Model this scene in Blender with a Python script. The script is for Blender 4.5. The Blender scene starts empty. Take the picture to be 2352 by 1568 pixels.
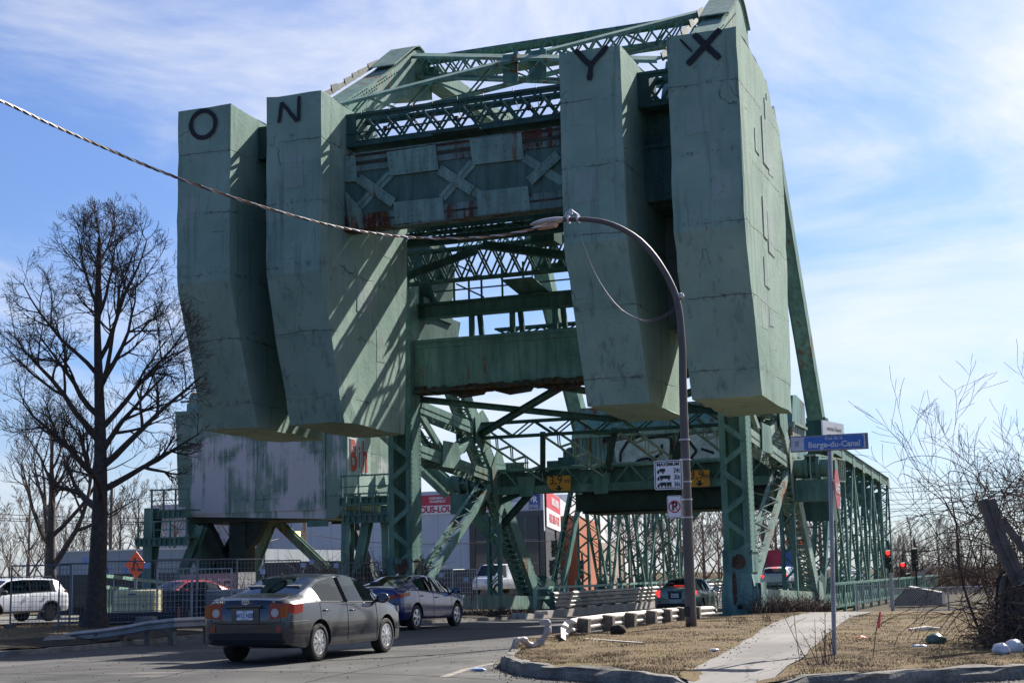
SUN_KX, SUN_KY, SUN_E, SKY_STR, CLOUD_STR, EXPO = 0.34, 1.12, 5.0, 0.054, 0.50, 1.08
SKY_TINT = (0.63, 0.85, 1.25, 1)
import bpy, bmesh, math, random
from math import sin, cos, tan, pi, radians, atan2, sqrt, hypot
from mathutils import Vector, Matrix, noise

# ------------------------------------------------------------------ camera, sky, sun, exposure
S = bpy.context.scene
col = S.collection
F, CX, CY, W0, H0 = 3400.0, 1176.0, 784.0, 2352.0, 1568.0
CAMZ, YAW, ROLL = 1.43, radians(20.9), radians(1.2)
TILT = math.atan((1318.0 - CY) / F)
fw0 = Vector((-sin(YAW), cos(YAW), 0)); rt0 = Vector((cos(YAW), sin(YAW), 0)); up0 = Vector((0, 0, 1))
FW = fw0 * cos(TILT) + up0 * sin(TILT); up1 = up0 * cos(TILT) - fw0 * sin(TILT)
RT = rt0 * cos(ROLL) - up1 * sin(ROLL); UP = up1 * cos(ROLL) + rt0 * sin(ROLL)
CAM = Vector((0, 0, CAMZ))
cd = bpy.data.cameras.new('camera'); cam = bpy.data.objects.new('camera', cd); col.objects.link(cam)
cam.matrix_world = Matrix(((RT.x, UP.x, -FW.x, 0), (RT.y, UP.y, -FW.y, 0), (RT.z, UP.z, -FW.z, CAMZ), (0, 0, 0, 1)))
cd.sensor_width = 36.0; cd.lens = 36.0 * F / W0; cd.clip_start = 0.1; cd.clip_end = 6000
S.camera = cam
SUNV = Vector((SUN_KX, SUN_KY, 1.0)).normalized()
EL = math.asin(SUNV.z); AZ = atan2(SUNV.x, SUNV.y)
wd = bpy.data.worlds.new('World'); S.world = wd; wd.use_nodes = True
nt = wd.node_tree; nt.nodes.clear()
def N(t, **k):
    n = nt.nodes.new(t)
    for a, b in k.items():
        if a.startswith('i_'): n.inputs[a[2:].replace('_', ' ')].default_value = b
        else: setattr(n, a, b)
    return n
LK = lambda a, b: nt.links.new(a, b)
out = N('ShaderNodeOutputWorld')
sky = N('ShaderNodeTexSky', sky_type='NISHITA', sun_disc=False, sun_elevation=EL, sun_rotation=AZ, air_density=1.0, dust_density=1.0, ozone_density=2.2)
bg1 = N('ShaderNodeBackground', i_Strength=SKY_STR)
bg2 = N('ShaderNodeBackground', i_Color=(1.0, 1.0, 1.0, 1), i_Strength=CLOUD_STR)
tint = N('ShaderNodeMix', data_type='RGBA', blend_type='MULTIPLY'); tint.inputs[0].default_value = 1.0
tint.inputs[7].default_value = SKY_TINT
LK(sky.outputs[0], tint.inputs[6]); LK(tint.outputs[2], bg1.inputs['Color'])
tc = N('ShaderNodeTexCoord')
mp = N('ShaderNodeMapping'); mp.inputs['Scale'].default_value = (1.0, 1.0, 2.6); mp.inputs['Location'].default_value = (1.4, 4.1, 0.75)
LK(tc.outputs['Generated'], mp.inputs[0])
n1 = N('ShaderNodeTexNoise', i_Scale=2.6, i_Detail=10.0, i_Roughness=0.60, i_Distortion=0.6); LK(mp.outputs[0], n1.inputs['Vector'])
n2 = N('ShaderNodeTexNoise', i_Scale=1.1, i_Detail=3.0); LK(mp.outputs[0], n2.inputs['Vector'])
sx = N('ShaderNodeSeparateXYZ'); LK(tc.outputs['Generated'], sx.inputs[0])
# cloudier towards the right (east) part of the view
mr = N('ShaderNodeMapRange', i_From_Min=-0.62, i_From_Max=0.02, i_To_Min=0.02, i_To_Max=0.25); LK(sx.outputs['X'], mr.inputs['Value'])
ad = N('ShaderNodeMath', operation='ADD'); LK(n1.outputs['Fac'], ad.inputs[0]); LK(mr.outputs[0], ad.inputs[1])
m2 = N('ShaderNodeMath', operation='MULTIPLY_ADD'); LK(n2.outputs['Fac'], m2.inputs[0]); m2.inputs[1].default_value = 0.55; LK(ad.outputs[0], m2.inputs[2])
cr = N('ShaderNodeMapRange', interpolation_type='SMOOTHSTEP', i_From_Min=0.71, i_From_Max=1.12, i_To_Min=0.04, i_To_Max=0.95); LK(m2.outputs[0], cr.inputs['Value'])
# clouds masked out of the unseen sky behind the camera to lower the fill
mr2 = N('ShaderNodeMapRange', i_From_Min=-0.3, i_From_Max=0.6, i_To_Min=0.0, i_To_Max=1.0); LK(sx.outputs['Y'], mr2.inputs['Value'])
cm_ = N('ShaderNodeMath', operation='MULTIPLY'); LK(cr.outputs[0], cm_.inputs[0]); LK(mr2.outputs[0], cm_.inputs[1]); cr = cm_
mx = N('ShaderNodeMixShader'); LK(cr.outputs[0], mx.inputs[0]); LK(bg1.outputs[0], mx.inputs[1]); LK(bg2.outputs[0], mx.inputs[2])
LK(mx.outputs[0], out.inputs['Surface'])
sl = bpy.data.lights.new('sun', 'SUN'); sl.energy = SUN_E; sl.angle = radians(0.5); sl.color = (1.0, 0.95, 0.87)
so = bpy.data.objects.new('sun', sl); col.objects.link(so); so.rotation_euler = SUNV.to_track_quat('Z', 'Y').to_euler(); so.location = (30, 60, 60)
S.view_settings.view_transform = 'Standard'; S.view_settings.look = 'None'; S.view_settings.gamma = 1.0
S.view_settings.exposure = EXPO
S.render.resolution_x, S.render.resolution_y = 1024, 682

# ------------------------------------------------------------------ survey: a measured photo point on a known plane
def ray(x, y): return FW + RT * ((x - CX) / F) - UP * ((y - CY) / F)
def aX(x, y, X): d = ray(x, y); return CAM + d * (X / d.x)
def aY(x, y, Y): d = ray(x, y); return CAM + d * (Y / d.y)
def aZ(x, y, Z): d = ray(x, y); return CAM + d * ((Z - CAMZ) / d.z)
def aD(x, y, D): d = ray(x, y); return CAM + d * (D / d.dot(fw0))
def sm(a, b, t): t = min(1, max(0, (t - a) / ((b - a) or 1e-9))); return t * t * (3 - 2 * t)
def gz(Y): return 0.05 - 0.35 * sm(34, 60, Y)         # the road falls a little towards the bridge
rnd = random.Random(7)

# ------------------------------------------------------------------ mesh builder
WL = {}
class MB:
    def __init__(s): s.v = []; s.f = []
    def add(s, vs, fs):
        o = len(s.v); s.v += [Vector(p) for p in vs]; s.f += [tuple(i + o for i in f) for f in fs]; return s
    def hexa(s, P):  # 8 pts: bottom 4 ccw, top 4 ccw
        return s.add(P, [(0, 3, 2, 1), (4, 5, 6, 7), (0, 1, 5, 4), (1, 2, 6, 5), (2, 3, 7, 6), (3, 0, 4, 7)])
    def box(s, c, d):
        x, y, z = c; a, b, h = d[0] / 2, d[1] / 2, d[2] / 2
        return s.hexa([(x - a, y - b, z - h), (x + a, y - b, z - h), (x + a, y + b, z - h), (x - a, y + b, z - h), (x - a, y - b, z + h), (x + a, y - b, z + h), (x + a, y + b, z + h), (x - a, y + b, z + h)])
    def bb(s, lo, hi):
        return s.box([(a + b) / 2 for a, b in zip(lo, hi)], [abs(b - a) for a, b in zip(lo, hi)])
    def bar(s, p0, p1, w, h, up=(0, 0, 1)):   # w across, h along up
        p0, p1 = Vector(p0), Vector(p1); t = (p1 - p0).normalized(); up = Vector(up)
        a = t.cross(up)
        if a.length < 1e-4: a = t.cross(Vector((0, 1, 0)))
        a.normalize(); b = a.cross(t).normalized(); a = a * (w / 2); b = b * (h / 2)
        return s.hexa([p0 - a - b, p0 + a - b, p1 + a - b, p1 - a - b, p0 - a + b, p0 + a + b, p1 + a + b, p1 - a + b])
    def ibar(s, p0, p1, w, h, up=(0, 0, 1), t=.03, web=.04):
        p0, p1 = Vector(p0), Vector(p1); ax = (p1 - p0).normalized(); up = Vector(up); a = ax.cross(up)
        if a.length < 1e-4: a = ax.cross(Vector((0, 1, 0)))
        a.normalize(); b = a.cross(ax).normalized()
        s.bar(p0, p1, web, h - 2 * t, b)
        for k in (-1, 1): s.bar(p0 + b * k * (h - t) / 2, p1 + b * k * (h - t) / 2, w, t, b)
        return s
    def tube(s, pts, r, n=6, caps=True):
        pts = [Vector(p) for p in pts]; R = r if isinstance(r, (list, tuple)) else [r] * len(pts)
        o = len(s.v); prev = None
        for i, p in enumerate(pts):
            t = (pts[min(i + 1, len(pts) - 1)] - pts[max(i - 1, 0)])
            if t.length < 1e-9: t = Vector((0, 0, 1))
            t.normalize()
            if prev is None:
                a = t.cross(Vector((0, 0, 1)))
                if a.length < 1e-3: a = t.cross(Vector((1, 0, 0)))
            else: a = prev - t * prev.dot(t)
            if a.length < 1e-6: a = t.orthogonal()
            a.normalize(); prev = a; b = t.cross(a)
            for k in range(n):
                th = 2 * pi * k / n; s.v.append(p + (a * cos(th) + b * sin(th)) * R[i])
        for i in range(len(pts) - 1):
            for k in range(n):
                k2 = (k + 1) % n; s.f.append((o + i * n + k, o + i * n + k2, o + (i + 1) * n + k2, o + (i + 1) * n + k))
        if caps:
            s.f.append(tuple(o + k for k in range(n))[::-1]); e = o + (len(pts) - 1) * n; s.f.append(tuple(e + k for k in range(n)))
        return s
    def prism(s, poly, ext):
        poly = [Vector(p) for p in poly]; e = Vector(ext); n = len(poly); o = len(s.v)
        s.v += poly + [p + e for p in poly]
        s.f.append(tuple(o + i for i in range(n))); s.f.append(tuple(o + n + i for i in range(n))[::-1])
        for i in range(n): j = (i + 1) % n; s.f.append((o + i, o + n + i, o + n + j, o + j))
        return s
    def lathe(s, c, axis, prof, n=16):
        c, ax = Vector(c), Vector(axis).normalized(); a = ax.orthogonal().normalized(); b = ax.cross(a); o = len(s.v)
        for (d, r) in prof:
            for k in range(n):
                th = 2 * pi * k / n; s.v.append(c + ax * d + (a * cos(th) + b * sin(th)) * r)
        for i in range(len(prof) - 1):
            for k in range(n):
                k2 = (k + 1) % n; s.f.append((o + i * n + k, o + i * n + k2, o + (i + 1) * n + k2, o + (i + 1) * n + k))
        s.f.append(tuple(o + k for k in range(n))[::-1]); e = o + (len(prof) - 1) * n; s.f.append(tuple(e + k for k in range(n)))
        return s
    def rivet(s, p, n, r=.035):
        p, n = Vector(p), Vector(n).normalized(); a = n.orthogonal().normalized(); b = n.cross(a)
        return s.add([p + a * r, p + b * r, p - a * r, p - b * r, p + n * r * .8], [(0, 1, 4), (1, 2, 4), (2, 3, 4), (3, 0, 4)])
    def lace(s, p0, p1, u, w, n, bw=.07, t=.02, X=False, nrm=None):
        p0, p1, u = Vector(p0), Vector(p1), Vector(u).normalized(); ax = p1 - p0; m = nrm if nrm else ax.cross(u).normalized()
        for i in range(n):
            a, b = p0 + ax * (i / n), p0 + ax * ((i + 1) / n); k = 1 if i % 2 == 0 else -1
            s.bar(a - u * k * w / 2, b + u * k * w / 2, bw, t, m)
            if X: s.bar(a + u * k * w / 2 + m * t * 1.2, b - u * k * w / 2 + m * t * 1.2, bw, t, m)
        return s
    def strut(s, p0, p1, u, Wd, D, n, X=False, bw=.07, ch=.10, both=True, plate=False):
        """built-up strut: two channels Wd apart along u, each D deep, laced on its faces"""
        p0, p1 = Vector(p0), Vector(p1); ax = (p1 - p0).normalized(); u = Vector(u); u = (u - ax * u.dot(ax)).normalized(); v = ax.cross(u).normalized()
        for k in (-1, 1):
            c = u * k * Wd / 2
            s.bar(p0 + c, p1 + c, D - .02, .025, u)
            for j in (-1, 1):
                o = c - u * k * (-.0 + ch / 2) * 1.0 + v * j * (D / 2)
                s.bar(p0 + o, p1 + o, .02, ch, u)
        for j in ((-1, 1) if both else (-1,)):
            o = v * j * (D / 2 + .018); s.lace(p0 + o, p1 + o, u, Wd - ch * .6, n, bw, .018, X, v)
        return s
    def build(s, name, mat, parent=None, label=None, kind=None, cat=None, group=None, local=False, smooth=False, bevel=0, merge=False):
        me = bpy.data.meshes.new(name)
        o = Vector((0, 0, 0)) if (local or parent is None) else WL.get(parent.name, Vector((0, 0, 0)))
        me.from_pydata([tuple(p - o) for p in s.v], [], s.f)
        if merge or bevel:
            bm = bmesh.new(); bm.from_mesh(me)
            if merge: bmesh.ops.remove_doubles(bm, verts=bm.verts, dist=1e-4)
            bmesh.ops.recalc_face_normals(bm, faces=bm.faces)
            if bevel:
                ed = [e for e in bm.edges if len(e.link_faces) == 2 and e.calc_face_angle(0) > .5]
                bmesh.ops.bevel(bm, geom=ed, offset=bevel, segments=2, affect='EDGES', profile=.5)
            bm.to_mesh(me); bm.free()
        if isinstance(mat, (list, tuple)):
            for m in mat: me.materials.append(m)
        else: me.materials.append(mat)
        if smooth: me.polygons.foreach_set('use_smooth', [True] * len(me.polygons))
        me.update()
        ob = bpy.data.objects.new(name, me); col.objects.link(ob)
        WL[ob.name] = o
        if parent: ob.parent = parent
        if label: ob['label'] = label
        if kind: ob['kind'] = kind
        if cat: ob['category'] = cat
        if group: ob['group'] = group
        return ob
def thing(name, label, cat, loc=(0, 0, 0), rz=0, group=None):
    o = bpy.data.objects.new(name, None); col.objects.link(o); o.location = loc; o.rotation_euler = (0, 0, rz)
    o.empty_display_size = .3; o['label'] = label; o['category'] = cat
    if group: o['group'] = group
    WL[o.name] = Vector(loc); return o
def dup(root, loc, rz=0, label=None, scale=None):
    def cp(o, par):
        c = o.copy(); col.objects.link(c)
        if par: c.parent = par
        for ch in kids.get(o.name, []): cp(ch, c)
        return c
    kids = {}
    for o in col.objects:
        if o.parent: kids.setdefault(o.parent.name, []).append(o)
    c = cp(root, None); c.location = loc; c.rotation_euler = (0, 0, rz)
    if scale: c.scale = scale
    if label: c['label'] = label
    WL[c.name] = Vector(loc)
    return c

# ------------------------------------------------------------------ materials
def mat_base(name):
    m = bpy.data.materials.new(name); m.use_nodes = True; t = m.node_tree
    return m, t, t.nodes['Principled BSDF']
def nd(t, ty, **k):
    n = t.nodes.new(ty)
    for a, b in k.items():
        if a.startswith('i_'): n.inputs[a[2:].replace('_', ' ')].default_value = b
        else: setattr(n, a, b)
    return n
def ramp(t, src, stops, interp='LINEAR'):
    r = t.nodes.new('ShaderNodeValToRGB'); r.color_ramp.interpolation = interp
    e = r.color_ramp.elements
    while len(e) < len(stops): e.new(.5)
    for el, (p, c) in zip(e, stops): el.position = p; el.color = c if len(c) == 4 else (*c, 1)
    t.links.new(src, r.inputs[0]); return r
def mix(t, fac, a, b, blend='MIX'):
    n = t.nodes.new('ShaderNodeMix'); n.data_type = 'RGBA'; n.blend_type = blend
    for s_, i in ((fac, 0), (a, 6), (b, 7)):
        if hasattr(s_, 'is_linked'): t.links.new(s_, n.inputs[i])
        else: n.inputs[i].default_value = s_ if i == 0 else (*s_, 1) if len(s_) == 3 else s_
    return n.outputs[2]
def mth(t, op, a, b=None):
    n = t.nodes.new('ShaderNodeMath'); n.operation = op
    for s_, i in ((a, 0), (b, 1)):
        if s_ is None: continue
        if hasattr(s_, 'is_linked'): t.links.new(s_, n.inputs[i])
        else: n.inputs[i].default_value = s_
    return n.outputs[0]
def coords(t, scale=(1, 1, 1)):
    g = nd(t, 'ShaderNodeNewGeometry'); m = nd(t, 'ShaderNodeMapping'); m.inputs['Scale'].default_value = scale
    t.links.new(g.outputs['Position'], m.inputs[0]); return m.outputs[0]
def noi(t, vec, sc, det=4, ro=.55, dist=0.0):
    n = nd(t, 'ShaderNodeTexNoise', i_Scale=sc, i_Detail=det, i_Roughness=ro, i_Distortion=dist); t.links.new(vec, n.inputs['Vector']); return n.outputs['Fac']
def bump(t, b, h, st=.3, di=.02):
    n = nd(t, 'ShaderNodeBump', i_Strength=st, i_Distance=di); t.links.new(h, n.inputs['Height']); t.links.new(n.outputs[0], b.inputs['Normal'])
def plain(name, c, rough=.6, metal=0.0, var=.15, sc=3.0, coat=0, emis=None, es=0):
    m, t, b = mat_base(name); v = coords(t); n = noi(t, v, sc, 5)
    d = tuple(x * (1 - var) for x in c); l = tuple(min(1, x * (1 + var)) for x in c)
    r = ramp(t, n, [(.3, d), (.7, l)]); t.links.new(r.outputs[0], b.inputs['Base Color'])
    b.inputs['Roughness'].default_value = rough; b.inputs['Metallic'].default_value = metal
    if coat: b.inputs['Coat Weight'].default_value = coat; b.inputs['Coat Roughness'].default_value = .04
    if emis: b.inputs['Emission Color'].default_value = (*emis, 1); b.inputs['Emission Strength'].default_value = es
    return m
def steel(name, c1, c2, rust=.62, rustc=(.16, .06, .022), rough=.7):
    """old green bridge paint: chalky patches, streaks of rust"""
    m, t, b = mat_base(name); v = coords(t); vs = coords(t, (2.2, 2.2, .35))
    base = ramp(t, noi(t, v, .7, 6, .6), [(.3, c1), (.7, c2)]).outputs[0]
    fine = noi(t, v, 9, 6, .65)
    base = mix(t, mth(t, 'MULTIPLY', ramp(t, fine, [(.55, (0, 0, 0)), (.75, (1, 1, 1))]).outputs[0], .35), base, tuple(x * 1.35 for x in c2))
    stv = ramp(t, noi(t, coords(t, (3, 3, .45)), 1.1, 6, .65), [(.38, (.58, .58, .58)), (.62, (1.08, 1.08, 1.08))]).outputs[0]
    base = mix(t, .75, base, stv, 'MULTIPLY')
    rn = mth(t, 'MULTIPLY_ADD', noi(t, vs, 1.3, 7, .7), .65); rn.node.inputs[2].default_value = 0
    rn = mth(t, 'ADD', rn, mth(t, 'MULTIPLY', noi(t, v, .35, 2), .35))
    rm = ramp(t, rn, [(rust, (0, 0, 0)), (rust + .07, (1, 1, 1))]).outputs[0]
    rc = ramp(t, noi(t, v, 6, 5), [(.3, tuple(x * .45 for x in rustc)), (.7, tuple(x * 1.8 for x in rustc))]).outputs[0]
    t.links.new(mix(t, rm, base, rc), b.inputs['Base Color']); b.inputs['Roughness'].default_value = rough
    b.inputs['Specular IOR Level'].default_value = .12
    bump(t, b, fine, .25, .01); return m
def concrete(name, c1, c2, crackc, white=None):
    """painted concrete with patches, cracks, pits and stains"""
    m, t, b = mat_base(name); v = coords(t)
    base = ramp(t, noi(t, v, .5, 6, .6), [(.3, c1), (.72, c2)]).outputs[0]
    # rectangular repair patches
    br = nd(t, 'ShaderNodeTexBrick', offset=.37, i_Scale=1.0, i_Mortar_Size=.014, i_Brick_Width=1.7, i_Row_Height=1.9, i_Color1=(.70, .77, .79, 1), i_Color2=(1.10, 1.06, 1.0, 1), i_Mortar=(.62, .62, .60, 1))
    mpv = nd(t, 'ShaderNodeMapping'); mpv.inputs['Rotation'].default_value = (radians(90), 0, 0)
    g = nd(t, 'ShaderNodeNewGeometry')
    sp = nd(t, 'ShaderNodeSeparateXYZ'); t.links.new(g.outputs['Position'], sp.inputs[0])
    cb = nd(t, 'ShaderNodeCombineXYZ'); t.links.new(mth(t, 'ADD', sp.outputs[0], sp.outputs[1]), cb.inputs[0]); t.links.new(sp.outputs[2], cb.inputs[1])
    wob = nd(t, 'ShaderNodeTexNoise', i_Scale=1.2, i_Detail=3.0); t.links.new(v, wob.inputs['Vector'])
    wv = nd(t, 'ShaderNodeVectorMath', operation='MULTIPLY_ADD'); t.links.new(wob.outputs['Color'], wv.inputs[0]); wv.inputs[1].default_value = (.25, .25, 0); t.links.new(cb.outputs[0], wv.inputs[2])
    t.links.new(wv.outputs[0], br.inputs['Vector'])
    base = mix(t, mth(t, 'MULTIPLY', ramp(t, noi(t, v, .23, 2), [(.47, (0, 0, 0)), (.56, (1, 1, 1))]).outputs[0], .42), base, br.outputs['Color'], 'MULTIPLY')
    # horizontal form joints, only partly open
    zj = mth(t, 'ADD', sp.outputs[2], mth(t, 'MULTIPLY', noi(t, v, .9, 4), .22)); zj = mth(t, 'ABSOLUTE', mth(t, 'SUBTRACT', mth(t, 'FRACT', mth(t, 'MULTIPLY', zj, .47)), .5))
    jn = mth(t, 'MULTIPLY', ramp(t, zj, [(0, (1, 1, 1)), (.010, (0, 0, 0))]).outputs[0], ramp(t, noi(t, v, .45, 4), [(.46, (0, 0, 0)), (.54, (1, 1, 1))]).outputs[0])
    base = mix(t, mth(t, 'MULTIPLY', jn, .8), base, crackc)
    near = mth(t, 'MULTIPLY', ramp(t, zj, [(0, (1, 1, 1)), (.07, (0, 0, 0))]).outputs[0], ramp(t, noi(t, v, 5, 6, .75), [(.52, (0, 0, 0)), (.60, (1, 1, 1))]).outputs[0]); base = mix(t, mth(t, 'MULTIPLY', near, .65), base, crackc)
    # cracks
    wc = nd(t, 'ShaderNodeVectorMath', operation='MULTIPLY_ADD'); w2 = nd(t, 'ShaderNodeTexNoise', i_Scale=1.6, i_Detail=6.0); t.links.new(v, w2.inputs['Vector'])
    t.links.new(w2.outputs['Color'], wc.inputs[0]); wc.inputs[1].default_value = (.5, .5, .5); t.links.new(v, wc.inputs[2])
    vo = nd(t, 'ShaderNodeTexVoronoi', feature='DISTANCE_TO_EDGE', i_Scale=.42); t.links.new(wc.outputs[0], vo.inputs['Vector'])
    ck = ramp(t, vo.outputs['Distance'], [(0, (1, 1, 1)), (.0075, (0, 0, 0))]).outputs[0]
    ck = mth(t, 'MULTIPLY', ck, ramp(t, noi(t, v, .8, 3), [(.54, (0, 0, 0)), (.62, (1, 1, 1))]).outputs[0])
    base = mix(t, mth(t, 'MULTIPLY', ck, .8), base, crackc)
    # pits and dark blotches
    pit = ramp(t, noi(t, v, 4.2, 9, .78), [(.60, (0, 0, 0)), (.68, (1, 1, 1))]).outputs[0]
    base = mix(t, mth(t, 'MULTIPLY', pit, .7), base, (c1[0] * .34, c1[1] * .26, c1[2] * .24))
    st = ramp(t, noi(t, coords(t, (2.6, 2.6, .14)), 1.4, 6, .7), [(.54, (0, 0, 0)), (.70, (1, 1, 1))]).outputs[0]
    base = mix(t, mth(t, 'MULTIPLY', st, .62), base, tuple(x * .4 for x in c1))
    rs = ramp(t, noi(t, coords(t, (3.2, 3.2, .5)), 1.0, 7, .75), [(.635, (0, 0, 0)), (.68, (1, 1, 1))]).outputs[0]
    base = mix(t, mth(t, 'MULTIPLY', rs, .6), base, (.16, .085, .05))
    if white:
        base = white(t, base, v)
    t.links.new(base, b.inputs['Base Color']); b.inputs['Roughness'].default_value = .85; b.inputs['Specular IOR Level'].default_value = .2
    h = mth(t, 'ADD', mth(t, 'MULTIPLY', jn, -.8), mth(t, 'MULTIPLY', ck, -1.5)); h = mth(t, 'ADD', h, noi(t, v, 5, 8, .7))
    bump(t, b, h, .5, .03); return m
GREEN = steel('green bridge paint', (.085, .178, .158), (.17, .295, .258), .60)
GREENR = steel('rusty green bridge paint', (.12, .22, .195), (.215, .34, .298), .565)
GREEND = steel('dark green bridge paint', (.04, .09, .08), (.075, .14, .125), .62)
GIRD = steel('rust streaked girder paint', (.13, .20, .185), (.20, .28, .26), .50, (.085, .032, .016))
BASEP = steel('scraped column base paint', (.085, .175, .165), (.21, .35, .33), .535, (.045, .026, .018))
GREENL = steel('grey green panel paint', (.18, .285, .245), (.25, .36, .31), .565)
RUSTY = steel('rusted pale steel', (.20, .30, .26), (.32, .40, .35), .545, (.22, .095, .045))
RUSTD = plain('dark rust', (.06, .028, .016), .9, 0, .5, 6)
RUSTR = plain('rust stain', (.075, .042, .030), .9, 0, .6, 5)
BLACK0 = plain('black hollow', (.006, .006, .006), .9)
GREENDD = plain('shade darkened green', (.022, .036, .032), .8, 0, .4, 2)  # green paint with shade put into its colour, for undersides and flashing
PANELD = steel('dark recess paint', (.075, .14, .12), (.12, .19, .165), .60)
BLOCK = concrete('pale green painted concrete', (.190, .298, .248), (.305, .415, .352), (.035, .035, .03))
BLOCKD = concrete('dirty shade darkened concrete', (.10, .12, .11), (.20, .23, .21), (.02, .02, .02))  # deep shade of the slots put into the colour along with dirt
INK = plain('black spray paint', (.012, .011, .016), .7, 0, .5, 5)
# ------------------------------------------------------------------ main bridge: counterweights and tower
XL, XR = -25.2, -11.8
BR = thing('bascule_bridge', 'green riveted steel bascule bridge tower with four hanging concrete counterweights lettered O N Y X', 'bridge', (-18.5, 54, -.2))
prof = [(42, 17.45), (45.9, 17.35), (47.2, 16.5), (48.35, 16.1), (48.75, 14.9), (48.3, 6.45), (43.6, 6.53), (42, 11.35)]
def block(x0, x1, dxb):
    """hanging counterweight: upright front above a fold, then leaning back to the underside"""
    m = MB(); n = 14
    rr = random.Random(int(-x0 * 10))
    pts = []
    for i in range(len(prof)):
        a, b = prof[i], prof[(i + 1) % len(prof)]
        k = max(1, int(hypot(a[0] - b[0], a[1] - b[1]) / .55))
        for j in range(k): pts.append((a[0] + (b[0] - a[0]) * j / k, a[1] + (b[1] - a[1]) * j / k))
    rows = []
    nx = 5
    for ix in range(nx + 1):
        row = []
        for (y, z) in pts:
            dz = dxb * max(0, (11.35 - z)) / 4.85
            x = x0 + (x1 - x0) * ix / nx + dz
            e = .035 if ix in (0, nx) else .012
            row.append((x + rr.uniform(-e, e) * .5, y + rr.uniform(-e, e), z + rr.uniform(-e, e)))
        rows.append(row)
    L_ = len(pts)
    for ix in range(nx):
        m.add(rows[ix] + rows[ix + 1], [(j, L_ + j, L_ + (j + 1) % L_, (j + 1) % L_) for j in range(L_)])
    m.add(rows[0], [tuple(range(L_))]); m.add(rows[nx], [tuple(range(L_))[::-1]])
    return m.build('counterweight_block', BLOCK, BR, merge=True)
def letter(par, strokes, Y=41.96, w=.17):
    m = MB()
    for si, st in enumerate(strokes):
        P = [Vector((p.x, Y - .002 * si, p.z)) for p in (aY(x, y, 42) for x, y in st)]; q = []
        for i in range(len(P) - 1):
            k = max(1, int((P[i + 1] - P[i]).length / .05)); q += [P[i].lerp(P[i + 1], j / k) for j in range(k)]
        q.append(P[-1]); L_, R_ = [], []
        for i, p in enumerate(q):
            t = (q[min(i + 1, len(q) - 1)] - q[max(0, i - 1)]).normalized(); n = Vector((-t.z, 0, t.x)); e = min(1, .78 + .12 * min(i, len(q) - 1 - i)) if (q[0] - q[-1]).length > .1 else 1
            L_.append(p + n * w * e * (1 + .22 * noise.noise(p * 5))); R_.append(p - n * w * e * (1 + .22 * noise.noise(p * 5 + Vector((9, 0, 0)))))
        k = len(q); m.add(L_ + R_, [(i, i + 1, k + i + 1, k + i) for i in range(k - 1)])
    return m.build('painted_letter', INK, par)
bO = block(-28.18, -26.12, .15); bN = block(-24.70, -22.66, .0); bY = block(-14.27, -12.28, .1); bX = block(-10.80, -8.66, -.05)
PATCH = concrete('repair patch concrete', (.215, .30, .275), (.34, .42, .385), (.05, .05, .045))
def patches(par, x1, dxb, n, seed):
    r = random.Random(seed)
    for k in range(n):
        z0 = r.uniform(7.2, 15.8); h = r.uniform(.5, 1.6); y0 = r.uniform(43.8, 46.6); w = r.uniform(.5, 1.4); x = x1 + dxb * max(0, 11.35 - z0 - h / 2) / 4.85
        m = MB(); t_ = r.uniform(.008, .02); m.prism([(x - .05, y0, z0), (x - .05, y0 + w, z0 + r.uniform(-.06, .06)), (x - .05, y0 + w + r.uniform(-.05, .05), z0 + h), (x - .05, y0 + w * .5, z0 + h + r.uniform(-.05, .1)), (x - .05, y0, z0 + h)], (.05 + t_, 0, 0)); m.build('repair_patch', PATCH, par)
patches(bX, -8.66, -.05, 11, 23); patches(bN, -22.66, 0, 6, 6)
for par, xa_, wa_, za_, ha_ in ((bX, -10.3, .75, 14.3, .9), (bY, -13.9, .8, 12.6, 1.0), (bN, -24.0, .7, 14.2, 1.1), (bO, -28.0, .7, 13.6, .8), (bX, -9.6, .6, 12.2, .8)):
    m = MB(); m.prism([(xa_, 41.985, za_), (xa_ + wa_, 41.985, za_ + .04), (xa_ + wa_ - .03, 41.985, za_ + ha_), (xa_ + .02, 41.985, za_ + ha_ - .05)], (0, .05, 0)); m.build('repair_patch', PATCH, par)
def arc(cx, cy, rx, ry, a0, a1, n=14, tilt=0): return [(cx + rx * cos(radians(a0 + (a1 - a0) * i / n)) + tilt * sin(radians(a0 + (a1 - a0) * i / n)), cy + ry * sin(radians(a0 + (a1 - a0) * i / n))) for i in range(n + 1)]
letter(bO, [arc(468, 286, 28, 31, -90, 270, 20, -3)], w=.078)
letter(bN, [[(642, 283), (648, 236)], [(648, 236), (684, 280)], [(687, 279), (688, 222)]], w=.066)
letter(bY, [[(1321, 116), (1357, 152)], [(1396, 106), (1357, 152)], [(1358, 152), (1355, 186)]], w=.088)
letter(bX, [[(1594, 80), (1654, 136)], [(1655, 68), (1580, 150)]], w=.098); letter(bX, [[(1563, 92), (1590, 120)]], 41.955, .034)
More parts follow.
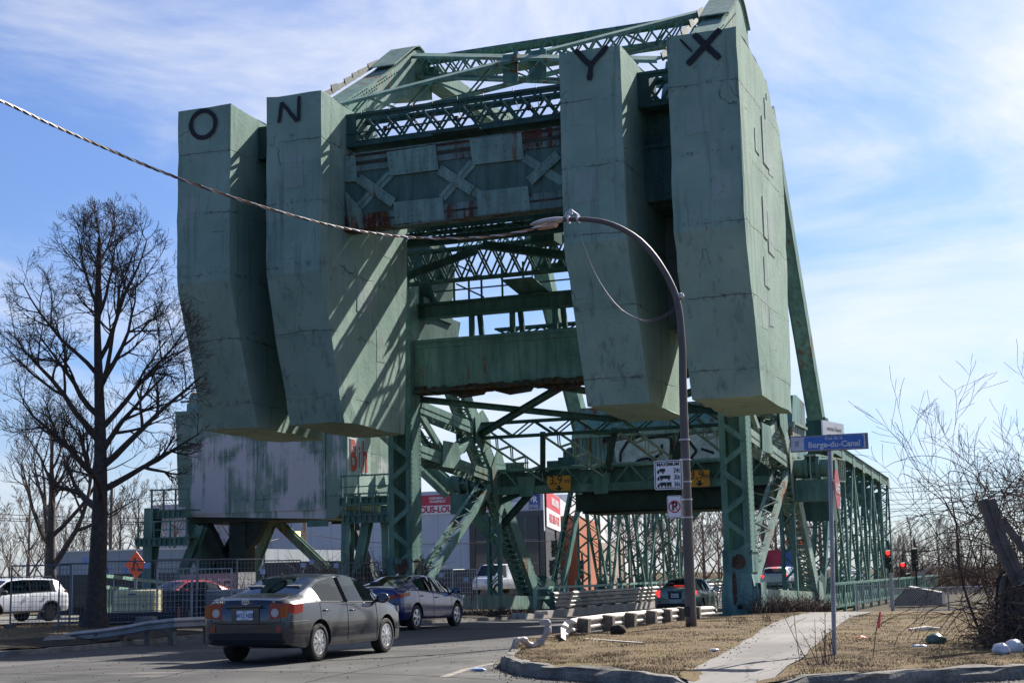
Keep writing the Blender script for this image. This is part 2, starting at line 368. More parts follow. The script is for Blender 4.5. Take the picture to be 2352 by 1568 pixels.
# recessed arm boxes and dark back walls between each pair of blocks
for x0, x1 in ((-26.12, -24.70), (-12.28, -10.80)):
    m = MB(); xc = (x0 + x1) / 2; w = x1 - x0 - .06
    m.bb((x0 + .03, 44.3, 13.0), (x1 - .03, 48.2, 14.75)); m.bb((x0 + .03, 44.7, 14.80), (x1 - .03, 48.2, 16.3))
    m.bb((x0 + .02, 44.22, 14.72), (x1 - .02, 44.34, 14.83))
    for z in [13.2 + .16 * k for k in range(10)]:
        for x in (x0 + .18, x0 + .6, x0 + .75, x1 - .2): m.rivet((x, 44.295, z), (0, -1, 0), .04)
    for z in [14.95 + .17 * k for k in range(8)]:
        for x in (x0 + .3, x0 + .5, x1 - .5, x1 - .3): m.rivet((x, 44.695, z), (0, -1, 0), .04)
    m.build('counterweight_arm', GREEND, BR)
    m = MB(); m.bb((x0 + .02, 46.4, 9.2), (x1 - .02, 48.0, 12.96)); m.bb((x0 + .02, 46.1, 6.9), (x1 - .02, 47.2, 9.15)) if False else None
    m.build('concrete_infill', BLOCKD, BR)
# hoods: the arms rise from the slots to an apex above the tower, then run back
def hood(xc, xb):
    m = MB(); w = .98
    side = [(44.6, 14.6), (46.6, 18.35), (52.3, 21.85), (54.25, 23.25), (54.75, 23.40), (55.2, 23.25), (55.9, 22.6), (56.0, 21.6), (54.3, 21.05), (52.8, 20.75), (50.4, 19.35), (48.9, 17.2), (47.6, 14.6)]
    m.prism([(xc - w / 2, y, z) for y, z in side], (w, 0, 0))
    for sx in (-1, 1):   # rivet rows on the web
        for k in range(30):
            f = k / 29; m.rivet((xc + sx * (w / 2 + .002), 47 + 6.6 * f, 18.35 + 4.05 * f), (sx, 0, 0), .045); m.rivet((xc + sx * (w / 2 + .002), 48.9 + 4.2 * f, 17.9 + 3.0 * f), (sx, 0, 0), .045)
        for j in range(4):
            for k in range(20):
                if (k // 5 + j) % 3 == 2: continue
                m.rivet((xc + sx * (w / 2 + .002), 48.2 + .17 * k, 18.45 + j * .26 + .104 * k), (sx, 0, 0), .04)
    o = m.build('counterweight_hood', GREENR, BR)
    t = MB(); top = [(52.05, 21.9), (54.15, 23.36), (54.55, 23.52), (54.95, 23.46), (55.3, 23.28), (56.05, 22.6)]
    W = w + .18
    for a, b in zip(top[:-1], top[1:]):
        t.hexa([(xc - W / 2, a[0], a[1] - .03), (xc + W / 2, a[0], a[1] - .03), (xc + W / 2, b[0], b[1] - .03), (xc - W / 2, b[0], b[1] - .03), (xc - W / 2, a[0], a[1] + .02), (xc + W / 2, a[0], a[1] + .02), (xc + W / 2, b[0], b[1] + .02), (xc - W / 2, b[0], b[1] + .02)])
    t.build('top_plate', GREENL, o)
    g = MB(); rr = random.Random(int(-xc))
    y = 46.4   # torn sheet flashing along the upper edge
    while y < 52.2:
        z = 18.5 + (y - 46.6) * .614; L2 = rr.uniform(.5, 1.0)
        for sx in (-1,):
            h_ = rr.uniform(.12, .34); g.hexa([(xc - .56, y, z - .05), (xc - .50, y, z - .05), (xc - .50, y + L2, z + L2 * .58), (xc - .56, y + L2, z + L2 * .58), (xc - .62, y, z + h_), (xc - .58, y, z + h_), (xc - .58, y + L2, z + L2 * .58 + h_ * .8), (xc - .62, y + L2, z + L2 * .58 + h_ * .8)])
        y += L2 * .95
    g.build('torn_flashing', GREENDD, o)
    # back member with node plate
    b = MB(); b.bar((xb, 55.4, 22.45), (xb, 64.2, 22.6), w * .8, .8)
    b.prism([(xb - .42, y, z) for y, z in ((62.6, 22.7), (63.6, 23.3), (64.6, 23.3), (65.6, 22.3), (66.2, 20.6), (65.2, 20.3), (63.4, 21.3))], (.84, 0, 0))
    for k in range(12): b.rivet((xb + .421, 62.9 + k * .25, 22.9 - max(0, k - 6) * .25), (1, 0, 0), .05)
    b.build('back_member', GREENR, o)
    return o
hood(-25.3, -24.6); hood(-11.55, -12.45)
# links running down from the back members to the leaf
for xc in (-24.75, -12.3):
    m = MB(); p0, p1 = (xc, 65.3, 22.2), (xc, 75.6, 8.1)
    m.bar(p0, p1, .70, .60, (0, .8, .6)); 
    for sx in (-1, 1): m.bar((p0[0] + sx * .37, p0[1], p0[2]), (p1[0] + sx * .37, p1[1], p1[2]), .03, .74, (0, .8, .6))
    m.build('operating_link', GREENR, BR)
    m = MB(); m.lathe((xc - .6, 75.4, 8.2), (1, 0, 0), [(0, .5), (1.2, .5)], 14); m.bar((xc, 75.3, 8.9), (xc, 75.3, 7.0), .95, 1.1); m.build('link_bearing', GREEND, BR)
# portal lattice between the blocks, level with their tops, with its tray and wires
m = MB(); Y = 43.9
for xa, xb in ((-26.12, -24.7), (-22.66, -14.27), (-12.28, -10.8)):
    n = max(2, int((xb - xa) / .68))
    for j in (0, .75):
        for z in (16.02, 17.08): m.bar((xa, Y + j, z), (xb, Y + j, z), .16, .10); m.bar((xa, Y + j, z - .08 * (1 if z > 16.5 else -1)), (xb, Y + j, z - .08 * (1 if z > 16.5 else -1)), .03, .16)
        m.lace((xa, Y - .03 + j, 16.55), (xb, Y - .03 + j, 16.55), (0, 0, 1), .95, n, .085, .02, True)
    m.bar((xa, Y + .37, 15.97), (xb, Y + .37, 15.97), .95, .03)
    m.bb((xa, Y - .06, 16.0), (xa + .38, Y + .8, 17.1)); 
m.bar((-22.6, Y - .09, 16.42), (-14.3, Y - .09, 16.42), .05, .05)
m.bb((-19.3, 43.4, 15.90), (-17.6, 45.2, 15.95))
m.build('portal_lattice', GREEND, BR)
m = MB()
for k in range(9):
    x = -22 + k * .92 + rnd.uniform(-.2, .2); m.tube([(x, Y - .1, 17.2), (x + .05, Y - .2, 17.05), (x + .1, Y - .14, 16.6 + rnd.uniform(-.2, .2)), (x + .3, Y - .12, 16.3)], .012, 4)
for k in range(3): m.bb((-21.2 + k * 2.6, Y - .2, 16.36), (-21.05 + k * 2.6, Y - .1, 16.5))
m.build('loose_wiring', INK, BR)
# riveted cross girder below it
YP = 43.72
def zc(x, y): return ((1350 + x * .40391) * .57422, (450 + y * .40391) * .57422)
def pp(x, y, off=0.0): p = aY(*zc(x, y), YP); return Vector((p.x, YP - off, p.z))
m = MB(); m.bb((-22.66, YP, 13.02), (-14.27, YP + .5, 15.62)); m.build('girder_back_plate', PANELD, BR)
m = MB(); xa, xb = -22.66, -14.27
for z, h in ((15.5, .26), (15.12, .2), (13.42, .22), (13.12, .24)): m.bb((xa, YP - .05, z - h / 2), (xb, YP - .002, z + h / 2))
m.bb((xa, YP - .10, 15.60), (xb, YP + .5, 15.65)); m.bb((xa, YP - .10, 12.98), (xb, YP + .5, 13.02))
m.build('girder_flange', GIRD, BR)
for zz, hh in ((15.56, .09), (15.30, .05), (13.27, .05)):
    m = MB(); m.bb((xa, YP - .056, zz - hh / 2), (xb, YP - .051, zz + hh / 2)); m.build('rust_band', RUSTR, BR)
m = MB(); gus = [((60, 425), (180, 428), (210, 685), (75, 695)), ((497, 400), (982, 325), (1010, 572), (528, 635)), ((1316, 275), (1830, 210), (1855, 470), (1350, 525)), ((563, 895), (1050, 845), (1072, 1075), (585, 1135)), ((1382, 790), (1895, 735), (1918, 970), (1408, 1030)), ((85, 780), (250, 965), (272, 1155), (125, 1150))]
for gq in gus:
    m = MB(); P = [pp(x, y, .055) for x, y in gq]; m.prism(P, (0, -.035, 0))
    for a in range(7):
        for b in range(4):
            if rnd.random() < .45: continue
            u, v_ = (a + .5) / 7, (b + .5) / 4
            q = (P[0] * (1 - u) + P[1] * u) * (1 - v_) + (P[3] * (1 - u) + P[2] * u) * v_; m.rivet(q + Vector((0, -.035, 0)), (0, -1, 0), .045)
    m.build('gusset_plate', GREENL, BR)
def strap(a, b, w, off, riv=True):
    m = MB(); p, q = pp(*a, off), pp(*b, off); m.bar(p, q, w, .03, (0, -1, 0)); ax = (q - p); n = Vector((ax.z, 0, -ax.x)).normalized()
    if riv:
        for k in range(9):
            for s_ in (-1, 1): m.rivet(p.lerp(q, (k + .5) / 9) + n * s_ * w * .3 + Vector((0, -.016, 0)), (0, -1, 0), .04)
    m.build('diagonal_strap', GREENL, BR)
for a, b in (((225, 660), (565, 900)), ((1020, 570), (1345, 780)), ((1910, 690), (2195, 425))): strap(a, b, .33, .10)
for a, b in (((530, 610), (225, 930)), ((1345, 500), (1040, 850)), ((2235, 690), (1850, 450)), ((1340, 770), (1440, 840)), ((215, 650), (240, 690))):
    d = Vector((b[0] - a[0], b[1] - a[1])).normalized(); nx, ny = -d.y * 22, d.x * 22
    for s_ in (-1, 1): strap((a[0] + nx * s_, a[1] + ny * s_), (b[0] + nx * s_, b[1] + ny * s_), .14, .03, False)
# tower columns
def column(xc):
    Yc = 53.7; w, d = .94, .9
    m = MB()
    for sx in (-1, 1):
        m.bb((xc + sx * (w / 2) - .03, Yc - d / 2, .9), (xc + sx * (w / 2) + .03, Yc + d / 2, 13.4))
        for sy in (-1, 1): m.bb((xc + sx * (w / 2) - sx * .20, Yc + sy * (d / 2) - .02, .9), (xc + sx * (w / 2) + sx * .03, Yc + sy * (d / 2) + .02, 13.4))
    m.bb((xc - w / 2 + .22, Yc - .02, .9), (xc + w / 2 - .22, Yc + .02, 13.4))
    for sx in (-1, 1):
        for k in range(64):
            z = 1.1 + k * .19
            m.rivet((xc + sx * (w / 2 - .08), Yc - d / 2 - .02, z), (0, -1, 0), .03)
            for dy in (-.36, .36): m.rivet((xc + sx * (w / 2 + .03), Yc + dy, z), (sx, 0, 0), .035)
    o = m.build('tower_column', GREEN, BR)
    n = 13; m = MB(); m2 = MB()
    for i in range(n):
        z0 = 1.7 + i * .88; k = 1 if i % 2 == 0 else -1
        m.bar((xc - k * (w / 2 - .05), Yc - d / 2 - .035, z0 + (.0 if True else 0)), (xc + k * (w / 2 - .05), Yc - d / 2 - .035, z0 + .62), .03, .19, (0, 0, 1))
        m2.bar((xc - k * (w / 2 - .05), Yc + d / 2 + .035, z0), (xc + k * (w / 2 - .05), Yc + d / 2 + .035, z0 + .62), .03, .19, (0, 0, 1))
    m.build('lacing', GREEN, o); m2.build('lacing', GREEN, o)
    m = MB(); m.prism([(xc - .60, Yc - .62, -.4), (xc + .62, Yc - .62, -.4), (xc + .62, Yc - .62, .6), (xc + .50, Yc - .62, 1.32), (xc - .50, Yc - .62, 1.32), (xc - .62, Yc - .62, .5)], (0, 1.24, 0))
    m.bb((xc - .54, Yc - .54, 1.33), (xc + .54, Yc + .54, 2.05)); m.bb((xc - .57, Yc - .57, 2.05), (xc + .57, Yc + .57, 2.12))
    m.bb((xc + .62, Yc - .5, -.4), (xc + .80, Yc + .5, .95))
    for k in range(8):
        for z in (.2, .5, 1.1, 1.45, 1.9): m.rivet((xc - .45 + k * .13, Yc - .622 if z < 1.3 else Yc - .542, z), (0, -1, 0), .035)
    m.build('column_base', BASEP, o)
    for (px_, pz_, a_, b_, yo) in ((.05, 1.70, .27, .27, .547), (-.12, .75, .09, .60, .627)):
        m = MB(); n_ = 22; P = [(xc + px_ + a_ * cos(2 * pi * k / n_) * (1 + .35 * noise.noise((k * .9, xc, px_))), Yc - yo, pz_ + b_ * sin(2 * pi * k / n_) * (1 + .3 * noise.noise((k * .8, px_, xc)))) for k in range(n_)]; m.prism(P, (0, .003, 0)); m.build('rust_patch', RUSTR, o)
    m = MB(); m.lathe((xc + .05, Yc - .626, .12), (0, 1, 0), [(0, .10), (.003, .10)], 14); m.build('drain_hole', BLACK0, o)
    return o
column(XL); column(XR)
# box girder across the tower, rust-eaten lower flange
m = MB(); m.bb((XL, 53.6, 8.75), (XR, 54.4, 10.8)); m.bb((XL, 53.45, 10.66), (XR, 54.55, 10.72)); m.bb((XL, 53.55, 10.45), (XR, 53.62, 10.68))
for x in [XL + .9 + k * 1.55 for k in range(9)]:
    for z in [9.1 + .22 * k for k in range(7)]: m.rivet((x, 53.6, z), (0, -1, 0), .04)
for k in range(60): m.rivet((XL + .2 + k * .22, 53.55, 10.55), (0, -1, 0), .04)
bg = m.build('box_girder', GREEN, BR)
m = MB(); rr = random.Random(5); x = XL + .4
while x < XR - .4:
    w = rr.uniform(.12, .3); d = rr.uniform(.0, .05); m.bb((x, 53.42, 8.68 - d), (x + w, 54.5, 8.74)); m.bb((x, 53.57, 8.76), (x + w, 53.596, 8.88 + rr.uniform(-.05, .05))); x += w
for k in range(4): m.prism([(XL + 1.6 + k * 2.0, 53.9, 8.65), (XL + 3.3 + k * 2.0, 53.9, 8.65), (XL + 3.2 + k * 2.0, 53.9, 8.52), (XL + 2.3 + k * 2.0, 53.9, 8.44)], (0, .5, 0))
m.build('rusted_flange', steel('rusted flange', (.04, .06, .05), (.08, .11, .09), .48, (.06, .028, .015)), bg)
# walkway on the box girder
m = MB(); m.ibar((XL, 54.2, 12.05), (XR, 54.2, 12.05), .5, .62); m.bar((XL, 54.8, 12.30), (XR, 54.8, 12.30), 1.5, .06)
for x in (-22.3, -20.55, -18.75, -17.0, -15.2): 
    m.bar((x - .11, 54.2, 10.72), (x - .11, 54.2, 11.8), .14, .3); m.bar((x + .22, 54.5, 10.72), (x + .12, 54.5, 11.8), .14, .2); m.bb((x - .3, 54.0, 10.72), (x + .4, 54.5, 10.82))
wk = m.build('walkway', GREEND, BR)
m = MB()
for x in (-23.2, -22.55, -22.0, -21.1, -20.2, -17.9, -17.35, -15.2, -13.2): m.tube([(x, 54.3, 12.33), (x, 54.3, 13.75 if x > -21.5 else 13.35)], .045, 6)
for z, x0 in ((12.85, XL + 1), (13.32, -20.4), (13.72, -18.4)): m.tube([(x0, 54.3, z), (XR - .5, 54.3, z)], .035, 5)
m.tube([(XL + 1, 54.3, 13.3), (-21, 54.3, 13.3)], .035, 5)
for a in ((-22.5, 13.6), (-22.5, 12.8)): m.tube([(a[0] - .6, 54.3, a[1] + .3), (a[0] + .6, 54.3, a[1] - .35)], .035, 5)
m.build('handrail', GREEND, wk)
m = MB(); m.prism([(-20.9, 53.6, 12.95), (-19.6, 53.6, 12.95), (-19.0, 54.2, 12.35), (-20.3, 54.2, 12.35)], (0, .35, 0)); m.tube([(-20.9, 53.7, 12.95), (-20.9, 53.7, 15.2)], .03, 5); m.tube([(-19.6, 53.7, 12.95), (-19.6, 53.7, 15.2)], .03, 5)
m.bar((-18.4, 53.6, 14.6), (-19.0, 53.6, 13.3), .12, .5, (0, 1, 0)); m.bar((-17.7, 53.6, 14.6), (-18.3, 53.6, 13.3), .12, .5, (0, 1, 0)); m.bb((-19.2, 53.3, 13.2), (-18.1, 53.9, 13.35))
m.build('hanging_ladder', GREEND, BR)
# top trunnions with their bearings
for xc in (XL, XR):
    m = MB(); m.lathe((xc - .75, 56.0, 13.9), (1, 0, 0), [(0, 1.35), (.1, 1.45), (1.4, 1.45), (1.5, 1.35)], 24); m.bar((xc, 54.5, 12.4), (xc, 57.5, 12.4), 1.1, .7); m.prism([(xc - .45, 54, 12.3), (xc - .45, 58.6, 12.3), (xc - .45, 57.2, 9.0), (xc - .45, 54, 10)], (.9, 0, 0))
    m.lathe((xc - .95, 56.0, 13.9), (1, 0, 0), [(0, .35), (1.9, .35)], 14); m.build('trunnion', GREEND, BR)
# struts of the upper counterweight truss
def S2(name, a, b, W, D, n, mat=GREEN, X=True, u=(0, 0, 1), par=BR, bw=.07):
    m = MB(); m.strut(a, b, u, W, D, n, X, bw); return m.build(name, mat, par)
o = S2('apex_strut', (-24.8, 55.0, 22.55), (-12.0, 55.0, 22.55), .95, .8, 22, GREEN, True)
m = MB()
for k in range(46): m.box((-24.6 + k * .275, 55.0, 23.06), (.16, .5, .07))
m.build('strut_cap', GREENL, o)
for a, b in (((-24.8, 54.4, 22.6), (-12.1, 46.6, 18.0)), ((-24.8, 47.2, 18.3), (-12.1, 54.4, 22.6))): S2('lateral_brace', a, b, .95, .5, 12, GREENR, False, (0, -.5, .85))
m = MB(); m.bb((-19.35, 50.3, 19.75), (-18.75, 50.34, 20.9)); m.build('brace_gusset', GREEN, BR); m = MB(); m.bb((-18.3, 50.3, 19.75), (-17.6, 50.34, 20.9)); m.build('brace_gusset', GREEN, BR)
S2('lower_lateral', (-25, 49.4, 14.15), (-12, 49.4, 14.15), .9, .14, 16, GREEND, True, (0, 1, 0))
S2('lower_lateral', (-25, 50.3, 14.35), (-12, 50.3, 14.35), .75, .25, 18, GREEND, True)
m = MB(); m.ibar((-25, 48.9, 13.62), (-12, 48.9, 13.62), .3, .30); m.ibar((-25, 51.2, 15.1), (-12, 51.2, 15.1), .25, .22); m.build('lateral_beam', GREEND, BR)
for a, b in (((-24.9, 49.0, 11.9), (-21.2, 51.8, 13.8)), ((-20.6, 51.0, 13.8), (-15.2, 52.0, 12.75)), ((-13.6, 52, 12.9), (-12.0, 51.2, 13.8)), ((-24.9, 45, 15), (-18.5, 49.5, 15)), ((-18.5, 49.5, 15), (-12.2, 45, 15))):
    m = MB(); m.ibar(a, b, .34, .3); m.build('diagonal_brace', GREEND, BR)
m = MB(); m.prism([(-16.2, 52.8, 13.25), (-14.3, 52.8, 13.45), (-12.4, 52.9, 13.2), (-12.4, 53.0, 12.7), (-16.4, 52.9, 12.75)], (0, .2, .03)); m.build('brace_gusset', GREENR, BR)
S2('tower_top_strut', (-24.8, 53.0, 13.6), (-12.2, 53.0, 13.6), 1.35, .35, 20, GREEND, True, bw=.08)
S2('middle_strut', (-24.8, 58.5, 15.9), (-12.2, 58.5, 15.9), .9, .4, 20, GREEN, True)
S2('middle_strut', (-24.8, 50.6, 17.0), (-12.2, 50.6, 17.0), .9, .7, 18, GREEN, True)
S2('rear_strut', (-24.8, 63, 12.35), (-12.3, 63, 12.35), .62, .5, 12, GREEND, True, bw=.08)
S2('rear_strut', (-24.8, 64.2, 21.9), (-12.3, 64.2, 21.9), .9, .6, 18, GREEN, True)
m = MB(); m.bar((-17.9, 50.7, 14.4), (-17.9, 50.7, 13.5), .9, .9); m.lathe((-16.3, 51, 14.0), (0, 0, 1), [(0, .55), (.9, .55)], 12); m.build('motor_housing', GREEND, BR)
# tower legs, braces and side members (both truss planes)
def side(xc, inner):
    M_, U_ = (xc, 62.8, 5.75), (xc, 60.9, 7.75)
    m = MB(); T_, Ft = (xc, 57.2, 11.2), (xc, 68.4, -.25)
    def leg(a, b, n):
        m.strut(a, b, (1, 0, 0), .82, .76, n, True, .075, .14)
        for k in range(int((Vector(b) - Vector(a)).length / .22)):
            q = Vector(a).lerp(Vector(b), k * .22 / (Vector(b) - Vector(a)).length); ax = (Vector(b) - Vector(a)).normalized(); n_ = Vector((0, -ax.z, ax.y))
            for s_ in (-.32, .32): m.rivet(q + n_ * s_ + Vector((.424, 0, 0)), (1, 0, 0), .035)
    leg(T_, M_, 16); leg(M_, Ft, 24)
    m.build('tower_leg', RUSTY if xc > -20 else GREENR, BR)
    m = MB(); G = [(61.9, 6.2), (62.6, 7.0), (63.2, 6.9), (63.8, 5.9), (63.5, 4.6), (62.9, 4.0), (62.2, 4.6)]
    for sx in (-.47, .43): mm = MB(); mm.prism([(xc + sx, y, z) for y, z in G], (.04, 0, 0)); [mm.rivet((xc + sx + (.04 if sx > 0 else 0), 62.5 + (k % 6) * .18, 4.6 + (k // 6) * .36), (1 if sx > 0 else -1, 0, 0), .035) for k in range(36)]; mm.build('node_gusset', RUSTY if xc > -20 else GREENR, BR)
    G = [(60.0, 8.3), (60.9, 8.7), (61.6, 8.3), (61.8, 7.2), (60.9, 6.8), (60.1, 7.2)]
    for sx in (-.49, .45): mm = MB(); mm.prism([(xc + sx, y, z) for y, z in G], (.035, 0, 0)); mm.build('node_gusset', GREENR, BR)
    G = [(67.5, .9), (68.4, .75), (69.2, -.3), (67.4, -.3)]
    for sx in (-.47, .43): mm = MB(); mm.prism([(xc + sx, y, z) for y, z in G], (.04, 0, 0)); mm.build('foot_gusset', RUSTY if xc > -20 else GREENR, BR)
    m = MB()
    m.strut((xc, 54.4, .75), M_, (1, 0, 0), .72, .30, 17, False, .06, .16); m.build('inclined_brace', RUSTY if xc > -20 else GREENR, BR)
    for a, b in (((xc, 54.1, 8.25), U_), ((xc, 54.1, 6.45), M_)):
        m = MB(); v = Vector(b) - Vector(a)
        for sx in (-1, 1): m.bar((a[0] + sx * .36, a[1], a[2]), (b[0] + sx * .36, b[1], b[2]), .03, .5); m.bar((a[0] + sx * .39, a[1], a[2]), (b[0] + sx * .39, b[1], b[2]), .015, .025)
        m.lace((a[0], a[1], a[2] - .24), (b[0], b[1], b[2] - .24), (1, 0, 0), .7, 10, .06, .02); m.lace((a[0], a[1], a[2] + .24), (b[0], b[1], b[2] + .24), (1, 0, 0), .7, 10, .06, .02)
        m.build('side_beam', RUSTY if xc > -20 else GREENR, BR)
    for a, b in (((xc, 54.5, 8.0), (xc, 57.3, 6.3)), ((xc, 60.6, 7.4), (xc, 57.5, 6.3))):
        m = MB(); m.strut(a, b, (1, 0, 0), .66, .3, 6, False, .05, .14); m.build('side_diagonal', RUSTY if xc > -20 else GREENR, BR)
    m = MB()
    for sx in (-.45, .41): mm = MB(); mm.prism([(xc + sx, y, z) for y, z in ((56.6, 7.0), (58.2, 7.0), (58.5, 5.9), (56.4, 5.9))], (.04, 0, 0)); mm.build('node_gusset', GREENR, BR)
    m = MB(); m.strut((xc, 63.2, 4.2), (xc, 63.2, -.2), (1, 0, 0), .62, .3, 8, False, .06, .12); m.build('vertical_post', GREEN, BR)
    m = MB(); m.bar((xc, 54.6, .42), (xc, 68.3, .05), .6, .62); m.build('base_beam', RUSTY if xc > -20 else GREENL, BR)
    # main trunnion barrel on the outer side of the node
    sx = 1 if xc > -20 else -1
    m = MB(); m.lathe((xc + sx * .45, 63.0, 5.6), (sx, 0, 0), [(0, .42), (.5, .42), (.5, .55), (.62, .55), (.62, .40), (.95, .40), (.95, .56), (1.1, .56), (1.1, .40), (1.5, .40), (1.5, .34), (1.75, .34)], 18)
    m.bb((xc + sx * .5, 62.6, 4.2) if sx > 0 else (xc - 1.9, 62.6, 4.2), (xc + 1.9, 63.5, 5.1) if sx > 0 else (xc - .5, 63.5, 5.1)); m.build('main_trunnion', GREEN, BR)
    m = MB(); m.lathe((xc - .3, 69.3, .35), (1, 0, 0), [(0, .75), (.6, .75)], 18); m.bar((xc, 69.2, .9), (xc, 70.6, .5), .5, .9); m.build('heel_bearing', GREEND, BR)
side(XL, 1); side(XR, -1)
# cross frames between the legs
S2('cross_girder', (XL, 62.9, 5.68), (XR, 62.9, 5.68), .88, .6, 18, GREEN, False, bw=.08)
m = MB(); m.bb((XL, 63.1, 5.3), (XR, 63.16, 6.0)); m.bb((XL, 62.52, 5.02), (XR, 62.56, 5.32)); m.bb((XL, 62.52, 4.99), (XR, 63.2, 5.02)); 
for x in (-23.3, -19.8, -16.2): m.prism([(x - .45, 62.45, 5.75), (x + .45, 62.45, 5.75), (x + .3, 62.45, 4.85), (x - .3, 62.45, 4.85)], (0, .05, 0))
m.build('cross_beam', GREEN, BR)
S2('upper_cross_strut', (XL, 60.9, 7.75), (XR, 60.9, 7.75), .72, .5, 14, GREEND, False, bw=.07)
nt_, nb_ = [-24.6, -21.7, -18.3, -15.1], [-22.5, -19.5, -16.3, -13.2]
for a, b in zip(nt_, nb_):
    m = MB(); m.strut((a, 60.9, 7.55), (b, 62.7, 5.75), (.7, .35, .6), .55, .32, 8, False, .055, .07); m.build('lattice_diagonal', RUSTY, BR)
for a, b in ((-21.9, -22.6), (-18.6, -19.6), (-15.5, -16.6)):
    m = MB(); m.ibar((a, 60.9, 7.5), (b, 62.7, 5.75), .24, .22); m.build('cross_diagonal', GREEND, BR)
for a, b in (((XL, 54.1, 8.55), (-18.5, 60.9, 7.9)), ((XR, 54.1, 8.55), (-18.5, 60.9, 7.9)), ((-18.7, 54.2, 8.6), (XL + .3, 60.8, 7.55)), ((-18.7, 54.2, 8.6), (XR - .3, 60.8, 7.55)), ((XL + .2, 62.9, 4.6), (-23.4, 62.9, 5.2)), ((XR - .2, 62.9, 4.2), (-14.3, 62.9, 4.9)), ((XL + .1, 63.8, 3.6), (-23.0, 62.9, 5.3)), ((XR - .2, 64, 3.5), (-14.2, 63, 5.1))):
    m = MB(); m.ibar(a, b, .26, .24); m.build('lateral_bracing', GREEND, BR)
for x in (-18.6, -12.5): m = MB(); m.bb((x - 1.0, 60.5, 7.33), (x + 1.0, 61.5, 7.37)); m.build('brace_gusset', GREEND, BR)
# ------------------------------------------------------------------ lettering helper
def text(par, s, size, mat, loc, rot=(pi / 2, 0, 0), name='lettering', ext=.004, align='CENTER', bold=0.0, sx=1.0, world=True):
    c = bpy.data.curves.new(name, 'FONT'); c.body = s; c.size = size; c.extrude = ext; c.align_x = align; c.align_y = 'CENTER'; c.offset = bold
    o = bpy.data.objects.new(name + '_tmp', c); col.objects.link(o)
    me = bpy.data.meshes.new_from_object(o.evaluated_get(bpy.context.evaluated_depsgraph_get()))
    bpy.data.objects.remove(o); bpy.data.curves.remove(c)
    me.materials.clear(); me.materials.append(mat)
    if sx != 1: me.transform(Matrix.Diagonal((sx, 1, 1, 1)))
    ob = bpy.data.objects.new(name, me); col.objects.link(ob)
    if par: ob.parent = par
    ob.location = Vector(loc) - (WL.get(par.name, Vector()) if (par and world) else Vector()); ob.rotation_euler = rot
    return ob
WHITE = plain('white paint', (.75, .75, .73), .5, 0, .05)
BLACK = plain('black paint', (.012, .012, .013), .5, 0, .2)
YEL = plain('weathered orange yellow sign', (.62, .27, .012), .5, 0, .22, 2.5)
# ------------------------------------------------------------------ machine house above the roadway
HS = thing('machine_house', 'teal steel machinery house with graffiti spanning the roadway behind the tower legs', 'machine house', (-17.7, 70, 4.2))
x0, x1, y0 = -22.9, -12.3, 68.2
def graff(t, base, v):   # sprayed white throw-up with black outlines (real paint on the sheets)
    return base
HSM = steel('teal house sheet', (.13, .24, .24), (.20, .33, .33), .52)
m = MB(); m.prism([(x0, y0, 6.55), (x0, y0 + 3.6, 6.55), (x0, y0 + 3.6, 9.3), (x0, y0 + 1.4, 9.5), (x0, y0 + .55, 9.4), (x0, y0 + .02, 8.0)], (x1 - x0, 0, 0)); 
for k in range(1, 7): m.bar((x0 + k * 1.5, y0 - .01, 8.0), (x0 + k * 1.5, y0 + .53, 9.38), .05, .03, (0, -1, .3))
m.build('house_wall', HSM, HS)
m = MB(); m.bb((x0 - .1, y0 - .12, 7.88), (x1 + .1, y0 + .1, 8.05)); m.bb((x0 - .12, y0 - .15, 6.4), (x1 + .12, y0 + .1, 6.6)); m.bb((x1 - .02, y0, 8.0), (x1 + .12, y0 + 3.4, 8.12)); m.build('house_ledge', RUSTY, HS)
m = MB()
k = x0 + .1
while k < x1: m.bb((k, y0 - .05, 6.6), (k + .07, y0 + .0, 7.88)); k += .22
m.build('corrugated_sheet', steel('rusted corrugated sheet', (.20, .24, .22), (.33, .36, .33), .44), HS)
m = MB(); gw_ = lambda x, z: (x, y0 - .06, z)
for xa, xb, za in ((-20.9, -18.1, 7.75), (-17.5, -15.4, 7.8), (-15.2, -12.6, 7.85)):
    n = 14; top = [gw_(xa + (xb - xa) * i / n, za - .14 * (2 * i / n - 1) ** 2 - .02 * rnd.random()) for i in range(n + 1)]
    m.prism([gw_(xa + .1, 6.62)] + top + [gw_(xb - .1, 6.62)], (0, -.004, 0))
m.build('white_graffiti', plain('faded white spray', (.48, .47, .47), .8, 0, .3, 3), HS)
m = MB()
for st in ([(1425, 1060), (1425, 1040), (1440, 1015), (1470, 1000)], [(1460, 1062), (1470, 1055), (1490, 1052), (1500, 1062)], [(1475, 1008), (1530, 1000), (1560, 985)], [(1540, 1005), (1545, 1040), (1552, 1060)], [(1556, 1040), (1585, 1055), (1600, 1035), (1580, 1010)], [(1505, 1050), (1520, 1040), (1520, 1020)], [(1610, 1030), (1640, 1040)], [(1388, 1005), (1402, 1000), (1396, 1012), (1386, 1014), (1388, 1005)]):
    P = [aY(x, y, y0 - .085) for x, y in st]
    m = MB()
    for a, b in zip(P[:-1], P[1:]): m.bar(a, b, .01, .13, (a - b).cross(Vector((0, 1, 0))))
    m.build('black_graffiti_line', INK, HS)
m = MB(); m.bb((x0 + .2, y0 + .3, 4.25), (x1 - .2, y0 + 3.4, 4.6)); m.bb((x0 + .2, y0 + .4, 5.1), (x1 - .2, y0 + 3.3, 6.4)); m.ibar((x0, y0, 4.75), (x1, y0, 4.75), .3, .8); m.bar((x0, y0 - .25, 5.35), (x1, y0 - .25, 5.35), .3, .22)
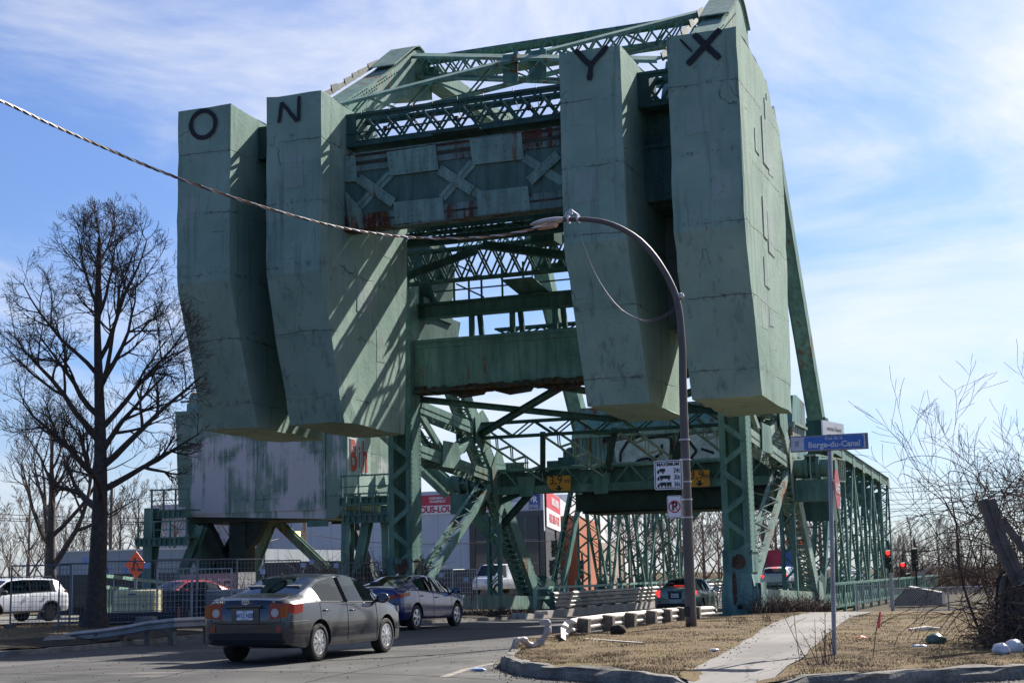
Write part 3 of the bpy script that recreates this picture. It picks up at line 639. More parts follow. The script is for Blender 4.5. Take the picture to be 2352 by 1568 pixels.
for k in range(6): m.bar((x0 + .8 + k * 1.8, y0 - .1, 5.3), (x0 + 1.3 + k * 1.8, y0 + .2, 4.3), .14, .14)
m.build('house_floor', GREENDD, HS)
m = MB(); m.bb((-12.2, 69.5, 3.6), (-10.9, 71, 5.0)); m.build('machinery', GREEND, HS)
m = MB(); m.bb((-25.0, 70, 6.2), (-23.4, 71.6, 7.0)); m.lathe((-23.6, 70.5, 7.0), (0, 0, 1), [(0, .5), (.6, .5), (.65, .4)], 12); m.bb((-24.4, 70, 7.0), (-23.2, 71, 7.15)); m.build('machinery', GREEND, HS)
m = MB()
for dz in (-.5, .5): m.bar((-10.6, 62.5, 5.6 + dz), (-10.6, 70.5, 5.9 + dz), .5, .08); 
m.bar((-10.6, 62.5, 5.6), (-10.6, 70.5, 5.9), .06, 1.0)
for k in range(14): m.bar((-10.42, 62.8 + k * .56, 5.15 + k * .02), (-10.42, 62.8 + k * .56, 6.1 + k * .02), .3, .06, (0, 1, 0))
m.build('rack_girder', RUSTY, HS)
m = MB()
for dz in (-.4, .4): m.bar((-26.4, 62.5, 6.0 + dz), (-26.4, 70.5, 6.6 + dz), .5, .08)
m.bar((-26.4, 62.5, 6.0), (-26.4, 70.5, 6.6), .06, .8)
for k in range(12): m.bar((-26.2, 62.8 + k * .6, 5.6 + k * .045), (-26.2, 62.8 + k * .6, 6.4 + k * .045), .3, .06, (0, 1, 0))
m.build('rack_girder', GREENL, HS)
# ------------------------------------------------------------------ truss leaf over the canal
LF = thing('truss_span', 'long green lattice truss span carrying the road behind the bridge tower', 'truss bridge', (-18.5, 82, -.3))
zt = lambda Y: 7.95 - .032 * (Y - 68); ZB = -.15
def truss(xc):
    Ys = [68 + 3.725 * i for i in range(9)]
    m = MB()
    a, b = (xc, 73.5, zt(73.5) - .25), (xc, 97.8, zt(97.8) - .25)
    for sx in (-1, 1): m.bar((xc + sx * .32, a[1], a[2]), (xc + sx * .32, b[1], b[2]), .03, .5)
    m.bar((xc, a[1], a[2] + .27), (xc, b[1], b[2] + .27), .82, .03)
    m.lace((xc, a[1], a[2] - .25), (xc, b[1], b[2] - .25), (1, 0, 0), .6, 46, .06, .02)
    for k in range(2, 9): m.bb((xc - .36, Ys[k] - .5, zt(Ys[k]) - .62), (xc - .33, Ys[k] + .5, zt(Ys[k]))); m.bb((xc + .33, Ys[k] - .5, zt(Ys[k]) - .62), (xc + .36, Ys[k] + .5, zt(Ys[k])))
    m.build('top_chord', GREENR, LF)
    m = MB()
    for sx in (-1, 1): m.bar((xc + sx * .3, 70, ZB), (xc + sx * .3, 98, ZB), .03, .6)
    m.lace((xc, 70, ZB + .3), (xc, 98, ZB + .3), (1, 0, 0), .6, 46, .06, .02); m.build('bottom_chord', GREEN, LF)
    m = MB(); m.strut((xc, 70.6, ZB), (xc, 75.6, zt(75.6) - .4), (1, 0, 0), .7, .42, 16, False, .07, .12); m.build('end_post', GREEN, LF)
    for i, y in enumerate(Ys):
        if i < 2: continue
        m = MB(); m.strut((xc, y, ZB), (xc, y, zt(y) - .4), (1, 0, 0), .66, .20, 16 if i % 2 == 0 else 12, False, .05, .085); m.build('truss_post', GREEN, LF)
    for i in range(2, 8):
        ya, yb = Ys[i], Ys[i + 1]; lo, hi = (ya, yb) if i % 2 else (yb, ya)
        m = MB(); m.strut((xc, lo, ZB), (xc, hi, zt(hi) - .4), (1, 0, 0), .56, .22, 18, False, .045, .08); m.build('truss_diagonal', GREEN, LF)
        if i < 8:
            m = MB(); m.bb((xc - .34, (ya + yb) / 2 - .4, 3.2), (xc + .34, (ya + yb) / 2 + .4, 3.25)) ; m.build('tie_plate', GREEN, LF) if i % 2 == 0 else None
    m = MB()
    for k in range(1, 8): m.prism([(xc - .36, Ys[k] + dy, z) for dy, z in ((-.7, .2), (.7, .2), (.4, 1.1), (-.4, 1.1))], (.03, 0, 0))
    m.build('chord_gusset', GREEN, LF)
truss(-25.0); truss(-12.0)
for i in range(2, 9):
    y = 68 + 3.725 * i; m = MB(); m.strut((-25, y, zt(y) - .55), (-12, y, zt(y) - .55), (0, 0, 1), .8, .4, 16, True, .06, .1)
    m.prism([(-24.7, y, zt(y) - .9), (-23.2, y, zt(y) - .9), (-24.7, y, zt(y) - 2.4)], (0, .05, 0)); m.prism([(-12.3, y, zt(y) - .9), (-13.8, y, zt(y) - .9), (-12.3, y, zt(y) - 2.4)], (0, .05, 0))
    m.build('sway_frame', GREEN, LF)
for i in range(2, 8):
    y = 68 + 3.725 * i; m = MB(); m.ibar((-25, y, zt(y) - .3), (-12, y + 3.725, zt(y) - .4), .2, .2); m.ibar((-12, y, zt(y) - .3), (-25, y + 3.725, zt(y) - .4), .2, .2); m.build('top_lateral', GREEN, LF)
# low railings of the bridge, both sides, and pedestrian lattice on the right
def railing(name, label, X, ya, yb, z0, hs, sp, mat, lat=False):
    t = thing(name, label, 'railing', (X, ya, gz(ya)))
    m = MB()
    for h in hs: m.bar((X, ya, z0 + h), (X, yb, z0 + h), .08, .10)
    m.build('rail', mat, t)
    n = int((yb - ya) / sp)
    for k in range(n + 1): m = MB(); m.bb((X - .06, ya + k * sp - .06, z0 - .1), (X + .06, ya + k * sp + .06, z0 + max(hs))); m.build('rail_post', mat, t)
    if lat:
        m = MB(); h = max(hs); n2 = int((yb - ya) / .7)
        for k in range(n2):
            y = ya + k * .7; m.bar((X + .04, y, z0 + .1), (X + .04, y + .7, z0 + h), .03, .06); m.bar((X - .04, y + .7, z0 + .1), (X - .04, y, z0 + h), .03, .06)
        m.build('rail_lattice', mat, t)
GREENP = plain('pale green railing paint', (.22, .38, .32), .5, 0, .15, 2)
railing('bridge_railing', 'pale green pipe railing behind the guard beams left of the bridge road', -21.0, 57, 112, -.3, (.75, 1.15), 2.0, GREENP)
railing('bridge_railing', 'green lattice handrail along the footway right of the truss span', -9.2, 58, 100, -.25, (.2, 1.05), 2.6, GREEN, True)
railing('bridge_railing', 'green handrail along the far right edge of the truss span', -14.2, 66, 112, -.3, (.55, 1.05), 2.2, GREEN)
m = MB(); m.bb((-20.3, 55, -.45), (-19.75, 112, .0)); m.prism([(-20.3, 55, -.45), (-19.75, 55, -.45), (-19.75, 52.5, -.3), (-20.3, 52.5, -.3)], (0, 0, .3))
gb = thing('guard_beam', 'white double steel guard beam on a concrete kerb along the left of the bridge road', 'guard rail', (-20, 56, -.3))
m.build('concrete_base', plain('pale concrete kerb', (.42, .38, .34), .9, 0, .2, 2), gb)
WRAIL = plain('dirty white guard rail', (.40, .36, .32), .6, 0, .4, 2.5)
def wbeam(m, pts, z, h=.31, d=.08, nrm=None):
    """corrugated W profile swept along pts (x,y) with heights"""
    pr = [(0, -.5), (.35, -.42), (1, -.30), (1, -.2), (.2, -.06), (.2, .06), (1, .2), (1, .30), (.35, .42), (0, .5)]
    rows = []
    for i, p in enumerate(pts):
        a = Vector(pts[max(0, i - 1)]); b = Vector(pts[min(len(pts) - 1, i + 1)]); t = (b - a); t.z = 0; t.normalize(); n = Vector((t.y, -t.x, 0)) * (nrm or 1)
        rows.append([Vector(p) + n * d * u + Vector((0, 0, h * w)) for u, w in pr])
    for r0, r1 in zip(rows[:-1], rows[1:]): m.add(r0 + r1, [(j, j + 1, len(pr) + j + 1, len(pr) + j) for j in range(len(pr) - 1)])
    for r0, r1 in zip(rows[:-1], rows[1:]):   # back skin so that it has a thickness
        sh = [p - Vector((.006, .0, 0)) * (nrm or 1) for p in r0]; sh2 = [p - Vector((.006, 0, 0)) * (nrm or 1) for p in r1]
        m.add(sh + sh2, [(j + 1, j, len(pr) + j, len(pr) + j + 1) for j in range(len(pr) - 1)])
m = MB(); wbeam(m, [(-19.85, 56 + k * 4, .22) for k in range(15)], 0); wbeam(m, [(-19.85, 56 + k * 4, .55) for k in range(15)], 0)
m.build('beam', WRAIL, gb, smooth=False)
for k in range(28): m = MB(); m.bb((-20.1, 56.2 + 2 * k, -.05), (-19.9, 56.4 + 2 * k, .7)); m.build('beam_post', GREEND, gb)
# clearance signs hung on the cross girder
for (xa, ya, xb, yb, s, lb) in ((1257, 1091, 1310, 1128, '3,9', 'bent orange clearance sign reading 3,9 m hung over the left lane'), (1584, 1078, 1629, 1118, '3,9', 'orange clearance sign reading 3,9 m partly behind the lamp post')):
    p, q = aY(xa, yb, 62.2), aY(xb, ya, 62.2); c = (p + q) / 2; w, h = abs(q.x - p.x), abs(q.z - p.z)
    t = thing('clearance_sign', lb, 'sign', (c.x, 62.2, c.z))
    m = MB(); b_ = h * .16 if 'bent' in lb else 0
    m.prism([(c.x - w / 2 + b_, 62.2, c.z - h / 2 + b_), (c.x - w * .1, 62.2, c.z - h / 2), (c.x + w / 2, 62.2, c.z - h / 2), (c.x + w / 2, 62.2, c.z + h / 2), (c.x - w / 2, 62.2, c.z + h / 2), (c.x - w / 2, 62.2, c.z)], (0, .02, 0))
    m.build('sign_panel', YEL, t); m = MB(); m.bar((c.x, 62.3, c.z - h / 3), (c.x, 62.3, c.z + h / 2 + .1), .06, .06); m.build('sign_bracket', GREEND, t)
    text(t, s, .52, BLACK, (c.x - w * .12, 62.185, c.z + h * .2)); text(t, 'm', .34, BLACK, (c.x + w * .34, 62.185, c.z + h * .14))
    m = MB(); m.prism([(c.x + dx, 62.195, c.z + dz) for dx, dz in ((-.06, -.08), (.06, -.08), (.06, -.2), (.2, -.2), (0, -.34), (-.2, -.2), (-.06, -.2))], (0, -.004, 0)); m.build('arrow', BLACK, t)
# ------------------------------------------------------------------ neighbouring rolling lift bridge on the left
RB = thing('rolling_bridge', 'old rolling lift bridge with a concrete counterweight covered in faded white graffiti', 'lift bridge', (-37, 63, -.3))
def wht(t, base, v):
    sp = nd(t, 'ShaderNodeSeparateXYZ'); g = nd(t, 'ShaderNodeNewGeometry'); t.links.new(g.outputs['Position'], sp.inputs[0])
    n = mth(t, 'ADD', mth(t, 'MULTIPLY', noi(t, coords(t, (.75, 0, .26)), 1.0, 4, .55, .25), .55), mth(t, 'MULTIPLY', noi(t, v, .62, 3, .5, .5), .45)); drip = noi(t, coords(t, (7, 7, .22)), 1.2, 5, .65)
    a = mth(t, 'ADD', mth(t, 'ADD', n, .015), mth(t, 'MULTIPLY', mth(t, 'SUBTRACT', drip, .5), .30))
    zf = nd(t, 'ShaderNodeMapRange', i_From_Min=9.0, i_From_Max=8.0, i_To_Min=-.35, i_To_Max=.03); t.links.new(sp.outputs[2], zf.inputs['Value'])
    a = mth(t, 'ADD', a, zf.outputs[0])
    for fa, fb in ((-40.9, -40.3), (-33.0, -33.7)):
        xf = nd(t, 'ShaderNodeMapRange', i_From_Min=fa, i_From_Max=fb, i_To_Min=-.14, i_To_Max=.0); t.links.new(sp.outputs[0], xf.inputs['Value']); a = mth(t, 'ADD', a, xf.outputs[0])
    r = ramp(t, a, [(.47, (0, 0, 0)), (.555, (1, 1, 1))]).outputs[0]
    return mix(t, mth(t, 'MULTIPLY', r, .88), base, (.60, .575, .615))
CWW = concrete('graffiti covered concrete', (.16, .25, .21), (.26, .34, .30), (.03, .03, .03), wht)
CWL = concrete('pale green plate', (.34, .46, .41), (.42, .53, .47), (.1, .12, .1))
m = MB(); gx0, gx1 = -41.5, -32.1
def grid_face(m, P, nx, ny, jit=.02):
    r = random.Random(3); rows = []
    for j in range(ny + 1):
        rows.append([(P[0].lerp(P[1], i / nx)).lerp(P[3].lerp(P[2], i / nx), j / ny) + Vector((0, r.uniform(-jit, jit), 0)) for i in range(nx + 1)])
    for j in range(ny): m.add(rows[j] + rows[j + 1], [(i, i + 1, nx + 1 + i + 1, nx + 1 + i) for i in range(nx)])
m.prism([(-41.55, 62, 9.7), (-41.3, 62, 5.0), (-40.8, 62, 4.95), (-40.75, 62, 4.52), (-32.7, 62, 4.15), (-32.1, 62, 4.9), (-32.1, 62, 8.9), (-33, 62, 9.7)], (0, 4.6, 0))
m.bb((-40.9, 61.93, 4.62), (-33.2, 61.99, 8.9))
m.build('concrete_counterweight', CWW, RB)
m = MB(); m.prism([(-32.09, 62.0, 5.3), (-32.09, 64.4, 5.2), (-32.09, 64.4, 8.6), (-32.09, 63.6, 9.4), (-32.09, 62.0, 9.4)], (.05, 0, 0)); m.build('side_plate', CWL, RB)
RED = plain('red spray paint', (.42, .06, .04), .8, 0, .3, 4)
OUTL = plain('white spray outline', (.72, .72, .72), .8, 0, .1, 4)
for s_, yy, sz in (('B', 62.55, 2.0), ('i', 63.15, 1.5), ('h', 63.75, 2.0)):
    text(RB, s_, sz * 1.05, OUTL, (-32.02, yy, 7.05), (pi / 2, 0, pi / 2), 'graffiti_letter', .004, 'CENTER', .09, .62)
    text(RB, s_, sz * 1.05, RED, (-32.01, yy, 7.05), (pi / 2, 0, pi / 2), 'graffiti_letter', .004, 'CENTER', .035, .62)
m = MB(); m.lathe((-40.9, 63, 10.35), (1, 0, 0), [(-.35, .22), (-.3, .38), (.5, .38), (.55, .42), (.8, .42)], 14); m.bb((-41.3, 62.6, 9.7), (-40.3, 63.6, 10.15)); m.bar((-41.9, 63, 10.3), (-41.3, 63, 10.3), .1, .1); m.build('lifting_drum', RUSTY, RB)
def seg(x):
    P = [(63 - 1.1, 4.6)] + [(61.9 + 5 * (1 - cos(radians(a))), 4.6 - 4.1 * sin(radians(a))) for a in range(0, 95, 8)] + [(67.2, 4.6)]
    m.prism([(x, y, z) for y, z in P], (.5, 0, 0))
m = MB()
m.prism([(-41.15, 62.4, 4.8), (-40.6, 62.4, 4.8), (-40.45, 62.4, 3.4), (-39.95, 62.4, 2.2), (-39.2, 62.4, 1.0), (-39.9, 62.4, 1.0), (-40.6, 62.4, 2.2), (-40.95, 62.4, 3.4)], (0, 1.3, 0))
m.build('rolling_segment', GREEND, RB)
for a, b, w in (((-40.4, 62.9, 4.3), (-38.4, 62.9, .9), .5), ((-39.6, 63.3, 2.4), (-38.2, 63.3, 4.5), .35), ((-40.0, 63.3, 1.8), (-39.0, 63.3, 3.0), .4), ((-39.6, 62.9, 1.2), (-38.4, 62.9, 2.4), .35), ((-33.0, 64, 4.4), (-31.5, 64, .6), .4)):
    m = MB(); m.bar(a, b, .5, w); m.build('frame_diagonal', GREENDD, RB)
m = MB(); m.bb((-38.85, 62.7, .5), (-37.95, 63.6, 4.4)); m.prism([(-37.95, 62.8, 4.4), (-36.9, 62.8, 4.4), (-37.5, 62.8, 3.2), (-37.95, 62.8, 2.9)], (0, .5, 0)); m.build('bearing_column', GREENDD, RB)
m = MB(); m.bb((-40.9, 62.3, 4.2), (-32.3, 66, 4.5)); m.build('rolling_frame', GREENDD, RB)
def post(n, a, b, w=.42, mt=GREEN):
    mm = MB(); mm.ibar(a, b, w, w, (0, 1, 0)); return mm.build(n, mt, RB)
post('support_leg', (-41.6, 60.2, 4.9), (-41.7, 60.2, -.3), .5); post('support_leg', (-41.5, 60.6, 4.6), (-42.3, 61, -.3), .3); post('support_leg', (-39.3, 61, 4.0), (-41.0, 61, .4), .4)
for a, b in (((-38.4, 66, 4.3), (-39.5, 66, 1.9)), ((-38.1, 66, 4.3), (-35.3, 66, 1.9))): post('diagonal_leg', a, b, .4, GREENL)
post('support_leg', (-31.3, 60.6, 4.4), (-31.4, 60.6, -.3), .45); post('support_leg', (-29.4, 60.6, 4.6), (-29.3, 60.6, -.3), .35); post('support_leg', (-30.2, 60.4, 4.0), (-31.0, 60.4, .4), .4); post('support_leg', (-29.6, 60.9, 4.0), (-28.9, 60.9, .3), .35)
m = MB(); m.ibar((-35, 66, 4.3), (-31, 66, 4.3), .4, .45); m.bar((-33.9, 61.5, 3.95), (-32.8, 61.5, 3.95), .05, .28); m.build('cross_beam', GREEN, RB)
def platform(xa, xb, z, Y, hz, name='service_platform'):
    mm = MB(); mm.ibar((xa, Y, z - .18), (xb, Y, z - .18), .3, .36); mm.bb((xa - .1, Y, z), (xb, Y + 1.0, z + .05))
    n = int((xb - xa) / .28)
    for k in range(n): mm.bb((xa + k * .28, Y - .12, z - .3), (xa + k * .28 + .05, Y - .02, z + .02))
    o = mm.build(name, GREEN, RB)
    mm = MB()
    for k in range(4): x = xa + .1 + (xb - xa - .2) * k / 3; mm.bar((x, Y, z), (x, Y, z + hz), .07, .07)
    mm.bar((xa, Y, z + hz), (xb, Y, z + hz), .08, .07); mm.bar((xa, Y, z + hz * .5), (xb, Y, z + hz * .5), .05, .05); mm.build('handrail', GREEN, o)
platform(-41.7, -39.5, 4.75, 60.2, 1.0); platform(-42.3, -39.4, 3.45, 60.0, .8)
platform(-31.6, -28.9, 5.0, 60.4, 1.0); platform(-31.2, -28.9, 4.2, 60.0, .95); platform(-29.4, -28.2, 6.2, 61.5, 1.0)
m = MB()
for k in range(5): m.prism([(-31.2 + k * .5, 62.3, 4.9 + (k % 2) * .6), (-30.7 + k * .5, 62.3, 5.2 + (k % 2) * .4), (-30.8 + k * .5, 62.3, 6.1), (-31.1 + k * .5, 62.3, 5.7)], (0, .3, 0))
m.build('gear_cover', GREENL, RB)
post('tail_girder', (-32.0, 64.6, 9.1), (-28.4, 66.5, 5.4), .6, GREEN); post('tail_girder', (-31.7, 64.0, 8.6), (-28.5, 65.5, 5.2), .3, GREENL)
post('rear_brace', (-28.0, 66, 4.9), (-24.0, 68.5, -.3), .45, GREEN)
def smooth_path(P, n=6):
    P = [Vector(p) for p in P]; out_ = []
    for i in range(len(P) - 1):
        p0, p1, p2, p3 = P[max(0, i - 1)], P[i], P[i + 1], P[min(len(P) - 1, i + 2)]
        for k in range(n):
            t = k / n; out_.append(.5 * ((2 * p1) + (-p0 + p2) * t + (2 * p0 - 5 * p1 + 4 * p2 - p3) * t * t + (-p0 + 3 * p1 - 3 * p2 + p3) * t ** 3))
    out_.append(P[-1]); return out_
# ------------------------------------------------------------------ ground, road, verges
def asphalt(name='worn asphalt', c0=(.042, .041, .041), c1=(.075, .072, .069), c2=(.135, .13, .123), dk=(.032, .032, .034), lt=(.20, .185, .165)):
    m, t, b = mat_base(name); v = coords(t)
    c = ramp(t, noi(t, v, .30, 5, .6), [(.3, c0), (.52, c1), (.72, c2)]).outputs[0]
    c = mix(t, mth(t, 'MULTIPLY', ramp(t, noi(t, coords(t, (1.2, .18, 1)), .8, 5, .6), [(.52, (0, 0, 0)), (.66, (1, 1, 1))]).outputs[0], .55), c, dk)
    c = mix(t, mth(t, 'MULTIPLY', ramp(t, noi(t, coords(t, (.25, .9, 1)), 1.1, 6, .6), [(.58, (0, 0, 0)), (.68, (1, 1, 1))]).outputs[0], .5), c, lt)
    f = noi(t, v, 60, 3, .7); c = mix(t, .35, c, ramp(t, f, [(.35, (.35, .35, .35)), (.65, (1.0, 1.0, 1.0))]).outputs[0], 'MULTIPLY')
    vo = nd(t, 'ShaderNodeTexVoronoi', feature='DISTANCE_TO_EDGE', i_Scale=.30); wn = nd(t, 'ShaderNodeTexNoise', i_Scale=.9, i_Detail=5.0); t.links.new(v, wn.inputs['Vector'])
    wv = nd(t, 'ShaderNodeVectorMath', operation='MULTIPLY_ADD'); t.links.new(wn.outputs['Color'], wv.inputs[0]); wv.inputs[1].default_value = (1.4, 1.4, 0); t.links.new(v, wv.inputs[2]); t.links.new(wv.outputs[0], vo.inputs['Vector'])
    ck = ramp(t, vo.outputs['Distance'], [(0, (1, 1, 1)), (.007, (0, 0, 0))]).outputs[0]
    c = mix(t, mth(t, 'MULTIPLY', ck, .7), c, (.03, .03, .03))
    t.links.new(c, b.inputs['Base Color']); b.inputs['Roughness'].default_value = .85; b.inputs['Specular IOR Level'].default_value = .25
    bump(t, b, f, .4, .01); return m
def soil(name, stops, sc=1.2, fs=40):
    m, t, b = mat_base(name); v = coords(t)
    c = ramp(t, noi(t, v, sc, 7, .65, .3), stops).outputs[0]; f = noi(t, v, fs, 4, .7)
    c = mix(t, .6, c, ramp(t, f, [(.3, (.35, .35, .35)), (.7, (1.2, 1.2, 1.2))]).outputs[0], 'MULTIPLY')
    t.links.new(c, b.inputs['Base Color']); b.inputs['Roughness'].default_value = .95; b.inputs['Specular IOR Level'].default_value = .1; bump(t, b, f, .7, .03); return m
ASPH = asphalt()
GRASSG = soil('dry spring grass', [(.27, (.045, .036, .026)), (.40, (.115, .082, .05)), (.54, (.185, .135, .08)), (.64, (.15, .125, .055)), (.74, (.09, .105, .035))])
EARTH = soil('bare dark earth', [(.3, (.03, .025, .02)), (.6, (.065, .052, .038)), (.75, (.10, .08, .055))], 1.6)
FARG = soil('far dry ground', [(.3, (.07, .055, .035)), (.7, (.14, .11, .06))], .2, 3)
CONC = asphalt('pale footpath asphalt', (.15, .14, .133), (.205, .192, .18), (.25, .235, .218), (.10, .094, .088), (.26, .24, .222))
KERB = soil('weathered kerb concrete', [(.3, (.12, .112, .10)), (.52, (.25, .235, .21)), (.75, (.42, .39, .345))], 2.2, 30)
def sheet(name, mat, rows, zf, thick=.0, kind='structure'):
    """rows: list of lists of (x,y); equal lengths; zf gives the height"""
    m = MB(); n = len(rows[0])
    for r in rows: m.v += [Vector((x, y, zf(x, y))) for x, y in r]
    for j in range(len(rows) - 1):
        for i in range(n - 1): m.f.append((j * n + i, j * n + i + 1, (j + 1) * n + i + 1, (j + 1) * n + i))
    o = m.build(name, mat, kind=kind, smooth=True, merge=True)
    return o
ysam = [-60, 0, 8, 16] + [18 + 2 * k for k in range(24)] + [70, 80, 100, 140, 220, 400, 800, 1500]
xs_ = [-900, -400, -200, -120] + [-90 + 5 * k for k in range(24)] + [40, 80, 200, 400, 900]
sheet('ground', FARG, [[(x, y) for x in xs_] for y in ysam], lambda x, y: gz(y) - .06)
YS = [-12, -4, 4, 10] + [14 + 1.5 * k for k in range(40)] + [80, 95, 120, 160, 200]
def lerp_tab(tab, y):
    if y <= tab[0][0]: return tab[0][1]
    for (a, b), (c, d) in zip(tab[:-1], tab[1:]):
        if y <= c: return b + (d - b) * (y - a) / (c - a)
    return tab[-1][1]
RR = [(27, -8.0), (36, -9.4), (41, -10.2), (52, -12.6), (60, -13.9), (200, -13.9)]
rl = lambda y: -60 if y < 12 else lerp_tab([(12, -60), (20, -27), (24, -20.2), (200, -20.2)], y)
rrt = lambda y: 60 if y < 20 else lerp_tab([(20, 60), (24, 9), (27, -8.0)] + RR[1:], y)
sheet('road', ASPH, [[(rl(y) + (rrt(y) - rl(y)) * k / 12, y) for k in range(13)] for y in YS], lambda x, y: gz(y))
# front edge of the right-hand verge
YFT = [(-10.3, 27.1), (-9.6, 25.0), (-9.0, 23.2), (-8.6, 21.9), (-8.3, 21.0), (-7.9, 20.25), (-7.4, 19.45), (-6.5, 18.68), (-5.7, 18.15), (-4.9, 17.4), (-4.3, 16.9), (-3.9, 16.8), (-3.4, 17.05), (-3.1, 17.45), (-2.4, 17.85), (-.83, 19.29), (2, 21.9), (10, 29), (30, 46)]
YF = lambda x: lerp_tab(YFT, x)
XS = [-10.3, -9.9, -9.6, -9.3, -9, -8.6, -8.3, -7.9, -7.4, -7, -6.5, -6.1, -5.7, -5.3, -4.9, -4.6, -4.3, -3.9, -3.4, -3.1, -2.7, -2.4, -2, -1.4, -.8, 0, 1, 2, 4, 6, 10, 16, 30]
def zv(x, y):
    d = max(0, y - YF(x)); e = max(0, (-9.6 - x)) * .0
    return gz(y) + .15 - .09 * sm(-4.6, -4.1, x) * sm(-3.2, -3.7, x) * sm(2.5, .3, d) + (.035 * noise.noise((x * .6, y * .5, 0)) + .02 * noise.noise((x * 2, y * 1.6, 4))) * sm(.0, .8, d) - (.16 * sm(-9.7, -10.3, x) if y > 30 else 0)
rows = []
for k in range(46):
    f = (k / 45) ** 1.3; rows.append([(x, YF(x) + .17 + (52 - YF(x) * .98) * f) for x in XS])
verge = sheet('grass_verge', GRASSG, rows, zv)
# grass between the guard rail line and the bridge column, then bank beside the truss
m = MB(); rows = [[(lerp_tab(RR, y) + (-9.9 - lerp_tab(RR, y)) * k / 5, y) for k in range(6)] for y in [36 + 1.0 * k for k in range(36)]]
sheet('verge_edge', EARTH, rows, lambda x, y: gz(y) + .02 + .12 * sm(lerp_tab(RR, y), -10.2, x) + .03 * noise.noise((x, y, 2)))
PL = [(16.9, -4.35), (17.9, -4.70), (20.5, -4.94), (24.6, -5.49), (34.4, -6.83), (44.1, -7.96), (51, -8.8)]
PR = [(16.9, -3.62), (17.6, -3.55), (20.5, -3.74), (28.6, -4.65), (35.5, -5.41), (43.4, -6.08), (51, -6.8)]
yy = [16.95 + .55 * k for k in range(12)] + [24 + 1.6 * k for k in range(17)]
sheet('footpath', CONC, [[(lerp_tab(PL, y) + (lerp_tab(PR, y) - lerp_tab(PL, y)) * k / 8 + (.06 * noise.noise((y * .9, k, 0)) if k in (0, 8) else 0), max(y, YF(lerp_tab(PL, y) + (lerp_tab(PR, y) - lerp_tab(PL, y)) * k / 8) - .05)) for k in range(9)] for y in yy], lambda x, y: zv(x, max(y, YF(x) + .3)) * .5 + .5 * (gz(y) + .15 - .09 * sm(2.0, .2, y - YF(x))) + .02)
# kerb around the verge
def kerb(name, pts, w, h, jit, mat=KERB, label=None, base=None):
    m = MB(); r = random.Random(len(pts)); P = []
    for a, b in zip(pts[:-1], pts[1:]):
        n = max(1, int(hypot(b[0] - a[0], b[1] - a[1]) / .22))
        P += [(a[0] + (b[0] - a[0]) * i / n, a[1] + (b[1] - a[1]) * i / n) for i in range(n)]
    P.append(pts[-1]); secs = []
    for i, p in enumerate(P):
        a, b = Vector((*P[max(0, i - 1)], 0)), Vector((*P[min(len(P) - 1, i + 1)], 0)); t = (b - a).normalized(); n = Vector((-t.y, t.x, 0))
        hh = h(p) if callable(h) else h; z = gz(p[1]); j = lambda s=1: jit * s * noise.noise((p[0] * 2.3 + s, p[1] * 2.3, s * 3.0)) 
        q = Vector((p[0], p[1], 0))
        secs.append([q + n * j(1) + Vector((0, 0, z - .1)), q + n * (.0 + j(2)) + Vector((0, 0, z + hh * .55)), q + n * (.025 + j(3)) + Vector((0, 0, z + hh - .02 + j(1))), q + n * (.05) + Vector((0, 0, z + hh + j(2) * .6)), q + n * w + Vector((0, 0, z + hh + j(3) * .5)), q + n * (w + .01) + Vector((0, 0, z - .1))])
    for s0, s1 in zip(secs[:-1], secs[1:]): m.add(s0 + s1, [(k, k + 1, 7 + k, 6 + k) for k in range(5)])
    m.add(secs[0], [tuple(range(6))]); m.add(secs[-1], [tuple(range(6))[::-1]])
    return m.build(name, mat, kind='structure', smooth=False, merge=True)
hk = lambda p: .175 - .125 * sm(-4.9, -4.3, p[0]) * sm(-3.0, -3.5, p[0])
kerb('kerb', [(x, y) for x, y in YFT if x >= -9.2][::1], .17, hk, .028)
kerb('kerb', [(-20.2, 112), (-20.2, 75), (-20.15, 58), (-20.15, 47.5), (-20.6, 44), (-21.5, 41)][::-1][0:6], .16, .15, .02) if False else None
kerb('kerb', [(-20.2, 56), (-20.2, 46), (-20.4, 40), (-20.7, 34), (-20.2, 29), (-19.9, 26), (-20.0, 24.4), (-21.5, 22.6), (-25, 20.5), (-34, 16)], .16, .10, .02)
sheet('left_verge', GRASSG, [[(-20.35 - (0 if y > 24 else (24 - y) * 3) - d, y) for d in (0, .8, 2, 4, 6, 9, 12, 16, 24, 40, 70)] for y in [18 + 1.4 * k for k in range(34)]], lambda x, y: gz(y) + .09 + .03 * noise.noise((x * .5, y * .5, 1)) - (.05 if x < -36 else 0))
sheet('earth_strip', EARTH, [[(-20.42 - d, y) for d in (0, .5, 1.1, 1.7, 2.3, 3.0, 3.6)] for y in [23.6 + 1.2 * k for k in range(40)]], lambda x, y: gz(y) + .105 + .04 * noise.noise((x * 1.3, y * 1.1, 3)) + .05 * sm(-20.4, -21.6, x) * sm(-24, -22.6, x))
LOT = soil('grey gravel lot', [(.3, (.16, .15, .14)), (.7, (.26, .25, .23))], .8, 30)
sheet('gravel_lot', LOT, [[(-33.5 - d - (y - 40) * .25, y) for d in (0, 4, 10, 20, 40)] for y in (40, 44, 48, 54, 62)], lambda x, y: gz(y) + .16)
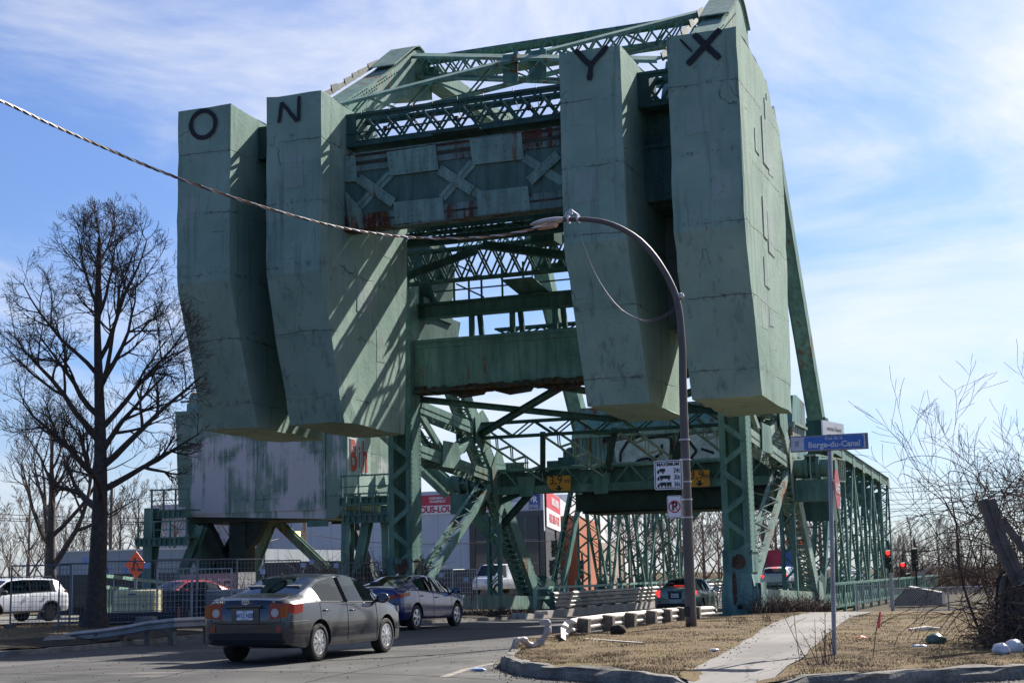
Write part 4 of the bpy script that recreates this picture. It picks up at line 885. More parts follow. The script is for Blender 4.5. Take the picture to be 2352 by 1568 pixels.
# worn white edge lines on the cross street
PAINT = soil('worn white road paint', [(.38, (.17, .16, .15)), (.55, (.42, .38, .33))], 6, 40)
def mark(pts, w):
    m = MB(); P = [aZ(x, y, gz(0) + .004) for x, y in pts]
    for a, b in zip(P[:-1], P[1:]):
        t = (b - a).normalized(); n = Vector((-t.y, t.x, 0)) * w / 2; m.add([a - n, b - n, b + n, a + n], [(0, 1, 2, 3)])
    m.build('road_marking', PAINT, kind='structure')
TAR = plain('old tar seam', (.02, .02, .021), .5, 0, .3, 5)
def seam(pts, w):
    P = smooth_path([aZ(x, y, .052) for x, y in pts], 8); m = MB(); L_, R_ = [], []
    for i, p in enumerate(P):
        t = (P[min(i + 1, len(P) - 1)] - P[max(0, i - 1)]).normalized(); n = Vector((-t.y, t.x, 0)) * w * (.6 + .6 * abs(noise.noise(p * 2))); q = p + Vector((.05 * noise.noise(p * 1.5), .05 * noise.noise(p * 1.5 + Vector((5, 0, 0))), 0)); q.z = gz(q.y) + .004; L_.append(q + n); R_.append(q - n)
    k = len(P); m.add(L_ + R_, [(i, i + 1, k + i + 1, k + i) for i in range(k - 1)]); m.build('tar_seam', TAR, kind='structure')
seam([(-60, 1545), (250, 1549), (560, 1541), (860, 1546), (1140, 1560)], .022); seam([(700, 1566), (820, 1540), (980, 1512), (1120, 1494)], .018); seam([(300, 1568), (420, 1544), (470, 1530)], .015)
m = MB(); r_ = random.Random(31)   # grit and leaf scraps gathered along the kerb and path edges
for _ in range(2600):
    k = r_.random()
    if k < .55: x = r_.uniform(-9, 1.5); y = YF(x) - abs(r_.gauss(.02, .35)); z = gz(y) + .004
    elif k < .8: y = r_.uniform(17.5, 44); x = r_.choice((lerp_tab(PL, y), lerp_tab(PR, y))) + r_.gauss(0, .16); z = zv(x, y) + .03
    else: x = r_.uniform(-19.8, -9.5); y = r_.uniform(17.5, 30); z = gz(y) + .004
    s_ = r_.uniform(.006, .022); a = r_.uniform(0, 6.28); m.add([(x + s_ * cos(a), y + s_ * sin(a), z), (x + s_ * cos(a + 2.1), y + s_ * sin(a + 2.1), z), (x + s_ * cos(a + 4.2), y + s_ * sin(a + 4.2), z), (x, y, z + s_ * .8)], [(0, 1, 3), (1, 2, 3), (2, 0, 3)])
m.build('road_grit', plain('grit and leaf scraps', (.12, .095, .07), .95, 0, .6, 9), kind='stuff', label='grit and leaf scraps scattered along kerb and path', cat='grit')
mark([(1020, 1553), (1070, 1536), (1143, 1520)], .13); mark([(1090, 1517), (1142, 1516)], .10)
# grass blades and litter of dead stalks
def grass(name, mats, count, area, h, seed, z):
    m = MB(); r = random.Random(seed)
    for _ in range(count):
        x, y = area(r)
        if x is None: continue
        hh = h * r.uniform(.4, 1.3) * (1 + 1.3 * max(0, noise.noise((x * 1.7, y * 1.4, 5)))); a = r.uniform(0, 2 * pi); w = .004 + .003 * r.random(); l = r.uniform(.2, .9) * hh
        dx, dy = cos(a) * w, sin(a) * w; b = r.uniform(0, 2 * pi); z0 = z(x, y) - .01
        m.add([(x - dx, y - dy, z0), (x + dx, y + dy, z0), (x + cos(b) * l, y + sin(b) * l, z0 + hh)], [(0, 1, 2)])
    return m.build(name, mats, kind='stuff', label='short dry brown and green grass on the verges', cat='grass')
def inpath(x, y): return lerp_tab(PL, y) - .05 < x < lerp_tab(PR, y) + .05
def ar(r):
    x = r.uniform(-9.9, 3); y = YF(x) + .2 + (r.random() ** 1.7) * 26
    if noise.noise((x * .9, y * .7, 7)) + .5 * noise.noise((x * 3.1, y * 2.5, 2)) < -.22 + .3 * (r.random() - .5): return (None, None)
    return (None, None) if inpath(x, y) else (x, y)
BL1 = plain('straw blades', (.22, .15, .085), .9, 0, .4, 2); BL2 = plain('green blades', (.11, .13, .04), .9, 0, .4, 1.5)
grass('dry_grass', BL1, 95000, ar, .034, 1, zv); grass('green_grass', BL2, 24000, ar, .028, 2, zv)
def ar2(r): return (r.uniform(-36, -22), r.uniform(30, 46))
grass('dry_grass', BL1, 9000, ar2, .08, 3, lambda x, y: gz(y) + .1)
# ------------------------------------------------------------------ buildings
def wallmat(name, c, rib=.6, rough=.6, var=.06):
    m, t, b = mat_base(name); v = coords(t); n = noi(t, v, .4, 4)
    cc = ramp(t, n, [(.3, tuple(x * (1 - var) for x in c)), (.7, tuple(min(1, x * (1 + var)) for x in c))]).outputs[0]
    sp = nd(t, 'ShaderNodeSeparateXYZ'); t.links.new(v, sp.inputs[0]); jf = mth(t, 'FRACT', mth(t, 'MULTIPLY', mth(t, 'ADD', sp.outputs[0], mth(t, 'MULTIPLY', sp.outputs[1], .6)), .55)); zf = mth(t, 'FRACT', mth(t, 'MULTIPLY', sp.outputs[2], .27))
    cc = mix(t, mth(t, 'MULTIPLY', mth(t, 'MAXIMUM', mth(t, 'LESS_THAN', jf, .03), mth(t, 'LESS_THAN', zf, .012)), .45), cc, tuple(x * .35 for x in c))
    t.links.new(cc, b.inputs['Base Color']); b.inputs['Roughness'].default_value = rough
    w = nd(t, 'ShaderNodeTexWave', wave_type='BANDS', bands_direction='DIAGONAL', i_Scale=rib); t.links.new(coords(t, (1, 1, 0)), w.inputs['Vector']); bump(t, b, w.outputs['Fac'], .25, .03); return m
WH = thing('warehouse', 'large pale panel warehouse with red banners, a blue logo plate and dark glazed entrance', 'building', (-50, 110, -.3))
C0 = Vector((-37.3, 103.5, 0)); C1 = Vector((-74.0, 107.2, 0)); C2 = Vector((-52.5, 158, 0))
uf = (C1 - C0).normalized(); nf = Vector((uf.y, -uf.x, 0)); nf = nf if nf.y < 0 else -nf
us = (C2 - C0).normalized(); ns = Vector((us.y, -us.x, 0)); ns = ns if ns.x > 0 else -ns
def facade(P0, u, n, quads, mat, name, par, off=0.0, th=.06):
    if len(quads) > 1: return [facade(P0, u, n, [q], mat, name, par, off, th) for q in quads][0]
    m = MB()
    for (a, b, z0, z1) in quads: m.prism([P0 + u * a + n * off + Vector((0, 0, z0)), P0 + u * b + n * off + Vector((0, 0, z0)), P0 + u * b + n * off + Vector((0, 0, z1)), P0 + u * a + n * off + Vector((0, 0, z1))], n * th)
    return m.build(name, mat, par, merge=True)
PALE = wallmat('pale lilac cladding', (.56, .56, .60), 1.1); DARKC = wallmat('charcoal cladding', (.045, .047, .055), 1.4, .4)
GLZ = plain('dark curtain glass', (.018, .022, .030), .08, 0, .3, .5)
m = MB(); m.prism([C0 + Vector((0, 0, -.4)), C1 + Vector((0, 0, -.4)), C1 + us * 50 + Vector((0, 0, -.4)), C2 + Vector((0, 0, -.4))], (0, 0, 8.25)); m.build('wall', PALE, WH, merge=True)
facade(C0, uf, nf, [(.0, 37, -.4, 1.9)], DARKC, 'plinth', WH, .02)
facade(C0, uf, nf, [(-.05, 6.2, -.4, 6.05)], DARKC, 'entrance_surround', WH, .09)
facade(C0, uf, nf, [(.35, 5.6, -.3, 5.6)], GLZ, 'glazed_entrance', WH, .17)
facade(C0, uf, nf, [(.35, 5.6, 2.2, 2.24), (.35, 5.6, 3.9, 3.94)] + [(.35 + 1.05 * k, .38 + 1.05 * k, -.3, 5.6) for k in range(1, 5)], plain('grey mullion', (.25, .25, .26), .4), 'mullion', WH, .24, .03)
facade(C0, uf, nf, [(5.65, 5.85, -.3, 5.7)], plain('brown jamb', (.10, .045, .03), .5), 'jamb', WH, .16, .05)
facade(C0, us, ns, [(0, 54, -.4, 4.6)], DARKC, 'side_cladding', WH, .04)
REDB = plain('red banner', (.52, .03, .05), .5, 0, .05); WB = plain('white banner', (.80, .79, .80), .5, 0, .03); BLUE = plain('blue enamel', (.03, .06, .30), .35, 0, .05); REDT = plain('red lettering', (.52, .03, .05), .6, 0, .05)
def sign_text(par, s, size, mat, P0, u, n, a, z, off, bold=0, sx=1):
    p = P0 + u * a + n * off; ang = atan2(-u.y, -u.x) if abs(u.x) > .8 else atan2(u.y, u.x)
    return text(par, s, size, mat, (p.x, p.y, z), (pi / 2, 0, ang), bold=bold, sx=sx)
o = facade(C0, uf, nf, [(2.7, 11.3, 6.75, 7.55)], REDB, 'red_banner', WH, .10)
o2 = facade(C0, uf, nf, [(2.0, 11.3, 6.08, 6.75)], WB, 'white_banner', WH, .10)
sign_text(WH, 'SANDRO LA MORGIA', .46, WB, C0, uf, nf, 5.2, 7.2, .19, .012, 1.0)
sign_text(WH, 'CUSHMAN &\nWAKEFIELD', .26, WB, C0, uf, nf, 8.9, 7.17, .19, .006)
sign_text(WH, '\u00c0 SOUS-LOUER 514 747-7782', .66, REDT, C0, uf, nf, 7.15, 6.42, .19, .022, 1.02)
lg = facade(C0, uf, nf, [(.28, 1.12, 6.2, 7.6)], BLUE, 'logo_plate', WH, .10)
facade(C0, uf, nf, [(.32, 1.08, 7.30, 7.33), (.32, 1.08, 6.46, 6.49)], WB, 'logo_line', WH, .17, .01)
sign_text(WH, 'ROLLS', .21, WB, C0, uf, nf, .70, 7.45, .18, .004); sign_text(WH, 'ROYCE', .21, WB, C0, uf, nf, .70, 6.33, .18, .004)
sign_text(WH, 'R', .66, WB, C0, uf, nf, .80, 6.96, .18, .012); sign_text(WH, 'R', .66, WB, C0, uf, nf, .60, 6.84, .185, .012)
facade(C0, us, ns, [(1.0, 17, 6.3, 7.7)], REDB, 'red_banner', WH, .10); facade(C0, us, ns, [(1.0, 17, 4.9, 6.3)], WB, 'white_banner', WH, .10)
sign_text(WH, 'SANDRO LA MORGIA', .8, WB, C0, us, ns, 10.5, 7.0, .19, .02, 1.1); sign_text(WH, '\u00c0 SOUS-LOUER 514 747-7782', .95, REDT, C0, us, ns, 9, 5.6, .19, .02, 1.0)
m = MB(); p = C0 + uf * 17.8 + us * 4; m.box((p.x, p.y, 8.5), (2.2, 2, 1.6)); m.build('roof_unit', plain('brown plant room', (.14, .10, .09), .8), WH)
# orange brick and white sheds behind, to the right of it
ORB = wallmat('orange brick', (.42, .13, .06), 3); WSH = wallmat('white shed wall', (.72, .72, .74), .8); TAN = wallmat('tan block wall', (.42, .35, .29), 2)
B2 = thing('brick_building', 'orange brick building with a tan lower wing behind the warehouse', 'building', (-44, 150, -.3))
q0, q1 = aD(1310, 1330, 130), aD(1392, 1330, 150)
def tower(name, par, mt, xa, ya, xb, D0, D1, ztop, dep=12, base=-.4):
    a, b = aD(xa, 1320, D0), aD(xb, 1320, D1); d = Vector((-(b - a).y, (b - a).x, 0)).normalized() * dep
    if d.dot(rt0) > 0: d = -d
    m = MB(); m.prism([Vector((a.x, a.y, base)), Vector((b.x, b.y, base)), Vector((b.x, b.y, base)) + d, Vector((a.x, a.y, base)) + d], (0, 0, ztop - base)); return m.build(name, mt, par, merge=True)
tower('brick_wall', B2, ORB, 1328, 0, 1383, 128, 150, 6.3); tower('tan_wing', B2, TAN, 1384, 0, 1432, 151, 160, 4.4)
B3 = thing('white_shed', 'tall plain white shed rising behind the brick building', 'building', (-46, 180, -.3)); tower('shed_wall', B3, WSH, 1318, 0, 1465, 175, 215, 10.6, 30)
facade(aD(1320, 1320, 174), Vector((1, .1, 0)), Vector((0, -1, 0)), [(0, 14, 10.55, 10.75)], WSH, 'roof_edge', B3)
B4 = thing('low_building', 'long low grey panelled building with dark windows behind the site fence on the left', 'building', (-55, 74, -.3))
GP = wallmat('grey blue panel', (.34, .38, .42), .5)
a, b = Vector((-58.5, 74.5, 0)), Vector((-45.0, 76.4, 0)); u = (b - a).normalized(); n = Vector((u.y, -u.x, 0))
facade(a, u, n, [(0, 13.6, 1.95, 3.3)], GP, 'panel_fascia', B4, 0, .12); facade(a, u, n, [(-.1, 13.7, 3.3, 3.38)], WHITE, 'roof_edge', B4, .0, .2)
facade(a, u, n, [(0, 13.6, -.4, 1.95)], GLZ, 'dark_window', B4, -.1, .1); facade(a, u, n, [(k * 1.36, k * 1.36 + .07, -.4, 1.95) for k in range(11)], GP, 'mullion', B4, .01, .06)
m = MB(); m.prism([a + Vector((0, .2, -.4)), b + Vector((0, .2, -.4)), b + Vector((0, 12, -.4)), a + Vector((0, 12, -.4))], (0, 0, 3.6)); m.build('wall', GP, B4, merge=True)
facade(a, u, n, [(11.7, 13.0, 2.95, 3.6)], ORB, 'brick_chimney', B4, .13, .5); facade(a, u, n, [(12.0, 20, -.4, 2.4)], DARKC, 'dark_wing', B4, -.3, .2)
# ------------------------------------------------------------------ lamp post with curved arm and signs
POLE = plain('brown grey painted pole', (.10, .085, .080), .5, .2, .15, 2)
LP = thing('lamp_post', 'tall brown lamp post with a long curved arm reaching left over the road', 'lamp post', (-8.38, 32.78, .12))
arm = [(-8.38, 32.78, .1), (-8.37, 32.78, 3.0), (-8.36, 32.78, 5.4), (-8.34, 32.78, 6.6), (-8.42, 32.78, 7.6), (-8.75, 32.78, 8.4), (-9.22, 32.78, 9.05), (-9.8, 32.78, 9.48), (-10.4, 32.78, 9.70), (-11.2, 32.78, 9.80)]
sp_ = smooth_path(arm); rad = []; acc = 0
for i, p in enumerate(sp_):
    if i: acc += (p - sp_[i - 1]).length
    rad.append(.125 - .0062 * acc)
m = MB(); m.tube(sp_, rad, 14); m.build('pole', POLE, LP, smooth=True)
m = MB(); m.lathe((-8.38, 32.78, .1), (0, 0, 1), [(0, .16), (.03, .16)], 14); m.bb((-8.49, 32.635, .42), (-8.37, 32.66, .64)); m.build('hand_hole_cover', BLACK, LP)
HEAD = plain('pale lamp housing', (.50, .47, .52), .4, .3, .1)
m = MB(); n = 9
secs = []
for i in range(n):
    f = i / (n - 1); x = -11.12 - .86 * f; w = .20 * sqrt(max(.02, 1 - (2 * f - .9) ** 2 * .85)); h = .08 * sqrt(max(.05, 1 - (2 * f - .9) ** 2 * .8))
    secs.append([Vector((x, 32.78 + w * cos(2 * pi * k / 12), 9.80 - .05 * f + h * (sin(2 * pi * k / 12) if sin(2 * pi * k / 12) > 0 else .9 * sin(2 * pi * k / 12)))) for k in range(12)])
for a_, b_ in zip(secs[:-1], secs[1:]): m.add(a_ + b_, [(k, (k + 1) % 12, 12 + (k + 1) % 12, 12 + k) for k in range(12)])
m.add(secs[0], [tuple(range(12))]); m.add(secs[-1], [tuple(range(12))[::-1]]); m.build('lamp_head', HEAD, LP, smooth=True)
m = MB(); m.prism([(-11.85, 32.66, 9.70), (-11.3, 32.66, 9.72), (-11.35, 32.66, 9.64), (-11.8, 32.66, 9.62)], (0, .24, 0)); m.build('lamp_lens', plain('amber lens', (.45, .28, .2), .2), LP)
m = MB(); m.tube([(-10.75, 32.78, 9.86), (-10.9, 32.78, 9.98), (-11.05, 32.78, 9.96), (-11.1, 32.78, 9.86)], .018, 5)
for x in (-10.78, -11.02): m.lathe((x, 32.78, 9.78), (1, 0, 0), [(0, .11), (.04, .11)], 12)
m.bb((-10.98, 32.74, 9.90), (-10.9, 32.82, 10.02)); m.build('cable_clamp', HEAD, LP)
m = MB(); m.tube(smooth_path([(-8.28, 32.66, 7.66), (-8.5, 32.62, 7.35), (-9.1, 32.6, 7.15), (-9.75, 32.62, 7.5), (-10.3, 32.66, 8.3), (-10.65, 32.7, 9.2), (-10.8, 32.74, 9.75)]), .008, 5); m.tube(smooth_path([(-8.28, 32.68, 7.64), (-8.55, 32.64, 7.28), (-9.1, 32.62, 7.12), (-9.75, 32.64, 7.46)]), .007, 5); m.build('loose_wire', plain('blue red wire', (.06, .04, .10), .5, 0, .5, 8), LP)
m = MB(); m.lathe((-8.30, 32.70, 7.62), (0, 0, 1), [(0, .05), (.04, .08), (.10, .06), (.12, .02)], 10); m.build('wire_eye', HEAD, LP)
m = MB(); 
for z in (3.9, 3.4, 4.35, 2.6, 3.0): m.lathe((-8.375, 32.78, z), (0, 0, 1), [(0, .128), (.03, .128)], 14)
m.build('sign_band', HEAD, LP)
REFW = plain('white sign sheeting', (.78, .78, .80), .4, 0, .03)
def rrect(c, w, h, r, y, th=.012, n=5):
    P = []
    for (sx, sz, a0) in ((1, -1, -90), (1, 1, 0), (-1, 1, 90), (-1, -1, 180)):
        for k in range(n + 1): a = radians(a0 + 90 * k / n); P.append((c[0] + sx * (w / 2 - r) + r * cos(a), y, c[1] + sz * (h / 2 - r) + r * sin(a)))
    return P
def sheet_sign(par, name, c, w, h, y, mat, border, r=.05, bw=.018, rim=.02):
    m = MB(); m.prism(rrect(c, w, h, r, y), (0, .012, 0)); o = m.build(name, mat, par)
    if border:
        m = MB(); A = rrect(c, w - 2 * rim, h - 2 * rim, r * .8, y - .002); B = rrect(c, w - 2 * rim - 2 * bw, h - 2 * rim - 2 * bw, r * .6, y - .002); k = len(A)
        m.add(A + B, [(i, (i + 1) % k, k + (i + 1) % k, k + i) for i in range(k)]); m.build('border', border, o)
    return o
p, q = aY(1504, 1122, 32.62), aY(1567, 1058, 32.62); c = ((p.x + q.x) / 2, (p.z + q.z) / 2); w, h = .66, .66
MS = thing('weight_limit_sign', 'white square sign reading MAXIMUM 24t 30t 36t with three truck symbols', 'sign', (c[0], 32.6, c[1]))
o = sheet_sign(MS, 'sign_panel', c, w, h, 32.6, REFW, BLACK)
text(MS, 'MAXIMUM', .105, BLACK, (c[0], 32.595, c[1] + .235), bold=.003, sx=1.08)
for k, (s_, dz) in enumerate((('24t', .09), ('30t', -.065), ('36t', -.22))):
    text(MS, s_, .15, BLACK, (c[0] + .20, 32.595, c[1] + dz), bold=.002, sx=.75)
    m = MB(); x, z, y = c[0] - .26, c[1] + dz, 32.594; L_ = (.13, .25, .29)[k]
    def fl(a, b, e, f): m.prism([(x + a, y, z + b), (x + e, y, z + b), (x + e, y, z + f), (x + a, y, z + f)], (0, .003, 0))
    fl(0, -.035, .05, .0); fl(.02, -.0, .05, .03); fl(.06, -.02, .06 + (L_ if k < 2 else .15), .055)
    if k == 2: fl(.22, -.02, .33, .055); fl(.2, -.02, .23, -.01)
    for wx in [(.03, .14), (.03, .1, .27), (.03, .1, .19, .25, .31)][k]: m.lathe((x + wx, y, z - .04), (0, 1, 0), [(0, .021), (.003, .021)], 10)
    m.build('truck_symbol', BLACK, MS)
p = aY(1550, 1163, 32.62); c = (p.x, p.z); NP = thing('no_parking_sign', 'white no parking sign with a crossed letter P on the lamp post', 'sign', (c[0], 32.6, c[1]))
sheet_sign(NP, 'sign_panel', c, .34, .50, 32.6, REFW, BLACK, .04, .009, .012)
text(NP, 'P', .26, BLACK, (c[0], 32.594, c[1]), bold=.008)
m = MB(); k = 28; A = [(c[0] + .14 * cos(2 * pi * i / k), 32.592, c[1] + .14 * sin(2 * pi * i / k)) for i in range(k)]; B = [(c[0] + .112 * cos(2 * pi * i / k), 32.592, c[1] + .112 * sin(2 * pi * i / k)) for i in range(k)]
m.add(A + B, [(i, (i + 1) % k, k + (i + 1) % k, k + i) for i in range(k)]); m.bar((c[0] - .09, 32.590, c[1] + .09), (c[0] + .09, 32.590, c[1] - .09), .003, .026, (1, 0, 1)); m.build('prohibition_ring', REDT, NP)
# ------------------------------------------------------------------ street name sign on a perforated post
PERF = plain('galvanised perforated post', (.33, .32, .34), .45, .5, .15, 5)
PS = thing('sign_post', 'leaning galvanised perforated square post carrying the street name sign', 'sign post', (-3.51, 21.9, .13))
m = MB(); m.bar((-3.51, 21.9, .08), (-3.415, 21.9, 3.20), .058, .058, (0, 1, 0)); m.build('post', PERF, PS)
m = MB()
for k in range(78): z = .2 + k * .038; x = -3.51 + .095 * (z - .08) / 3.12; m.lathe((x, 21.8705, z), (0, 1, 0), [(0, .0085), (.0008, .0085)], 6)
m.build('post_holes', BLACK, PS)
def frame_pt(x, y): p = aY(x, y, 21.84); return (p.x, p.z)
c = frame_pt(1903.5, 1016); SN = thing('street_name_sign', 'peeling blue street name plate reading Rue de la Berge-du-Canal', 'sign', (c[0], 21.84, c[1])); w, h = 1.13, .235; tilt = .0
m = MB(); m.bb((c[0] - w / 2, 21.85, c[1] - h / 2), (c[0] + w / 2, 21.865, c[1] + h / 2)); m.build('sign_frame', plain('weathered aluminium', (.20, .18, .19), .5, .4, .3, 8), SN)
m = MB(); m.bb((c[0] - w / 2 + .015, 21.844, c[1] - h / 2 + .018), (c[0] + w / 2 - .04, 21.849, c[1] + h / 2 - .018)); m.build('white_plate', plain('dirty white plate', (.52, .51, .55), .5, 0, .2, 12), SN)
def peel():
    m, t, b = mat_base('peeling blue film'); v = coords(t); n = noi(t, coords(t, (7, 1, 3)), 2.2, 6, .65)
    c = ramp(t, n, [(.28, (.36, .40, .55)), (.36, (.055, .16, .50)), (.7, (.035, .12, .42))]).outputs[0]; t.links.new(c, b.inputs['Base Color']); b.inputs['Roughness'].default_value = .4; return m
m = MB(); m.prism(rrect((c[0] + .072, c[1]), .865, .19, .03, 21.842), (0, .0015, 0)); m.build('blue_panel', peel(), SN)
LT = plain('pale lettering', (.60, .60, .63), .5, 0, .15, 9)
text(SN, 'Rue de la', .062, LT, (c[0] + .075, 21.840, c[1] + .062), bold=.001, sx=1.1); text(SN, 'Berge-du-Canal', .118, LT, (c[0] + .075, 21.840, c[1] - .028), bold=.003, sx=1.02)
m = MB(); cx_, cz_ = c[0] - w / 2 + .10, c[1]
m.prism([(cx_ + dx, 21.843, cz_ + dz) for dx, dz in ((-.03, -.03), (0, -.045), (.03, -.03), (.03, .045), (-.03, .045))], (0, -.0012, 0))
for k in range(9): a = radians(200 + 17 * k); m.box((cx_ + .05 * cos(a), 21.8425, cz_ - .005 + .055 * sin(a)), (.008, .001, .008))
m.build('crest', plain('grey crest', (.30, .30, .36), .6), SN)
m = MB(); m.bar((-3.42, 21.93, 3.15), (-3.42, 21.93, 3.36), .05, .05); m.build('sign_bracket', BLACK, SN)
SN2 = thing('street_name_sign', 'white street name plate above the blue one, seen almost edge on', 'sign', (-3.3, 22.1, 3.5))
m = MB(); p0, p1 = aY(1881, 960, 21.95), aY(1914, 975, 22.9); m.hexa([(-3.53, 21.95, 3.36), (-3.51, 21.95, 3.36), (-3.33, 22.8, 3.36), (-3.35, 22.8, 3.36), (-3.53, 21.95, 3.58), (-3.51, 21.95, 3.58), (-3.33, 22.8, 3.58), (-3.35, 22.8, 3.58)]); m.build('white_plate', REFW, SN2)
text(SN2, 'avenue Dawes', .10, BLACK, (-3.42, 22.37, 3.47), (pi / 2, 0, radians(78)), ext=.001)
for o in SN2.children:
    if o.name.startswith('lettering'): o.location.x += .015
ST = thing('stop_sign', 'faded red stop sign seen edge on against its post', 'sign', (-3.42, 21.9, 2.6))
m = MB(); p0 = Vector((-3.425, 21.87, 2.62)); u = Vector((-.02, 1, 0)).normalized()
m.prism([p0 + u * (.31 * cos(radians(22.5 + 45 * k)) ) + Vector((0, 0, .31 * sin(radians(22.5 + 45 * k)))) + u * .32 + Vector((.04, 0, -.05)) for k in range(8)], (.012, -.002, 0)); m.build('sign_panel', plain('faded red sign', (.36, .06, .09), .5, 0, .15, 6), ST)
text(ST, 'ARR\u00caT', .2, REFW, p0 + u * .32 + Vector((.062, 0, -.05)), (pi / 2, 0, atan2(u.y, u.x)), ext=.001, sx=.8)
# ------------------------------------------------------------------ twisted overhead cable from the left to the lamp arm
CB = thing('overhead_cable', 'twisted bundle of overhead cables sagging from the upper left to the lamp arm', 'cable', (-18, 28, 9.6))
pts = smooth_path([aD(x, y, d) for x, y, d in ((-160, 172, 22.6), (0, 232, 24), (110, 283, 25), (220, 331, 26), (330, 378, 26.9), (420, 413, 27.6), (530, 452, 28.5), (640, 486, 29.4), (760, 518, 30.3), (860, 536, 31.0), (960, 546, 31.7), (1060, 547, 32.3), (1150, 540, 33.0), (1215, 528, 33.4), (1262, 513, 33.75))], 40)
for i, (nm, c_) in enumerate((('dark', (.03, .03, .035)), ('brown', (.26, .13, .08)), ('grey', (.42, .42, .46)))):
    m = MB(); acc = 0; P = []
    for k, p in enumerate(pts):
        if k: acc += (p - pts[k - 1]).length
        t = (pts[min(k + 1, len(pts) - 1)] - pts[max(k - 1, 0)]).normalized(); a = t.orthogonal().normalized() if k == 0 else (a - t * a.dot(t)).normalized(); b = t.cross(a); th = acc * 2 * pi / .62 + i * 2 * pi / 3
        P.append(p + (a * cos(th) + b * sin(th)) * .016)
    m.tube(P, .0145, 5); m.build('cable_strand', plain(nm + ' cable', c_, .5), CB)
# ------------------------------------------------------------------ vehicles
def carpaint(name, c, metal=.5, rough=.32):
    m, t, b = mat_base(name); v = coords(t); n = noi(t, v, 3, 5)
    t.links.new(ramp(t, n, [(.3, tuple(x * .85 for x in c)), (.7, tuple(x * 1.12 for x in c))]).outputs[0], b.inputs['Base Color'])
    b.inputs['Metallic'].default_value = metal; t.links.new(ramp(t, n, [(.3, (rough - .06,) * 3), (.8, (rough + .12,) * 3)]).outputs[0], b.inputs['Roughness'])
    b.inputs['Coat Weight'].default_value = .8; b.inputs['Coat Roughness'].default_value = .06; return m
def glassmat():
    m, t, b = mat_base('tinted car glass'); o = t.nodes['Material Output']
    gl = nd(t, 'ShaderNodeBsdfGlossy', i_Roughness=.02); gl.inputs['Color'].default_value = (.9, .95, 1, 1); tr = nd(t, 'ShaderNodeBsdfTransparent'); tr.inputs['Color'].default_value = (.42, .50, .47, 1)
    fr = nd(t, 'ShaderNodeFresnel', i_IOR=1.55); mx_ = nd(t, 'ShaderNodeMixShader'); t.links.new(fr.outputs[0], mx_.inputs[0]); t.links.new(tr.outputs[0], mx_.inputs[1]); t.links.new(gl.outputs[0], mx_.inputs[2]); t.links.new(mx_.outputs[0], o.inputs['Surface']); return m
CGL = glassmat(); TYRE = plain('dusty rubber', (.022, .021, .020), .85, 0, .3, 8); ALLOY = plain('silver wheel', (.55, .55, .56), .3, .6, .1)
DARKIN = plain('dark interior cloth', (.05, .052, .058), .9); TRIM = plain('black trim', (.013, .013, .014), .75)
REDL = plain('red lamp lens', (.26, .005, .007), .12, 0, .1, 6, 1); REDLIT = plain('lit red brake lamp', (.6, .02, .02), .2, 0, .05, 4, 0, (1, .03, .02), 1.0)
AMB = plain('amber lens', (.36, .075, .006), .15, 0, .1); CLR = plain('clear lens', (.50, .46, .44), .15, 0, .1); CHROME = plain('chrome', (.6, .6, .62), .15, .9, .05); PLATE = plain('licence plate', (.66, .68, .72), .5, 0, .03); INKB = plain('blue plate ink', (.03, .05, .20), .6)
def T(tab, y): return lerp_tab(tab, y)
SEDAN = dict(ro=.98, wb=2.6, fo=.96, tr=.318,
    ztop=[(-.98, .96), (-.93, 1.05), (-.8, 1.095), (-.45, 1.125), (-.34, 1.15), (.40, 1.405), (.75, 1.455), (1.2, 1.465), (1.6, 1.445), (1.86, 1.405), (2.66, 1.02), (3.1, .935), (3.4, .83), (3.52, .72), (3.56, .62)],
    zsh=[(-.98, .88), (-.8, .945), (-.3, .965), (1.2, .93), (2.4, .90), (2.66, .88), (3.2, .79), (3.56, .56)],
    wm=[(-.98, .74), (-.95, .79), (-.86, .835), (-.6, .865), (0, .88), (1.3, .885), (2.6, .87), (3.15, .84), (3.42, .72), (3.56, .52)],
    wt=[(-.98, .64), (-.4, .66), (-.34, .65), (.40, .57), (1.2, .58), (1.86, .57), (2.66, .70), (3.2, .62), (3.56, .40)],
    zb=[(-.98, .40), (-.92, .30), (-.5, .24), (3.2, .22), (3.5, .25), (3.56, .38)],
    win=[(.10, .96), (1.04, 2.30)], rear=(-.34, .40), front=(1.86, 2.66), doors=[(.02, 1.0), (1.0, 2.16)])
SUV = dict(ro=.93, wb=2.67, fo=.88, tr=.345,
    ztop=[(-.93, 1.05), (-.90, 1.14), (-.80, 1.28), (-.55, 1.56), (-.35, 1.62), (.2, 1.65), (1.2, 1.66), (1.75, 1.62), (1.9, 1.58), (2.7, 1.14), (3.2, 1.05), (3.42, .95), (3.52, .80), (3.55, .68)],
    zsh=[(-.93, 1.0), (-.5, 1.10), (.6, 1.08), (2.4, 1.01), (2.7, .98), (3.3, .86), (3.55, .62)],
    wm=[(-.93, .76), (-.88, .84), (-.7, .89), (0, .92), (2.6, .915), (3.2, .88), (3.42, .78), (3.55, .60)],
    wt=[(-.93, .66), (-.55, .62), (0, .64), (1.2, .65), (1.9, .63), (2.7, .76), (3.55, .45)],
    zb=[(-.93, .50), (-.85, .38), (3.2, .30), (3.5, .32), (3.55, .42)],
    win=[(-.25, .92), (1.0, 2.35)], rear=(-.80, -.55), front=(1.9, 2.7), doors=[(.05, .97), (.97, 2.2)])
